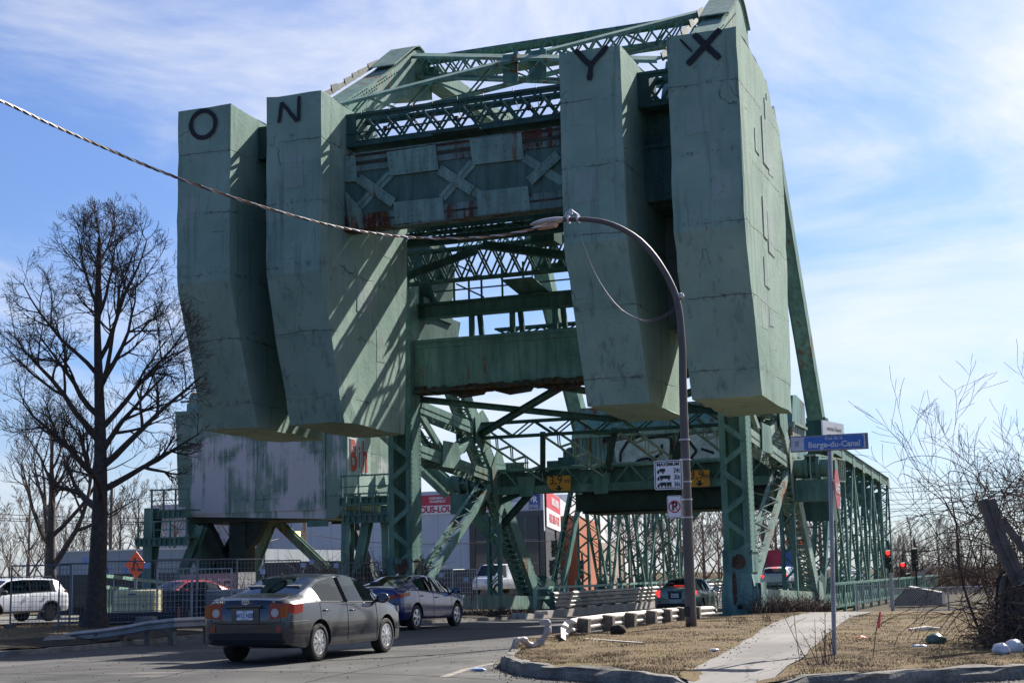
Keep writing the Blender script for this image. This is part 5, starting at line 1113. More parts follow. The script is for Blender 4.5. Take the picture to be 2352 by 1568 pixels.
VAN = dict(ro=1.0, wb=3.4, fo=.75, tr=.34,
    ztop=[(-1.0, 1.2), (-.98, 1.9), (-.85, 2.0), (0, 2.05), (2.6, 2.05), (2.9, 1.98), (3.55, 1.25), (4.0, 1.1), (4.12, .9), (4.15, .75)],
    zsh=[(-1.0, 1.1), (3.3, 1.1), (3.6, 1.05), (4.15, .7)],
    wm=[(-1.0, .88), (-.9, .95), (0, .98), (3.4, .96), (3.9, .86), (4.15, .6)],
    wt=[(-1.0, .80), (0, .85), (2.9, .82), (3.55, .84), (4.15, .5)],
    zb=[(-1.0, .45), (-.9, .36), (4.0, .34), (4.15, .5)],
    win=[(2.3, 3.2)], rear=(-9, -8.9), front=(2.9, 3.55), doors=[(2.2, 3.25)])
def xsec(p, y):
    zt_, zs, wm, wt, zb = T(p['ztop'], y), T(p['zsh'], y), T(p['wm'], y), T(p['wt'], y), T(p['zb'], y)
    zs = min(zs, zt_ - .03); ws = wm - .035; h = zt_ - zs; d = zs - zb
    return [(0, zb), (wm * .62, zb), (wm * .94, zb + .01), (wm * .985, zb + .10 * d), (wm, zb + .35 * d), (wm * .998, zb + .62 * d), (wm * .985, zb + .82 * d), (ws, zs), (ws - .018, zs + min(.03, .2 * h)),
            (wt + .035 + .0 * h, zt_ - min(.07, .30 * h)), (wt - .02, zt_ - min(.035, .12 * h)), (wt * .84, zt_ - .016), (wt * .45, zt_ - .004), (0, zt_)]
def hwz(p, y, z):
    q = xsec(p, y)[2:10]
    for (a, b), (c, d) in zip(q[:-1], q[1:]):
        if b <= z <= d: return a + (c - a) * (z - b) / max(1e-6, d - b)
    return q[0][0] if z < q[0][1] else q[-1][0]
def make_car(name, label, cat, p, paint, loc, rz, plate=None, lamps='A', lit=False, spokes=7, group=None, roofblack=False, steelwheel=False):
    root = thing(name, label, cat, loc, rz, group)
    ys = set([a for k in ('ztop', 'zsh', 'wm', 'wt', 'zb') for a, _ in p[k]]) | set(v for w in p['win'] for v in w) | set(v for d in p['doors'] for v in d)
    y0, y1 = -p['ro'], p['wb'] + p['fo']; y = y0
    while y < y1: ys.add(round(y, 3)); y += .12
    ys = sorted(v for v in ys if y0 <= v <= y1); ys = [v for i, v in enumerate(ys) if i == 0 or v - ys[i - 1] > .012]
    nv = 14; ring = 2 * nv - 2; V = []; Fc = []; MI = []
    for y in ys:
        q = xsec(p, y); V += [(x, y, z) for x, z in q] + [(-x, y, z) for x, z in q[1:-1]][::-1]
    names = ['body', 'windshield', 'rear_window'] ; idx = {}
    def slot(n):
        if n not in idx: idx[n] = len(idx)
        return idx[n]
    slot('body|0'); slot('windshield|0'); slot('rear_window|0')
    for i in range(len(ys) - 1):
        ym = (ys[i] + ys[i + 1]) / 2
        for k in range(ring):
            k2 = (k + 1) % ring; side_ = 1 if k < nv - 1 else -1; kk = k if side_ == 1 else ring - 1 - k   # band index 0..12
            s_ = 'body|0'; q = xsec(p, ym)
            if kk == 8 and q[9][1] - q[8][1] > .05:
                for w, (a, b) in enumerate(p['win']):
                    if a <= ym <= b: s_ = 'side_window|%d%d' % (w, side_)
            elif kk in (10, 11, 12) and p['front'][0] <= ym <= p['front'][1]: s_ = 'windshield|0'
            elif kk in (10, 11, 12) and p['rear'][0] <= ym <= p['rear'][1]: s_ = 'rear_window|0'
            elif 3 <= kk <= 7:
                for w, (a, b) in enumerate(p['doors']):
                    if a <= ym <= b: s_ = 'door|%d%d' % (w, side_)
            Fc.append((i * ring + k, i * ring + k2, (i + 1) * ring + k2, (i + 1) * ring + k)); MI.append(slot(s_))
    Fc.append(tuple(range(ring))[::-1]); MI.append(0); e = (len(ys) - 1) * ring; Fc.append(tuple(e + k for k in range(ring))); MI.append(0)
    me = bpy.data.meshes.new('carshell'); me.from_pydata(V, [], Fc)
    tmp = [bpy.data.materials.new('slot_' + n) for n in idx]
    for t_ in tmp: me.materials.append(t_)
    me.polygons.foreach_set('material_index', MI); me.update()
    bm = bmesh.new(); bm.from_mesh(me); bmesh.ops.recalc_face_normals(bm, faces=bm.faces); bm.to_mesh(me); bm.free()
    ob = bpy.data.objects.new('carshell', me); col.objects.link(ob)
    cut = MB(); R = p['tr'] + .06
    for yw in (0, p['wb']): cut.lathe((-1.2, yw, p['tr'] + .01), (1, 0, 0), [(0, R), (.62, R)], 28); cut.lathe((.58, yw, p['tr'] + .01), (1, 0, 0), [(0, R), (.62, R)], 28)
    cm = bpy.data.materials.new('slot_well'); co = cut.build('cutter', cm, local=True, merge=True)
    md = ob.modifiers.new('b', 'BOOLEAN'); md.operation = 'DIFFERENCE'; md.object = co; md.solver = 'EXACT'
    try: md.material_mode = 'TRANSFER'
    except Exception: pass
    dg = bpy.context.evaluated_depsgraph_get(); ev = bpy.data.meshes.new_from_object(ob.evaluated_get(dg))
    mn = [m_.name if m_ else '' for m_ in ev.materials]; parts = {}
    for pl in ev.polygons:
        parts.setdefault(mn[pl.material_index] if pl.material_index < len(mn) else 'slot_body|0', []).append(list(pl.vertices))
    vv = [v.co.copy() for v in ev.vertices]
    bpy.data.objects.remove(ob); bpy.data.objects.remove(co)
    doorobs = {}
    for nm, fs in parts.items():
        k = nm.split('slot_')[1].split('.')[0]; base = k.split('|')[0]
        mb = MB(); mp_ = {}
        for f in fs:
            g = []
            for i in f:
                if i not in mp_: mp_[i] = len(mb.v); mb.v.append(vv[i])
                g.append(mp_[i])
            mb.f.append(tuple(g))
        if base == 'well':
            for c_ in range(4):
                sel = [f for f in mb.f if (0 if mb.v[f[0]].x < 0 else 1) + (0 if sum(mb.v[i].y for i in f) / len(f) < p['wb'] / 2 else 2) == c_]
                if sel:
                    w_ = MB(); w_.v = mb.v; w_.f = sel; o = w_.build('wheel_well', TRIM, root, local=True); bm = bmesh.new(); bm.from_mesh(o.data); bmesh.ops.delete(bm, geom=[v for v in bm.verts if not v.link_faces], context='VERTS'); bm.to_mesh(o.data); bm.free()
            continue
        mt = {'windshield': CGL, 'rear_window': CGL, 'side_window': CGL, 'well': TRIM}.get(base, paint)
        o = mb.build({'well': 'wheel_well'}.get(base, base), mt, root, local=True)
        if base != 'well':
            o.data.polygons.foreach_set('use_smooth', [True] * len(o.data.polygons))
            try: o.data.set_sharp_from_angle(angle=radians(38))
            except Exception: pass
        if base == 'door': doorobs[k.split('|')[1]] = o
    for t_ in tmp: bpy.data.materials.remove(t_)
    # seams, sills, handles, mirrors
    m = MB()
    for sx in (-1, 1):
        for yd in sorted(set(v for d in p['doors'] for v in d)):
            q = xsec(p, yd)[3:9]; m.tube([(sx * (x + .001), yd + (.10 * (1 - j / 5) if yd == p['doors'][0][0] and j < 2 else 0), z) for j, (x, z) in enumerate(q)], .005, 4)
        m.tube([(sx * (xsec(p, y_)[8][0] + .004), y_, xsec(p, y_)[8][1] + .004) for y_ in [p['win'][0][0] - .05 + (p['win'][-1][1] + .1 - p['win'][0][0]) * k / 14 for k in range(15)]], .009, 4)
        for a, b in zip(p['win'][:-1], p['win'][1:]): 
            for yq in (a[1] + .01, (a[1] + b[0]) / 2, b[0] - .01): m.tube([(sx * (xsec(p, yq)[j][0] + .003), yq, xsec(p, yq)[j][1]) for j in (8, 9)], .02, 4)
    if lamps in 'ABC':
        P = [(hwz(p, y0 + .6 - .06 * k, .69) + .001, y0 + .6 - .06 * k, .69) for k in range(10)] + [(hwz(p, y0 + .01, .69) * .96, y0 + .005, .69), (.5, y0 - .003, .66), (0, y0 - .004, .655)]
        m.tube(P + [(-x, y, z) for x, y, z in P[:-1]][::-1], .005, 4)
        for sx in (-1, 1): m.tube([(sx * .66, y0 - .002, .70), (sx * .66, y0 + .0, .93), (sx * .655, y0 + .06, T(p['ztop'], y0 + .06) - .01), (sx * .63, y0 + .35, T(p['ztop'], y0 + .35) - .012)], .005, 4)
    m.bar((-p['wm'][3][1] * .8, y0 + .03, T(p['zb'], y0) + .05), (p['wm'][3][1] * .8, y0 + .03, T(p['zb'], y0) + .05), .1, .10)
    m.build('trim', TRIM, root, local=True)
    for k, o in doorobs.items():
        sx = -1 if k.endswith('-1') else 1; a, b = p['doors'][int(k[0])]; yh = a + .18 if True else b; zh = T(p['zsh'], yh) - .115; x = hwz(p, yh, zh)
        m = MB(); m.tube([(sx * (x - .0), yh - .09, zh), (sx * (x + .03), yh - .06, zh + .003), (sx * (x + .03), yh + .06, zh + .003), (sx * x, yh + .09, zh)], .014, 6); m.build('door_handle', paint, o, local=True, smooth=True)
    for sx in (-1, 1):
        ym = p['front'][1] - .42; zm = T(p['zsh'], ym) + .10; x = hwz(p, ym, zm - .07)
        m = MB(); m.lathe((sx * (x + .15), ym - .09, zm), (0, 1, 0), [(0, .075), (.02, .095), (.09, .09), (.16, .05), (.19, .02)], 12)
        for v in m.v: v.x = sx * (x + .15) + (v.x - sx * (x + .15)) * 1.35
        m.bar((sx * (x - .02), ym, zm - .05), (sx * (x + .08), ym, zm - .02), .08, .04); o = m.build('mirror', TRIM if steelwheel else paint, root, local=True, smooth=True)
        m = MB(); m.lathe((sx * (x + .15), ym - .094, zm), (0, 1, 0), [(0, .07), (.003, .07)], 12); m.build('mirror_glass', CHROME, o, local=True)
    # wheels
    for sx in (-1, 1):
        for yw in (0, p['wb']):
            r = p['tr']; xo = T(p['wm'], yw) - .02; w = .2; c = (sx * (xo - w), yw, r)
            tw = thing('wheel', 'x', 'x'); del tw['label']; del tw['category']; tw.parent = root; tw.location = c; WL[tw.name] = Vector()
            m = MB(); m.lathe((0, 0, 0), (sx, 0, 0), [(0, r * .66), (.0, r * .93), (.025, r), (w - .025, r), (w, r * .94), (w + .008, r * .80), (w - .004, r * .665), (w - .03, r * .64), (w - .03, r * .3)], 32); m.build('tyre', TYRE, tw, local=True, smooth=False)
            m = MB(); m.lathe((0, 0, 0), (sx, 0, 0), [(w - .035, r * .66), (w - .005, r * .66), (w - .004, r * .60), (w - .03, r * .57)], 32)
            m.lathe((0, 0, 0), (sx, 0, 0), [(w - .03, r * .15), (w + .0, r * .14), (w + .004, r * .10)], 14)
            for k in range(spokes):
                a = 2 * pi * k / spokes + .2; u = Vector((0, cos(a), sin(a))); t_ = Vector((0, -sin(a), cos(a))); X = Vector((sx, 0, 0))
                wi, wo = r * .055, r * (.16 if spokes > 6 else .20)
                m.hexa([u * r * .10 - t_ * wi + X * (w - .03), u * r * .10 + t_ * wi + X * (w - .03), u * r * .62 + t_ * wo + X * (w - .03), u * r * .62 - t_ * wo + X * (w - .03), u * r * .10 - t_ * wi + X * (w - .002), u * r * .10 + t_ * wi + X * (w - .002), u * r * .62 + t_ * wo * .9 + X * (w - .012), u * r * .62 - t_ * wo * .9 + X * (w - .012)])
            m.build('rim', plain('dark steel wheel', (.05, .05, .052), .5, .3) if steelwheel else ALLOY, tw, local=True)
            m = MB(); m.lathe((0, 0, 0), (sx, 0, 0), [(w - .045, r * .6), (w - .04, r * .6)], 20); m.build('brake_disc', TRIM, tw, local=True)
    # seats
    for sx in (-1, 1):
        m = MB()
        for yb in (1.15, .15): m.prism([(sx * .36 - .24, yb, .55), (sx * .36 - .24, yb - .18, 1.08), (sx * .36 - .24, yb - .08, 1.10), (sx * .36 - .24, yb + .12, .55)], (.48, 0, 0)); m.prism([(sx * .36 - .13, yb - .2, 1.10), (sx * .36 - .13, yb - .2, 1.27), (sx * .36 - .13, yb - .1, 1.28), (sx * .36 - .13, yb - .09, 1.10)], (.26, 0, 0))
        m.build('seat', plain('grey seat cloth', (.12, .125, .14), .9), root, local=True)
    m = MB(); m.box((0, p['wb'] * .45, .5), (1.2, p['wb'] * .95, .06)); m.box((0, p['front'][1] - .35, T(p['zsh'], 2.2) - .08), (1.3, .35, .16)); m.lathe((-.36, p['front'][1] - .62, .92), (0, 1, .45), [(0, .19), (.03, .19)], 16); m.build('interior', DARKIN, root, local=True)
    # lamps
    def wrap(nm, xin, yend, z0, z1, mat, z0e=None, z1e=None, off=.008, front=False):
        P = []; yy0 = y1 if front else y0; s_ = -1 if front else 1
        for sx in (-1, 1):
            P = []; xe = hwz(p, yy0 + s_ * .012, (z0 + z1) / 2)
            for k in range(4): P.append((xin + (xe - xin) * k / 4, yy0 - s_ * off))
            L_ = abs(yend - yy0)
            for k in range(1, 9): yq = yy0 + s_ * L_ * (k / 8) ** 1.4; P.append((hwz(p, yq, (z0 + z1) / 2) + off, yq))
            m = MB(); n = len(P)
            for i, (x, y) in enumerate(P):
                f = i / (n - 1); a = z0 + ((z0e if z0e else z0) - z0) * f; b = z1 + ((z1e if z1e else z1) - z1) * f
                yi = y; m.v += [Vector((sx * x, yi, a)), Vector((sx * x, yi, b)), Vector((sx * (x - .03), yi + s_ * .03, b)), Vector((sx * (x - .03), yi + s_ * .03, a))]
            for i in range(n - 1):
                for k in range(4): m.f.append((i * 4 + k, i * 4 + (k + 1) % 4, i * 4 + 4 + (k + 1) % 4, i * 4 + 4 + k))
            m.f.append((0, 1, 2, 3)); m.f.append(tuple(4 * (n - 1) + k for k in (3, 2, 1, 0)))
            o = m.build(nm, mat, root, local=True, merge=True)
            if nm == 'tail_light' and lamps == 'A':
                q = MB(); q.lathe((sx * (xin + .10), y0 - off - .002, (z0 + z1) / 2 - .02), (0, 1, 0), [(-.01, .07), (.01, .072)], 16); q.build('reversing_lamp', CLR, o, local=True)
                q = MB(); xa = hwz(p, y0 + .05, z0 + .1); q.prism([(sx * (xin + .20), y0 - off - .004, z0 + .05), (sx * (xin + .20), y0 - off - .004, z1 - .05), (sx * (xa - .0), y0 - off + .0, z1 - .03), (sx * xa, y0 - off + .0, z0 + .03)], (0, .004, 0)); q.build('indicator_lamp', AMB, o, local=True)
        return
    RL = REDLIT if lit else REDL
    if lamps == 'A': wrap('tail_light', .46, y0 + .40, .72, .99, RL, .84, .97)
    elif lamps == 'B': wrap('tail_light', .50, y0 + .52, .80, .92, REDL, .90, 1.00)
    elif lamps == 'C': wrap('tail_light', .60, y0 + .16, .74, 1.0, RL, .80, .98)
    elif lamps == 'D': wrap('tail_light', .62, y0 + .22, 1.0, 1.18, RL, 1.05, 1.16)
    wrap('headlight', .42, y1 - .42, T(p['zsh'], y1) + .04, T(p['zsh'], y1) + .16, CLR, T(p['zsh'], y1 - .4) - .06, T(p['zsh'], y1 - .4) + .05, .008, True)
    m = MB()
    for sx in (-1, 1): m.box((sx * .62, y0 + .015, T(p['zb'], y0) + .17), (.09, .05, .10))
    m.build('reflector', REDL, root, local=True)
    if plate:
        zp = .80 if p is not SUV else .9
        m = MB(); m.box((0, y0 - .012, zp), (.52, .012, .24)); m.box((0, y0 - .016, zp + .15), (.62, .03, .03)); m.build('plate_recess', TRIM if lamps != 'A' else paint, root, local=True)
        m = MB(); m.box((0, y0 - .026, zp), (.31, .008, .155)); o = m.build('licence_plate', PLATE, root, local=True)
        text(o, plate, .105, INKB, (0, y0 - .031, zp - .008), bold=.002, sx=.78, world=False, ext=.001); text(o, 'Qu\u00e9bec', .032, INKB, (0, y0 - .031, zp + .062), sx=.9, world=False, ext=.001); text(o, 'Je me souviens', .022, INKB, (0, y0 - .031, zp - .066), world=False, ext=.001)
    return root
GREYP = carpaint('charcoal car paint', (.045, .048, .058), .45, .22); NAVY = carpaint('navy car paint', (.012, .022, .115), .4, .25); SAGE = carpaint('grey green car paint', (.13, .17, .15), .5, .35); WHITEP = carpaint('white car paint', (.72, .74, .78), 0, .3); REDP = carpaint('red car paint', (.42, .02, .03), .1, .3); SILV = carpaint('pale silver paint', (.5, .5, .52), .4, .3)
A_ = make_car('parked_car', 'charcoal grey four door sedan nearest the camera, stopped on the road seen from behind', 'car', SEDAN, GREYP, (-13.1, 22.65, .05), 0, 'W12 NSB', 'A', False, 9)
def ell(c, rx, rz, w, y, n=22, ang=0):
    m = MB(); A = []; B = []
    for i in range(n):
        a = 2 * pi * i / n; A.append((c[0] + rx * cos(a), y, c[1] + rz * sin(a))); B.append((c[0] + (rx - w) * cos(a), y, c[1] + (rz - w) * sin(a)))
    m.add(A + B, [(i, (i + 1) % n, n + (i + 1) % n, n + i) for i in range(n)]); return m
m = ell((0, 1.02), .072, .048, .010, -.99); q = ell((0, 1.02), .024, .046, .008, -.991); m.add(q.v, q.f); q = ell((0, 1.038), .050, .020, .008, -.992); m.add(q.v, q.f); m.build('emblem', CHROME, A_, local=True)
text(A_, 'COROLLA', .042, CHROME, (-.52, -.985, 1.015), world=False, sx=1.3, ext=.002); text(A_, 'CE', .036, CHROME, (.53, -.985, 1.015), world=False, sx=1.3, ext=.002)
m = MB(); m.box((0, -.22, 1.16), (.24, .03, .02)); m.build('brake_lamp', REDL, A_, local=True)
m = MB(); m.tube([(-.15, .55, 1.43), (-.15, .42, 1.49)], .012, 5); m.box((0, -.995, .92), (.74, .02, .012)); m.build('aerial', TRIM, A_, local=True)
ELA = {k: v for k, v in SEDAN.items()}; ELA.update(ro=.93, wb=2.7, fo=.90, tr=.325,
    ztop=[(-.93, .98), (-.90, 1.08), (-.78, 1.125), (-.5, 1.135), (-.42, 1.15), (.55, 1.40), (.95, 1.43), (1.3, 1.425), (1.7, 1.39), (1.95, 1.33), (2.85, .98), (3.2, .90), (3.45, .80), (3.56, .68), (3.6, .58)],
    zsh=[(-.93, .90), (-.6, 1.02), (.2, 1.0), (1.2, .94), (2.5, .88), (2.85, .85), (3.3, .76), (3.6, .54)], wm=[(-.93, .72), (-.88, .80), (-.75, .85), (0, .885), (1.3, .885), (2.7, .875), (3.2, .83), (3.48, .70), (3.6, .50)],
    wt=[(-.93, .62), (-.42, .64), (.55, .54), (1.3, .56), (1.95, .55), (2.85, .70), (3.6, .40)], zb=[(-.93, .42), (-.85, .28), (3.3, .22), (3.55, .26), (3.6, .38)], win=[(.25, 1.02), (1.10, 2.42)], rear=(-.42, .55), front=(1.95, 2.85), doors=[(.12, 1.06), (1.06, 2.28)])
B_ = make_car('parked_car', 'dark navy blue sedan waiting ahead of the charcoal sedan', 'car', ELA, NAVY, (-17.42, 35.95, .04), 0, None, 'B', False, 5)
m = MB(); m.prism([(0, .42, 1.40), (0, .62, 1.50), (0, .66, 1.42)], (.03, 0, 0)); m.build('aerial', NAVY, B_, local=True)
m = ell((-.0, 1.05), .06, .032, .008, -.945); m.bar((-.02, -.945, 1.03), (-.012, -.945, 1.07), .004, .01, (1, 0, 0)); m.bar((.012, -.945, 1.03), (.02, -.945, 1.07), .004, .01, (1, 0, 0)); m.build('emblem', CHROME, B_, local=True)
PAS = {k: v for k, v in SEDAN.items()}; PAS.update(ro=1.02, wb=2.7)
PAS['ztop'] = [(-1.02, .95), (-.98, 1.06), (-.8, 1.10), (-.5, 1.12), (-.36, 1.15), (.38, 1.40), (.8, 1.455), (1.3, 1.46), (1.7, 1.44), (1.95, 1.39), (2.75, 1.02), (3.2, .93), (3.5, .83), (3.62, .72), (3.66, .62)]
for k in ('zsh', 'wm', 'wt', 'zb'): PAS[k] = [((a if a > -.98 else -1.02) if a < 1 else a + .1, b) for a, b in SEDAN[k]]
PAS['front'] = (1.95, 2.75)
C_ = make_car('parked_car', 'grey green sedan with lit brake lamps driving under the bridge', 'car', PAS, SAGE, (-15.05, 57.4, gz(57.4) - .02), radians(2), '208 JWZ', 'C', True, 7)
m = ell((0, 1.0), .06, .06, .009, -1.035); m.bar((-.03, -1.035, 1.03), (0, -1.035, .975), .004, .01, (1, 0, 0)); m.bar((.03, -1.035, 1.03), (0, -1.035, .975), .004, .01, (1, 0, 0)); m.build('emblem', CHROME, C_, local=True)
m = MB(); m.box((0, -.25, 1.165), (.40, .04, .035)); m.build('brake_lamp', REDLIT, C_, local=True); m = MB(); m.tube([(0, .5, 1.42), (0, .3, 1.62)], .008, 4); m.build('aerial', TRIM, C_, local=True)
D_ = make_car('parked_car', 'white compact crossover with black roof rails and steel wheels behind the site fence', 'car', SUV, WHITEP, (-38.2, 47.7, .02), radians(168), None, 'D', False, 12, steelwheel=True)
m = MB()
for sx in (-1, 1): m.tube([(sx * .62, -.3, 1.63), (sx * .62, -.2, 1.70), (sx * .62, 1.5, 1.70), (sx * .62, 1.6, 1.64)], .02, 5); m.tube([(sx * .918, .36 + .0, .36), (sx * .925, .40, .40), (sx * .925, 2.28, .40), (sx * .918, 2.32, .36)], .05, 5)
for yq in (.2, 1.2): m.tube([(-.62, yq, 1.71), (.62, yq, 1.71)], .02, 5)
for sx in (-1, 1):
    for yw in (0, 2.67): m.tube([(sx * .925, yw + .43 * cos(radians(a)), .36 + .43 * sin(radians(a))) for a in range(-5, 186, 12)], .035, 5)
m.build('roof_rail', TRIM, D_, local=True)
E_ = make_car('parked_car', 'red car half hidden behind the stacked fence panels', 'car', SEDAN, REDP, (-33.4, 52.4, .02), radians(168), None, 'C', False, 7)
F_ = make_car('parked_van', 'white van parked far off beyond the tower leg on the left', 'van', VAN, WHITEP, (-37.6, 98.2, .1), radians(165), None, 'D', False, 6)
SUVB = dict(SUV); G_ = make_car('parked_car', 'pale silver crossover with lit brake lamps seen far off through the right tower leg', 'car', SUVB, SILV, (-17.0, 87, gz(87) + .2), radians(0), None, 'D', True, 7)
m = MB(); m.box((0, -.62, 1.60), (.4, .05, .04)); m.build('brake_lamp', REDLIT, G_, local=True)
H_ = make_car('parked_car', 'pale blue grey car far along the road behind the truss footway', 'car', SEDAN, SILV, (-14.9, 101, gz(90) + .1), 0, None, 'C', True, 7)
# ------------------------------------------------------------------ guard rail with timber posts on the right of the road
TIMB = plain('grey weathered timber', (.15, .125, .095), .9, 0, .4, 6)
GR = thing('guard_rail', 'white steel guard rail on timber posts along the footpath verge, bent down at its end', 'guard rail', (-10, 31, .1))
posts = [(-9.92, 29.75), (-9.95, 31.64), (-9.95, 33.27), (-9.95, 35.04), (-10.05, 36.9), (-10.2, 38.9), (-10.4, 41.3)]
for i, (x, y) in enumerate(posts):
    m = MB(); h = .36; z = gz(y) + .10; t = rnd.uniform(-.03, .03)
    m.hexa([(x - .11, y - .10, z - .1), (x + .13, y - .10, z - .1), (x + .13, y + .10, z - .1), (x - .11, y + .10, z - .1), (x - .11 + t, y - .10, z + h), (x + .13 + t, y - .10, z + h - .03), (x + .13 + t, y + .10, z + h - .02), (x - .11 + t, y + .10, z + h + .01)]); m.build('post', TIMB, GR, bevel=.01)
m = MB(); wbeam(m, [(-9.05, 25.9, .13), (-9.4, 26.9, .16), (-9.75, 27.9, .24), (-10.02, 29.0, .34), (-10.10, 30, .36), (-10.12, 32, .37), (-10.13, 36, .35), (-10.25, 38, .33), (-10.55, 42, .26), (-11.3, 47, .15)], 0, .30, .085, 1); m.build('beam', WRAIL, GR)
m = MB(); m.tube([(-9.5, 27.4, .22), (-9.7, 27.75, .24), (-9.85, 28.1, .3)], .06, 6); m.build('rust_patch', RUSTD, GR) if False else None
m = MB(); m.bar((-9.1, 25.9, .10), (-10.05, 28.2, .12), .16, .12); m.bar((-10.1, 28.2, .1), (-10.15, 41, .0), .14, .16); m.build('rail_base', KERB, GR)
BENT = thing('bent_rail_end', 'crumpled white torn off end of the guard rail standing at the kerb corner', 'guard rail end', (-8.6, 23.6, .15))
m = MB(); m.tube(smooth_path([(-9.02, 23.3, .06), (-8.98, 23.35, .30), (-8.88, 23.45, .36), (-8.80, 23.6, .26), (-8.70, 23.85, .30), (-8.62, 24.0, .52), (-8.66, 24.05, .62), (-8.78, 24.05, .60)], 4), [.042 + .02 * sin(k * .9) ** 2 for k in range(29)][:29], 9)
for v in m.v: v.x += .03 * noise.noise(v * 6); v.z += .02 * noise.noise(v * 5 + Vector((3, 1, 0)))
m.build('crumpled_steel', WRAIL, BENT)
PLK = thing('plank', 'weathered pale plank lying in the grass beside the guard rail', 'plank', (-8.6, 26.5, .2)); m = MB(); m.bar((-9.05, 27.0, .20), (-7.35, 25.35, .19), .10, .04); m.build('board', plain('pale board', (.40, .37, .32), .9, 0, .2, 8), PLK)
LGR = thing('guard_rail', 'dirty guard rail with a flattened end on the left verge beneath the tree', 'guard rail', (-22, 31, .1))
m = MB(); lp = [aZ(148, 1466, .16), aZ(178, 1461, .22), aZ(230, 1456, .30), aZ(285, 1448, .36), aZ(345, 1437, .46), aZ(400, 1431, .52), aZ(480, 1427, .52)]
wbeam(m, [tuple(p) for p in lp] + [(-19.9, 36, .52), (-20.4, 42, .5)], 0, .24, .07, 1); m.build('beam', plain('grey rail', (.30, .28, .27), .6, .2, .25, 3), LGR)
for p in lp[1:] : m = MB(); m.box((p.x - .12, p.y + .12, p.z - .2), (.14, .14, .5)); m.build('rail_post', TIMB, LGR)
m = MB(); m.lathe(aZ(140, 1470, .18) + Vector((0, 0, -.1)), (0.3, -.2, 1), [(0, .42), (.10, .40), (.14, .3)], 10); m.build('flared_end', KERB, LGR)
# ------------------------------------------------------------------ site fences
FGREY = plain('grey fence tube', (.16, .17, .19), .5, .3, .2, 3); FWH = plain('galvanised fence tube', (.42, .42, .43), .5, .3, .15)
def fence_panel(label, a, b, h, mat, cells=.11, hor=.16, group='temporary site fence panels', feet=True, wr=.0045, mid=False):
    a, b = Vector(a), Vector(b); w = (b - a).length; t = thing('site_fence', label, 'fence', a, atan2(b.y - a.y, b.x - a.x), group); WL[t.name] = Vector()
    m = MB(); m.tube([(0, 0, -.05), (0, 0, h)], .028, 6); m.tube([(w, 0, -.05), (w, 0, h)], .028, 6); m.tube([(0, 0, h), (w, 0, h)], .026, 6); m.tube([(0, 0, .12), (w, 0, .12)], .022, 6)
    if mid: m.tube([(0, 0, h * .62), (w, 0, h * .62)], .02, 6)
    m.build('fence_frame', mat, t, local=True)
    m = MB(); x = cells
    while x < w - .03: m.bar((x, 0, .12), (x, 0, h), wr * 2, wr * 2, (0, 1, 0)); x += cells
    z = .12 + hor
    while z < h - .05: m.bar((0, .006, z), (w, .006, z), wr * 2, wr * 2); z += hor
    m.build('wire_mesh', mat, t, local=True)
    if feet:
        m = MB(); m.box((0, 0, .02), (.22, .6, .13)); m.build('fence_foot', KERB, t, local=True)
    return t
def gp(x, y, d, z=None): p = aD(x, y, d); return (p.x, p.y, gz(p.y) + .1 if z is None else z)
FP = []
FP.append(fence_panel('temporary mesh fence panel in front of the white crossover', (-30.8, 37.3, .15), (-29.15, 38.0, .15), 1.85, FGREY))
FP.append(fence_panel('temporary mesh fence panel just left of the big tree trunk', (-29.1, 37.4, .12), (-27.9, 37.9, .12), 1.9, FGREY))
FP.append(fence_panel('temporary mesh fence panel behind the big tree trunk in front of the tote', (-27.9, 37.95, .12), (-26.0, 40.1, .1), 1.95, FGREY))
for (x0, x1, d0, d1, h, mt, lb) in ((362, 440, 49, 49.5, 1.75, FWH, 'bright galvanised mesh panel above the stacked panels, left one'), (442, 532, 49.5, 50, 1.75, FWH, 'bright galvanised mesh panel behind the roof of the charcoal sedan'),
                                    (360, 455, 55, 55.5, 2.25, FGREY, 'dark mesh panel in the rear fence row below the rolling bridge leg'), (455, 545, 55.5, 56, 2.25, FGREY, 'dark mesh panel in the rear fence row left of the charcoal sedan'), (545, 606, 56, 56.5, 2.25, FGREY, 'dark mesh panel in the rear fence row above the charcoal sedan'),
                                    (606, 690, 56.5, 57, 2.2, FGREY, 'dark mesh panel in the rear fence row before the ivy tangle'), (690, 778, 57, 57.5, 2.15, FGREY, 'dark mesh panel in the rear fence row right of the ivy tangle'), (778, 870, 57.5, 58, 2.1, FGREY, 'dark mesh panel in the rear fence row behind the navy sedan'),
                                    (985, 1040, 61, 61.5, 1.95, FWH, 'mesh panel between the left column and the tower leg'), (1040, 1095, 61.5, 62.5, 1.85, FWH, 'mesh panel in front of the white van')):
    FP.append(fence_panel(lb, gp(x0, 1340, d0), gp(x1, 1340, d1), h, mt, .14, .2, wr=.006))
LB_ = plain('blue white notice', (.35, .45, .68), .6, 0, .3, 20)
for k, (x, y, d) in enumerate(((196, 1286, 46), (244, 1309, 45.5), (289, 1309, 45.4), (338, 1298, 44.5), (603, 1312, 55.9), (697, 1297, 56.4), (772, 1298, 56.9), (716, 1290, 56.5), (1013, 1320, 60.4), (1070, 1330, 61.2))):
    p = aD(x, y, d); t = thing('fence_notice', 'small blue and white notice tied to the site fence', 'notice', p, 0, 'notices on the site fence'); WL[t.name] = Vector(); m = MB(); m.box((0, 0, 0), (.20, .012, .17)); m.build('notice_plate', LB_, t, local=True)
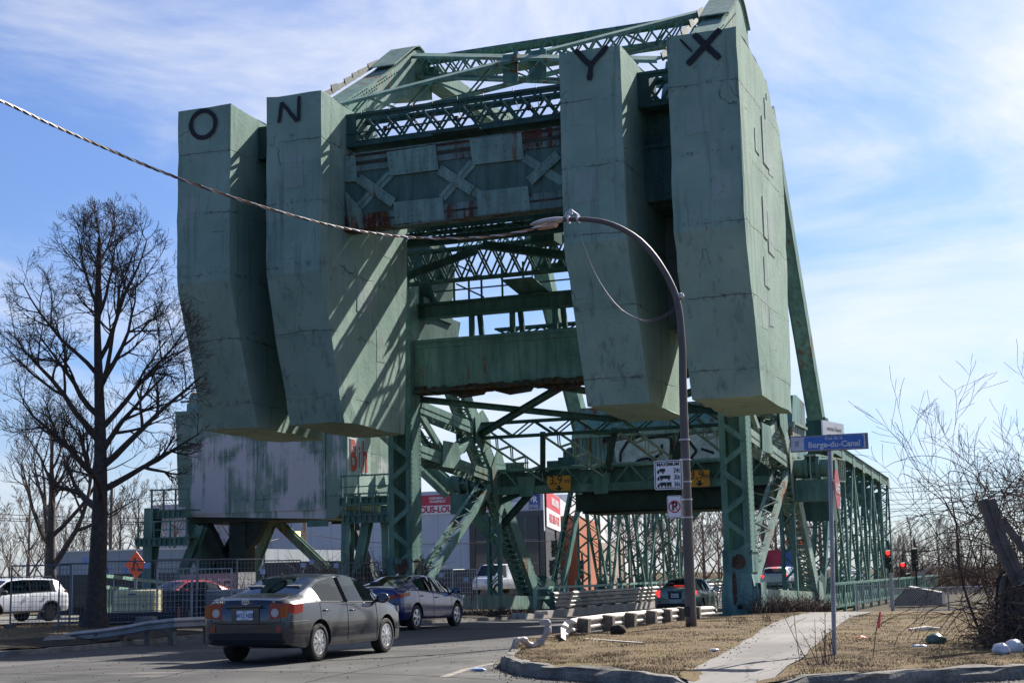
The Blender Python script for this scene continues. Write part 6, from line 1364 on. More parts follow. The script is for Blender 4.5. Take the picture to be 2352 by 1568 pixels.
# intermediate bulk container
YT = plain('yellowed plastic', (.78, .73, .40), .45, 0, .1, 1.5); IB = thing('bulk_container', 'yellowed plastic bulk container in a wire cage behind the tree', 'container', (-30.9, 44.0, .1), radians(22)); WL[IB.name] = Vector()
m = MB(); m.box((0, 0, .60), (1.42, 1.0, .92)); m.build('tank', YT, IB, local=True, bevel=.05)
m = MB()
for z in (.16, .36, .6, .84, 1.08): m.tube([(-.73, -.52, z), (.73, -.52, z), (.73, .52, z), (-.73, .52, z), (-.73, -.52, z)], .014, 4)
for k in range(9): x = -.73 + k * .1825; m.tube([(x, -.53, .14), (x, -.53, 1.1)], .012, 4); m.tube([(x, .53, .14), (x, .53, 1.1)], .012, 4)
for k in range(6): y = -.52 + k * .208; m.tube([(.74, y, .14), (.74, y, 1.1)], .012, 4)
m.build('cage', FWH, IB, local=True); m = MB(); m.box((0, 0, .08), (1.46, 1.04, .05))
for x in (-.6, 0, .6): m.box((x, 0, .02), (.12, 1.0, .14))
m.build('pallet', FWH, IB, local=True); m = MB(); m.box((-.1, -.512, .92), (.26, .006, .05)); m.box((.3, -.512, .5), (.05, .006, .05)); m.build('label_plate', INKB, IB, local=True)
def pile(label, a, b, n, h, mat, lean=.05, name='mesh_stack'):
    a, b = Vector(a), Vector(b); w = (b - a).length; t = thing(name, label, 'stack', a, atan2(b.y - a.y, b.x - a.x)); WL[t.name] = Vector()
    for k in range(n):
        m = MB(); y = k * .055
        for z in [.05 + (k % 3) * .02 + i * .062 for i in range(int(h / .062))]: m.tube([(0, y + z * lean, z), (w, y + z * lean, z + rnd.uniform(-.01, .01))], .026 if 0 < z < h - .1 else .026, 4)
        for x in (0, w): m.tube([(x + rnd.uniform(-.02, .02), y, .0), (x, y + h * lean, h)], .026, 5)
        m.build('fence_sheet', mat, t, local=True)
pile('stack of dark mesh panels standing beside the bulk container', gp(375, 1418, 50, .15), gp(472, 1418, 50.4, .15), 6, .98, plain('dark fence steel', (.05, .052, .055), .6, .2))
pile('stack of bright galvanised mesh panels half behind the charcoal sedan', gp(474, 1415, 50.5, .15), gp(600, 1410, 51, .15), 5, .98, FWH)
t = thing('mesh_pile', 'low pile of dark mesh panels lying flat behind the big tree', 'stack', (-29.4, 38.8, .1), radians(28)); WL[t.name] = Vector()
for k in range(6):
    m = MB(); z = .06 + k * .06
    for y in (0, .5, 1.0): m.tube([(0, y, z), (3.3, y + rnd.uniform(-.03, .03), z)], .03, 5)
    for x in (0, 1.6, 3.3): m.tube([(x, 0, z), (x, 1.0, z)], .03, 5)
    m.build('fence_sheet', plain('dark blue fence steel', (.055, .06, .075), .55, .2), t, local=True)
p = gp(334, 1430, 44.5, .1); t = thing('concrete_block', 'grey concrete fence block on the left verge', 'block', p); m = MB(); m.hexa([(p[0] - .35, p[1] - .2, .02), (p[0] + .35, p[1] - .2, .02), (p[0] + .35, p[1] + .3, .02), (p[0] - .35, p[1] + .3, .02), (p[0] - .27, p[1] - .1, .42), (p[0] + .27, p[1] - .1, .42), (p[0] + .27, p[1] + .2, .42), (p[0] - .27, p[1] + .2, .42)]); m.build('block', KERB, t, bevel=.03)
ORG = plain('orange plastic', (.75, .09, .02), .5, 0, .1)
p = gp(410, 1424, 47, .1); t = thing('marker_stake', 'upright orange marker stake in front of the stacked panels', 'stake', p); m = MB(); m.bb((p[0] - .035, p[1] - .02, .05), (p[0] + .035, p[1] + .02, .62)); m.build('stake', ORG, t)
p = aD(312, 1297, 62); t = thing('road_works_sign', 'orange diamond road works sign with a black worker symbol', 'sign', (p.x, p.y, 0))
m = MB(); m.prism([(p.x - .52, p.y, p.z), (p.x, p.y, p.z - .58), (p.x + .52, p.y, p.z), (p.x, p.y, p.z + .58)], (0, .02, 0)); m.build('sign_panel', plain('fluorescent orange sign', (.85, .10, .015), .5, 0, .04), t)
m = MB(); y = p.y - .006; m.lathe((p.x - .05, y, p.z + .24), (0, 1, 0), [(0, .055), (.004, .055)], 10)
for a, b, w in (((-.05, .18), (-.12, -.05), .09), ((-.06, .15), (.10, .0), .04), ((-.12, -.05), (-.22, -.24), .05), ((-.12, -.05), (-.04, -.24), .05), ((.0, .08), (.16, -.16), .03), ((.08, -.2), (.34, -.2), .10)): m.bar((p.x + a[0], y, p.z + a[1]), (p.x + b[0], y, p.z + b[1]), .004, w, (b[1] - a[1], 0, a[0] - b[0]))
m.build('worker_symbol', BLACK, t); m = MB(); m.bar((p.x, p.y + .05, -.3), (p.x, p.y + .05, p.z), .06, .06); m.build('sign_post', FGREY, t)
railing('bridge_railing', 'pale green railing of the approach beyond the white crossover', -40, 56, 66, -.1, (.55, 1.1), 1.2, GREENP)
t = thing('site_railing', 'pale green horizontal railing behind the bulk container', 'railing', (-45, 58, 0)); m = MB(); a, b = aD(228, 1320, 60), aD(385, 1338, 66)
for dz in (0, -.45): m.bar(a + Vector((0, 0, dz)), b + Vector((0, 0, dz)), .08, .14)
for k in range(26): q = a.lerp(b, k / 25); m.bar(q + Vector((0, 0, -.45)), q + Vector((0, 0, -1.5)), .05, .05)
m.build('rail', GREENP, t)
t = thing('graffiti_wall', 'low concrete abutment wall with white and black lettering behind the site fence', 'wall', (-39, 60, 0)); m = MB(); a, b = aD(412, 1340, 62), aD(545, 1340, 63); d = Vector((0, 1.5, 0))
m.prism([Vector((a.x, a.y, -.4)), Vector((b.x, b.y, -.4)), Vector((b.x, b.y, 1.75)), Vector((a.x, a.y, 1.7))], d); m.build('wall', plain('grey abutment', (.30, .31, .34), .9, 0, .2, 2), t, merge=True)
u = (b - a).normalized()
for k, ch in enumerate('SONE'):
    q = a + u * (.45 + k * .52); text(t, ch, 1.5, plain('pale spray', (.62, .62, .64), .8), (q.x, q.y - .03, .85), (pi / 2, 0, atan2(u.y, u.x)), 'graffiti_letter', .004, bold=.10, sx=.5); text(t, ch, 1.5, INK, (q.x, q.y - .04, .85), (pi / 2, 0, atan2(u.y, u.x)), 'graffiti_letter', .004, bold=-.01, sx=.5)
# chain link fence on the right
CLK = plain('galvanised chain link', (.36, .37, .38), .5, .4, .1)
def chain(label, a, b, h, sp, tall_end=False):
    a, b = Vector(a), Vector(b); w = (b - a).length; t = thing('chain_link_fence', label, 'fence', a, atan2(b.y - a.y, b.x - a.x)); WL[t.name] = Vector()
    m = MB(); n = max(1, round(w / sp))
    for k in range(n + 1): m.tube([(w * k / n, 0, -.1), (w * k / n, 0, h)], .035, 6)
    m.tube([(0, 0, h - .02), (w, 0, h - .02)], .025, 6); m.tube([(0, 0, .08), (w, 0, .08)], .018, 6); m.build('fence_frame', CLK, t, local=True)
    m = MB(); s_ = .085; k = -h
    while k < w:
        x0_, x1_ = max(0, k), min(w, k + h)
        if x1_ > x0_:
            m.bar((x0_, 0, x0_ - k), (x1_, 0, x1_ - k), .010, .010); m.bar((x0_, .006, h - (x0_ - k)), (x1_, .006, h - (x1_ - k)), .006, .006)
        k += s_
    m.build('chain_mesh', CLK, t, local=True)
    return t
c0, c1, c2 = aD(1969, 1393, 55), aD(2050, 1388, 55), aD(2420, 1384, 58)
chain('short galvanised chain link gate panel at the end of the footpath', (c0.x, c0.y, gz(c0.y) + .0), (c1.x, c1.y, gz(c0.y) + .0), 1.05, 3); chain('long galvanised chain link fence running right from the footpath', (c1.x + .03, c1.y, gz(c1.y) + .0), (c2.x, c2.y, gz(c2.y)), .92, 3)
m = MB(); m.tube([(c1.x, c1.y, -.4), (c1.x, c1.y, 1.2)], .07, 8); t = thing('gate_post', 'thick galvanised gate post between the two chain link fences', 'post', (c1.x, c1.y, -.3)); m.build('post', CLK, t)
RMP = thing('bike_ramp', 'dark curved skate ramp behind the chain link fence on the right', 'ramp', (-5, 65, -.3)); m = MB(); a, b = aD(2040, 1385, 66), aD(2165, 1385, 66); m.prism([Vector((a.x, a.y, -.3)), Vector((b.x, b.y, -.3)), Vector((b.x, b.y, .25)), Vector((a.x + .9, a.y, .55)), Vector((a.x + .2, a.y, -.1))], (0, 1.5, 0)); m.build('ramp_side', plain('dark ramp sheet', (.05, .045, .05), .6), RMP)
# ------------------------------------------------------------------ traffic lights, utility poles and wires
def tlight(label, x, y, d, lit, back=False, pole=True, heads=3, sc=1.0):
    p = aD(x, y, d); t = thing('traffic_light', label, 'traffic light', (p.x, p.y, gz(p.y))); WL[t.name] = Vector((p.x, p.y, gz(p.y)))
    m = MB(); h = .36 * heads * sc; m.bb((p.x - .19 * sc, p.y, p.z - h / 2), (p.x + .19 * sc, p.y + .2, p.z + h / 2))
    for k in range(heads): z = p.z + h / 2 - (k + .5) * .36 * sc; m.prism([(p.x - .16 * sc, p.y - .005, z + .16 * sc), (p.x + .16 * sc, p.y - .005, z + .16 * sc), (p.x + .16 * sc, p.y - .3, z + .08 * sc), (p.x - .16 * sc, p.y - .3, z + .08 * sc)], (0, 0, .02))
    m.build('signal_housing', BLACK, t)
    for k in range(heads):
        z = p.z + h / 2 - (k + .5) * .36 * sc; on = lit and k == 0
        m = MB(); m.lathe((p.x, p.y - .01, z), (0, 1, 0), [(0, .125 * sc), (.01, .125 * sc)], 14); m.build('signal_lens', SIGR if on else plain('dark lens', (.02, .03, .028), .3), t)
    if pole: m = MB(); m.tube([(p.x + .0, p.y + .3, gz(p.y) - .2), (p.x, p.y + .3, p.z + h / 2 + .5)], .06, 7); m.build('signal_pole', BLACK, t)
SIGR = plain('lit red signal', (.8, .02, .02), .3, 0, .02, 3, 0, (1, .015, .01), 2.4)
tlight('hanging traffic light with its red lamp lit between the tower leg and the truss', 1838, 1247, 100, True, False, False, 2, 1.0); 
m = MB(); p = aD(1838, 1225, 100); m.tube([(p.x, p.y, p.z), (p.x, p.y, 6.0)], .05, 6); m.bar((p.x - .6, p.y, p.z + .4), (p.x + 1.0, p.y, p.z + .4), .06, .06); m.build('signal_hanger', BLACK, [o for o in col.objects if o.name == 'traffic_light'][0])
tlight('small traffic light with its red lamp lit far right of the truss end', 2074, 1309, 100, True, False, True, 3, 1.0); tlight('tall dark traffic signal seen in profile on a pole right of the bridge', 2101, 1284, 84, False, False, True, 4, .9); tlight('low dark signal head beside the tall signal pole', 2087, 1327, 84, False, False, False, 2, .8)
tlight('dark traffic signal in front of the warehouse glazing, upper one', 1273, 1258, 88, False, False, True, 3, .95); tlight('dark traffic signal on a pole before the orange brick wall', 1334, 1306, 92, False, False, True, 4, .8); tlight('dark traffic signal lowest in front of the charcoal cladding', 1268, 1302, 90, False, False, False, 3, .9); tlight('partly hidden signal with red visors against the last truss post', 2040, 1283, 80, True, False, True, 3, .9)
XB = thing('crossing_sign', 'white and red railway crossbuck sign beyond the right fence', 'sign', aD(2115, 1320, 88)); p = aD(2115, 1320, 88); m = MB()
for s_ in (-1, 1): m.bar((p.x - .55, p.y - .01 * s_, p.z - .5 * s_), (p.x + .55, p.y - .01 * s_, p.z + .5 * s_), .02, .2, (-s_, 0, 1.1))
m.build('crossbuck', plain('faded white red board', (.50, .40, .38), .6, 0, .2), XB); m = MB(); m.tube([(p.x, p.y + .1, -.3), (p.x, p.y + .1, p.z)], .05, 6); m.build('sign_post', FGREY, XB)
WOODP = plain('utility pole wood', (.13, .11, .09), .9, 0, .25, 4)
def upole(label, x, ytop, ybase, d, arms=True, r=.13):
    p, q = aD(x, ytop, d), aD(x, ybase, d); t = thing('utility_pole', label, 'utility pole', (q.x, q.y, gz(q.y))); WL[t.name] = Vector((q.x, q.y, gz(q.y)))
    m = MB(); m.tube([(q.x, q.y, -.5), (q.x, q.y, p.z)], [r, r * .7], 8); m.build('pole', WOODP, t)
    if arms:
        m = MB()
        for dz in (.5, 2.0): m.bar((q.x - 1.1, q.y, p.z - dz), (q.x + 1.1, q.y, p.z - dz), .1, .12)
        for k in (-1, -.4, .4, 1): m.lathe((q.x + k, q.y, p.z - .45), (0, 0, 1), [(0, .05), (.15, .05)], 6)
        m.build('cross_arm', WOODP, t)
    return t
upole('timber utility pole just right of the truss end', 2050, 1250, 1340, 130); upole('timber utility pole with two cross arms behind the tall signal', 2110, 1252, 1340, 125); upole('bare timber pole among the far trees on the right', 2207, 1240, 1360, 110, False, .18); upole('timber pole in front of the warehouse wall on the left', 699, 1170, 1300, 95, False, .15); upole('timber pole behind the left trees', 253, 1105, 1300, 110, False, .15); upole('dark pole seen through the right tower leg', 1757, 1150, 1330, 120, False, .2)
p = aD(681, 1228, 94); t = thing('warehouse_lamp', 'lit amber lamp on the pole before the warehouse wall', 'lamp', p); m = MB(); m.box(p, (.42, .3, .42)); m.build('lamp_lens', plain('lit amber lamp', (.8, .4, .1), .4, 0, .02, 3, 0, (1, .55, .12), 3.5), t); m = MB(); m.bar(p + Vector((.2, .2, .2)), aD(699, 1215, 95), .06, .06); m.build('lamp_bracket', BLACK, t)
WIRE = plain('black wire', (.03, .03, .035), .5)
def wire(label, pts, r=.02, group=None):
    P = smooth_path(pts, 8); t = thing('power_line', label, 'wire', P[0], 0, group); m = MB(); m.tube(P, r, 4); m.build('wire', WIRE, t)
for k, (ya, yb) in enumerate(((1124, 1108), (1133, 1120), (1147, 1142), (1158, 1152), (1167, 1164), (1171, 1170))): wire('thin power line crossing the sky right of the truss span', [aD(1900, ya + 4, 190), aD(2120, (ya + yb) / 2 + 1, 190), aD(2420, yb - 8, 190)], .03, 'power lines right of the truss')
wire('single wire above the far traffic lights', [aD(1990, 1263, 100), aD(2180, 1263, 100), aD(2420, 1256, 100)], .02); wire('sagging cable across the warehouse wall', [aD(520, 1256, 92), aD(600, 1246, 92), aD(699, 1228, 95), aD(830, 1243, 95), aD(1000, 1248, 95), aD(1260, 1242, 95)], .025)
for k, y in enumerate((1190, 1199, 1204)): wire('thin wire behind the trees on the left', [aD(380, y, 130), aD(180, y - 3, 130), aD(-60, y - 12, 130)], .03, 'wires behind the left trees')
for x, c_, lb in ((1775, (.45, .04, .08), 'red advertising banner far off behind the right tower leg'), (1808, (.05, .14, .45), 'blue advertising banner beside the far red one')):
    p = aD(x, 1300, 120); t = thing('banner', lb, 'banner', p); m = MB(); m.box(p, (1.4 if x < 1800 else .8, .06, 2.6)); m.build('banner_cloth', plain('banner', c_, .6, 0, .2, 1), t); m = MB(); m.tube([(p.x - .7, p.y + .1, -.3), (p.x - .7, p.y + .1, p.z + 1.5)], .05, 6); m.build('banner_pole', FGREY, t)
# ------------------------------------------------------------------ trees
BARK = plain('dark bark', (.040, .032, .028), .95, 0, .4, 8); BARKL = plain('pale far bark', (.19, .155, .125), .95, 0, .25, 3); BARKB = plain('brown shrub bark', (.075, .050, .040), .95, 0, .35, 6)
def perp(d, r):
    a = Vector((r.gauss(0, 1), r.gauss(0, 1), r.gauss(0, 1))); a -= d * a.dot(d); return a.normalized()
def grow(m, p, d, L_, r0, lev, R, maxlev, upb=.12, wob=.16, kids=(3, 5), ang=(25, 55), rat=(.45, .72), rmin=.004, sides=(7, 5, 4, 3, 3, 3)):
    n = max(3, min(8, int(L_ / (.35 if lev < 2 else .22)) + 2)); P = [p.copy()]; rr_ = [r0]; dd = d.copy(); pts = []
    for i in range(n):
        dd = (dd + perp(dd, R) * wob * R.uniform(.3, 1) + Vector((0, 0, upb))).normalized(); q = P[-1] + dd * (L_ / n); P.append(q); rr_.append(max(rmin, r0 * (1 - .78 * (i + 1) / n))); pts.append((q, dd.copy(), rr_[-1], (i + 1) / n))
    m.tube(P, rr_, sides[min(lev, 5)], False)
    if lev >= maxlev: return
    k = R.randint(*kids) + (2 if lev == 0 else 0)
    for j in range(k):
        f = .25 + .75 * (j + R.random()) / k; q, qd, qr, _ = pts[min(n - 1, int(f * n))]
        a = radians(R.uniform(*ang)); e = (qd * cos(a) + perp(qd, R) * sin(a)).normalized()
        grow(m, q, e, L_ * R.uniform(*rat) * (1.1 - .35 * f), min(qr * .75, r0 * .6), lev + 1, R, maxlev, upb, wob, kids, ang, rat, rmin, sides)
def bare_tree(name, label, base, H, r0, seed, maxlev, mat, limbs, trunk_h, spread, group=None, rmin=.004, kids=(3, 5)):
    R = random.Random(seed); base = Vector(base); t = thing(name, label, 'tree', base, 0, group)
    m = MB(); n = 12; P = []; rr_ = []
    for i in range(n + 1):
        f = i / n; P.append(base + Vector((.25 * noise.noise((f * 3, seed, 0)) * f * H * .06, .2 * noise.noise((f * 3, 0, seed)) * f * H * .06, f * H * .9 - .1))); rr_.append(r0 * (1 + .55 * math.exp(-f * 28)) * (1 - .9 * f ** .9) + rmin)
    m.tube(P, rr_, 10, False); m.build('trunk', mat, t, smooth=True)
    m = MB()
    for i in range(limbs):
        f = trunk_h + (.97 - trunk_h) * (i + R.random() * .6) / limbs; k = min(n - 1, int(f * n)); q = P[k].lerp(P[k + 1], f * n - k); az = i * 2.4 + R.uniform(-.5, .5); el = radians(R.uniform(22, 50) + 28 * (f - trunk_h))
        d = Vector((cos(az) * cos(el), sin(az) * cos(el), sin(el))); L_ = spread * (1.12 - .85 * ((f - trunk_h) / (1 - trunk_h)) ** 1.3) * R.uniform(.8, 1.15)
        grow(m, q, d, L_, rr_[k] * .52 + .01, 1, R, maxlev, .09, .17, kids, (22, 55), (.42, .70), rmin)
    m.build('crown', mat, t); return t
def crown_tree(name, label, base, H, r0, seed, mat, zc, hw, hh, limbs):
    R = random.Random(seed); base = Vector(base); t = thing(name, label, 'tree', base); m = MB(); n = 16; P = []; rr_ = []
    for i in range(n + 1):
        f = i / n; P.append(base + Vector((.22 * sin(f * 5 + 1) * f, .2 * sin(f * 4) * f, f * H * .92 - .1))); rr_.append(r0 * (1 + .5 * math.exp(-f * 30)) * (1 - .93 * f ** 1.05) + .012)
    m.tube(P, rr_, 12, False); m.build('trunk', mat, t, smooth=True); m = MB()
    def reach(p, d):   # distance to the crown's ellipsoid
        o = p - (base + Vector((0, 0, zc))); a = (d.x * d.x + d.y * d.y) / hw ** 2 + d.z ** 2 / hh ** 2; b = (o.x * d.x + o.y * d.y) / hw ** 2 + o.z * d.z / hh ** 2; c = (o.x ** 2 + o.y ** 2) / hw ** 2 + o.z ** 2 / hh ** 2 - 1
        q = b * b - a * c; return (-b + sqrt(q)) / a if q > 0 else .4
    def br(p, d, L_, r, lev):
        n = 4 if lev > 2 else 7; P = [p.copy()]; rr_ = [r]; dd = d.copy(); pts = []
        for i in range(n):
            dd = (dd + perp(dd, R) * (.13 + .03 * lev) * R.uniform(.4, 1.2) + Vector((0, 0, .05))).normalized(); P.append(P[-1] + dd * L_ / n); rr_.append(max(.0052, r * (1 - .8 * (i + 1) / n))); pts.append((P[-1], dd.copy(), rr_[-1]))
        m.tube(P, rr_, (8, 6, 5, 4, 3, 3)[lev], False)
        if lev >= 5 or L_ < .28: return
        k = {1: 9, 2: 8, 3: 6, 4: 4}[lev]
        for j in range(k):
            f = (.18 if lev > 1 else .28) + .8 * (j + R.random()) / k; q, qd, qr = pts[min(n - 1, int(f * n))]; a = radians(R.uniform(24, 58)); e = (qd * cos(a) + perp(qd, R) * sin(a)).normalized()
            l = L_ * R.uniform(.34, .60) * (1.15 - .45 * f); l = min(l, max(.25, reach(q, e) * 1.05)); br(q, e, l, min(qr * .72, r * .55), lev + 1)
    for i in range(limbs):
        f = .30 + .60 * (i / (limbs - 1)) ** 1.15; k = min(n - 1, int(f * n)); q = P[k].lerp(P[k + 1], f * n - k); az = i * 2.39996 + R.uniform(-.4, .4) + 2.6; el = radians(24 + 50 * ((f - .3) / .6) + R.uniform(-7, 7)); d = Vector((cos(az) * cos(el), sin(az) * cos(el), sin(el))); L_ = reach(q, d) * R.uniform(.86, 1.02); br(q, d, L_, rr_[k] * .50 + .012, 1)
    m.build('crown', mat, t); return t
crown_tree('bare_tree', 'big bare dark tree with a rounded crown of fine twigs beside the road guard rail', (-27.4, 36.9, .1), 12.9, .29, 11, plain('brown dark bark', (.06, .046, .038), .95, 0, .4, 8), 7.4, 3.25, 5.4, 19)
bare_tree('bare_tree', 'second bare tree with a forked trunk behind the white crossover at the left edge', (-44.5, 56.5, 0), 9.5, .34, 5, 4, plain('grey bark', (.085, .07, .062), .95, 0, .3, 6), 11, .22, 4.8, None, .010, (4, 5))
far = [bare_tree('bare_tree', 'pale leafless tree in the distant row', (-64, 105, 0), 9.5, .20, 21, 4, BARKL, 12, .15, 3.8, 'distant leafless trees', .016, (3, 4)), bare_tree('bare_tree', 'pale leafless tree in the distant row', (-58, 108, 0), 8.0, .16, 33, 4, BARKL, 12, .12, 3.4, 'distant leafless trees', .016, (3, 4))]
R = random.Random(4)
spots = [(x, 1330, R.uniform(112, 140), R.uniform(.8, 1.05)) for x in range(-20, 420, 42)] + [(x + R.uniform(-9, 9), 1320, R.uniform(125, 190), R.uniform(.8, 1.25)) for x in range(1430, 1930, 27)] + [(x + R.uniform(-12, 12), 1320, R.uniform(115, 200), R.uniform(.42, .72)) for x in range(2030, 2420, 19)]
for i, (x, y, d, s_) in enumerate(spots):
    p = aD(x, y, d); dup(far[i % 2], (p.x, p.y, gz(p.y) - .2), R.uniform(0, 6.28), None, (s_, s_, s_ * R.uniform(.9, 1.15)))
# far scrub along the ground, read as one mass
m = MB(); R = random.Random(9)
for _ in range(5200):
    if R.random() < .62: x = R.uniform(2020, 2420); d = R.uniform(90, 160)
    else: x = R.choice((R.uniform(1420, 1960), R.uniform(-40, 200))); d = R.uniform(105, 170)
    p = aD(x, 1330, d); z = gz(p.y) - .1; h = R.uniform(.6, 2.6) * (1 if d > 90 else .6); a = Vector((R.gauss(0, .35), R.gauss(0, .35), 1)).normalized()
    b = Vector((p.x, p.y, z)); q = b + a * h * .55; e = b + a * h + Vector((R.gauss(0, .3), R.gauss(0, .3), 0)); m.tube([b, q, e], [.022, .016, .007], 3, False)
m.build('far_scrub', plain('far brown scrub', (.13, .09, .065), .95, 0, .35, .5), kind='stuff', label='brown leafless scrub along the far bank', cat='scrub')
# big tangled shrub at the right edge with a leaning split timber post
SH = thing('tangled_shrub', 'tall leafless tangled shrub with arching vines filling the right edge', 'shrub', (-.9, 24.5, .15)); R = random.Random(17); m = MB()
for i in range(17):
    b = Vector((-.7 + R.uniform(-1.0, 1.9), 24.6 + R.uniform(-1, 3.0), .1)); d = Vector((R.uniform(-.45, .25), R.uniform(-.3, .3), 1)).normalized()
    grow(m, b, d, R.uniform(2.2, 3.0), R.uniform(.022, .04), 1, R, 4, .06, .20, (4, 6), (18, 55), (.45, .72), .0035, (5, 4, 3, 3, 3, 3))
m.build('stems', BARKB, SH)
m = MB()
for i in range(330):   # vines that arch over and hang
    p = Vector((-.7 + R.uniform(-1.2, 2.0), 24.6 + R.uniform(-1.2, 2.6), R.uniform(.3, 2.7))); d = Vector((R.uniform(-.9, .6), R.uniform(-.6, .4), R.uniform(.2, 1.0))).normalized(); P = [p]; 
    for k in range(9): d = (d + Vector((R.gauss(0, .16), R.gauss(0, .16), -.19))).normalized(); P.append(P[-1] + d * R.uniform(.14, .30)) if P[-1].z > .15 else None
    m.tube(P, [.009 - .0006 * k for k in range(len(P))], 3, False)
m.build('vines', plain('reddish vine bark', (.11, .065, .045), .95, 0, .4, 5), SH)
m = MB()
for i in range(9000):   # dense thicket of dead twigs at the foot
    g = R.random() ** 1.3; p = Vector((-1.9 + 3.6 * R.random() + .5 * (1 - g), 23.0 + 4.2 * R.random(), .12 + 1.35 * g * R.random() * (1.0 if R.random() < .75 else 1.6))); 
    if p.x < -2.1 + p.z * .8: continue
    d = Vector((R.gauss(0, 1), R.gauss(0, 1), R.gauss(0, .55))).normalized() * R.uniform(.2, .6); b = p + d * .5 + Vector((R.gauss(0, .06), R.gauss(0, .06), R.gauss(0, .06))); m.tube([p, b, p + d], [.0075, .0055, .0035], 3, False)
m.build('thicket', plain('grey brown dead twigs', (.13, .088, .062), .95, 0, .5, 3), SH)
for (x, y, d, h, n, lb) in ((1800, 1395, 53, 1.3, 300, 'brown brush at the foot of the right tower leg'), (1845, 1390, 56, 1.1, 260, 'brown brush beside the right tower foot'), (1770, 1392, 57, 1.0, 220, 'brown brush between the column and the tower foot'), (640, 1325, 60, 1.6, 420, 'ivy tangle over the fence behind the charcoal sedan'), (830, 1325, 60, 2.3, 420, 'ivy tangle around the legs of the rolling bridge'), (1130, 1405, 58, .7, 220, 'dead weeds beside the left kerb'), (1190, 1408, 60, .6, 180, 'dead weeds by the left tower foot'), (1075, 1408, 57, .6, 160, 'dead weeds near the navy sedan')):
    p = aD(x, y, d); t = thing('dry_brush', lb, 'shrub', (p.x, p.y, gz(p.y))); m = MB(); w = 1.3 if 'ivy' in lb else .8
    for i in range(n):
        b = Vector((p.x + R.uniform(-w, w) * (2.2 if 'ivy' in lb else 1.4), p.y + R.uniform(-.7, .7), gz(p.y) + .05 + (R.random() * h * .7 if 'ivy' in lb else 0))); a = Vector((R.gauss(0, .5), R.gauss(0, .5), .9)).normalized(); L_ = h * R.uniform(.3, .8); c_ = b + a * L_ * .5
        m.tube([b, c_, c_ + (a + Vector((R.gauss(0, .6), R.gauss(0, .6), -.2))) * L_ * .5], [.014, .011, .005], 3, False)
    m.build('twigs', BARKB, t)
GW = plain('split grey timber', (.13, .12, .11), .9, 0, .3, 5)
LPO = thing('leaning_post', 'split grey timber post leaning in the shrub at the right edge', 'post', (-.9, 23.1, .2)); m = MB()
P0, P1, P2 = aD(2256, 1146, 22.5), aD(2285, 1240, 22.5), aD(2335, 1340, 22.5)
for off, w in ((0, .10), (.12, .08)):
    o_ = Vector((off, .05, 0)); m.bar(P0 + o_, P1 + o_, w, .12); m.bar(P1 + o_, P2 + o_ * .8, w * 1.05, .12)
m.bar(aD(2300, 1190, 22.8), aD(2380, 1300, 22.8), .06, .10); m.build('timber', GW, LPO)
VP = thing('vine_covered_block', 'weathered block overgrown with dark vines at the right edge', 'block', (-.35, 23.2, .1)); m = MB(); q = aD(2330, 1380, 22.8)
m.hexa([(q.x - .25, q.y, .1), (q.x + 1.2, q.y, .1), (q.x + 1.2, q.y + .8, .1), (q.x - .25, q.y + .8, .1), (q.x - .2, q.y + .05, 1.28), (q.x + 1.2, q.y + .05, 1.34), (q.x + 1.2, q.y + .8, 1.34), (q.x - .2, q.y + .8, 1.28)]); m.build('block', plain('grey lump', (.12, .12, .12), .95, 0, .35, 5), VP, bevel=.08)
m = MB()
for i in range(9): m.tube(smooth_path([(q.x - .3 + .13 * i, q.y - .06, .1), (q.x - .25 + .13 * i + R.uniform(-.1, .1), q.y - .08, .6), (q.x - .2 + .12 * i, q.y - .05, 1.2), (q.x + .0 + .1 * i, q.y + .2, 1.42)]), .022, 5)
m.build('vines', BARK, VP)
# ------------------------------------------------------------------ small things on the verges
def weed(label, x, y, h, n, seed, sp=.10):
    p = aZ(x, y, .2); r = random.Random(seed); t = thing('dry_weed', label, 'weed', p); m = MB()
    for i in range(n):
        b = p + Vector((r.gauss(0, sp), r.gauss(0, sp), -.03)); d = Vector((r.gauss(0, .22), r.gauss(0, .22), 1)).normalized(); q = [b, b + d * h * .5 * r.uniform(.5, 1)]; q.append(q[-1] + (d + Vector((r.gauss(0, .15), r.gauss(0, .15), 0))) * h * .4); m.tube(q, [.006, .005, .003], 4, False)
        for k in range(3): c_ = q[1].lerp(q[2], r.random()); m.tube([c_, c_ + Vector((r.gauss(0, .06), r.gauss(0, .06), .06))], .003, 3, False)
    m.build('stalks', BARKB, t)
weed('dark upright dead weed beside the sign post', 1890, 1523, .55, 9, 1); weed('tall single dead stalk left of the sign post', 1872, 1528, .95, 4, 2, .05); weed('low dead weed on the verge left of the footpath', 1700, 1432, .22, 14, 3, .14); weed('low dead weed tuft near the bridge column', 1755, 1428, .2, 10, 4, .1)
PINK = plain('fluorescent pink flag', (.95, .07, .12), .6, 0, .05)
p = aZ(2005, 1510, .2); t = thing('survey_flag', 'pink survey flag on a thin twig in the right verge', 'flag', p); m = MB(); m.tube([p, p + Vector((.06, 0, .35)), p + Vector((.13, 0, .62))], .006, 4); m.build('stick', BARKB, t); m = MB(); m.hexa([p + Vector(v) for v in ((.085, -.01, .40), (.12, -.01, .40), (.12, .0, .40), (.085, .0, .40), (.13, -.01, .61), (.145, -.01, .62), (.145, 0, .62), (.13, 0, .61))]); m.build('flag', PINK, t)
p = aZ(1975, 1465, .21); t = thing('survey_flag', 'crumpled pink tape lying in the grass right of the footpath', 'flag', p); m = MB(); m.add([p + Vector(v) for v in ((-.09, 0, .0), (.02, -.05, .04), (.13, 0, .01), (.03, .07, .05), (-.04, .05, .0))], [(0, 1, 3, 4), (1, 2, 3)]); m.build('tape', PINK, t)
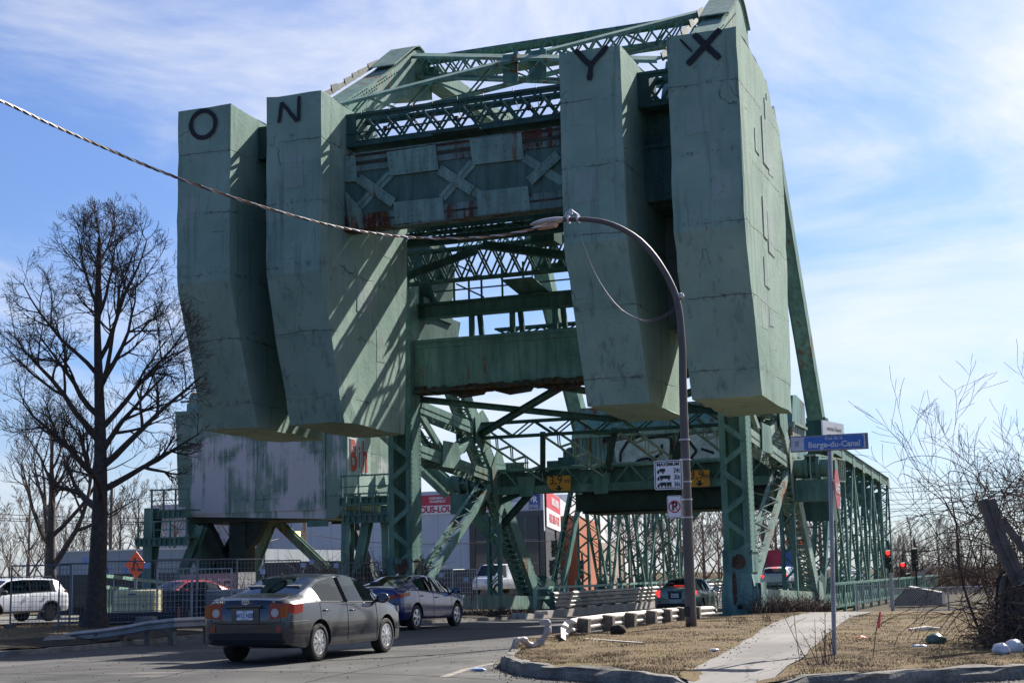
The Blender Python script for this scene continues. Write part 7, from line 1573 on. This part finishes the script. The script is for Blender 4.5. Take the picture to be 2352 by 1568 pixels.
BAG = plain('white plastic bag', (.62, .62, .64), .4, 0, .12, 6); BAGG = plain('green plastic bag', (.10, .17, .12), .35, 0, .3, 6)
def blob(name, label, x, y, z, w, h, mat, seed, cat='litter', wide=1.0):
    p = aZ(x, y, z); bm = bmesh.new(); bmesh.ops.create_icosphere(bm, subdivisions=3, radius=1); m = MB()
    for v in bm.verts:
        q = v.co * (1 + .28 * noise.noise(v.co * 2.1 + Vector((seed, 0, 0))) + .10 * noise.noise(v.co * 6 + Vector((0, seed, 0)))); m.v.append(p + Vector((q.x * w * wide, q.y * w * .8, max(-.02, q.z * h + h * .6))))
    m.f = [tuple(v.index for v in f.verts) for f in bm.faces]; bm.free(); t = thing(name, label, cat, p); m.build('crumpled_plastic', mat, t, smooth=True)
blob('plastic_bag', 'white plastic bag at the right edge of the verge, larger one', 2328, 1496, .2, .14, .11, BAG, 3); blob('plastic_bag', 'white plastic bag at the right edge of the verge, smaller one', 2300, 1500, .2, .12, .09, BAG, 5); blob('plastic_bag', 'green and blue plastic bag under the shrub', 2150, 1478, .2, .15, .11, BAGG, 8); blob('paper_scrap', 'flat white scrap before the green bag', 2112, 1486, .19, .09, .03, BAG, 9, wide=1.4)
blob('paper_scrap', 'white scrap on the dirt edge left of the footpath', 1640, 1494, .2, .045, .025, BAG, 10, wide=1.6); blob('paper_scrap', 'pale blue scrap on the road below the kerb corner', 1098, 1539, .06, .07, .025, LB_, 12, wide=1.6)
blob('shadow_lump', 'dark heap of painted shadow beside the second rail post', 1420, 1455, .2, .16, .12, plain('painted shadow', (.02, .016, .013), .9), 14, 'heap');  # near-black lump stands in for the shadow by the post
for k in range(60):
    pass
t = thing('log', 'pale bleached log lying in the grass near the right fence', 'log', aZ(2120, 1450, .2)); m = MB(); a, b = aZ(2090, 1448, .2), aZ(2160, 1445, .2); m.tube([a, a.lerp(b, .5) + Vector((0, .1, .02)), b], [.05, .06, .04], 7); m.build('wood', plain('bleached wood', (.45, .40, .34), .9, 0, .3, 6), t)
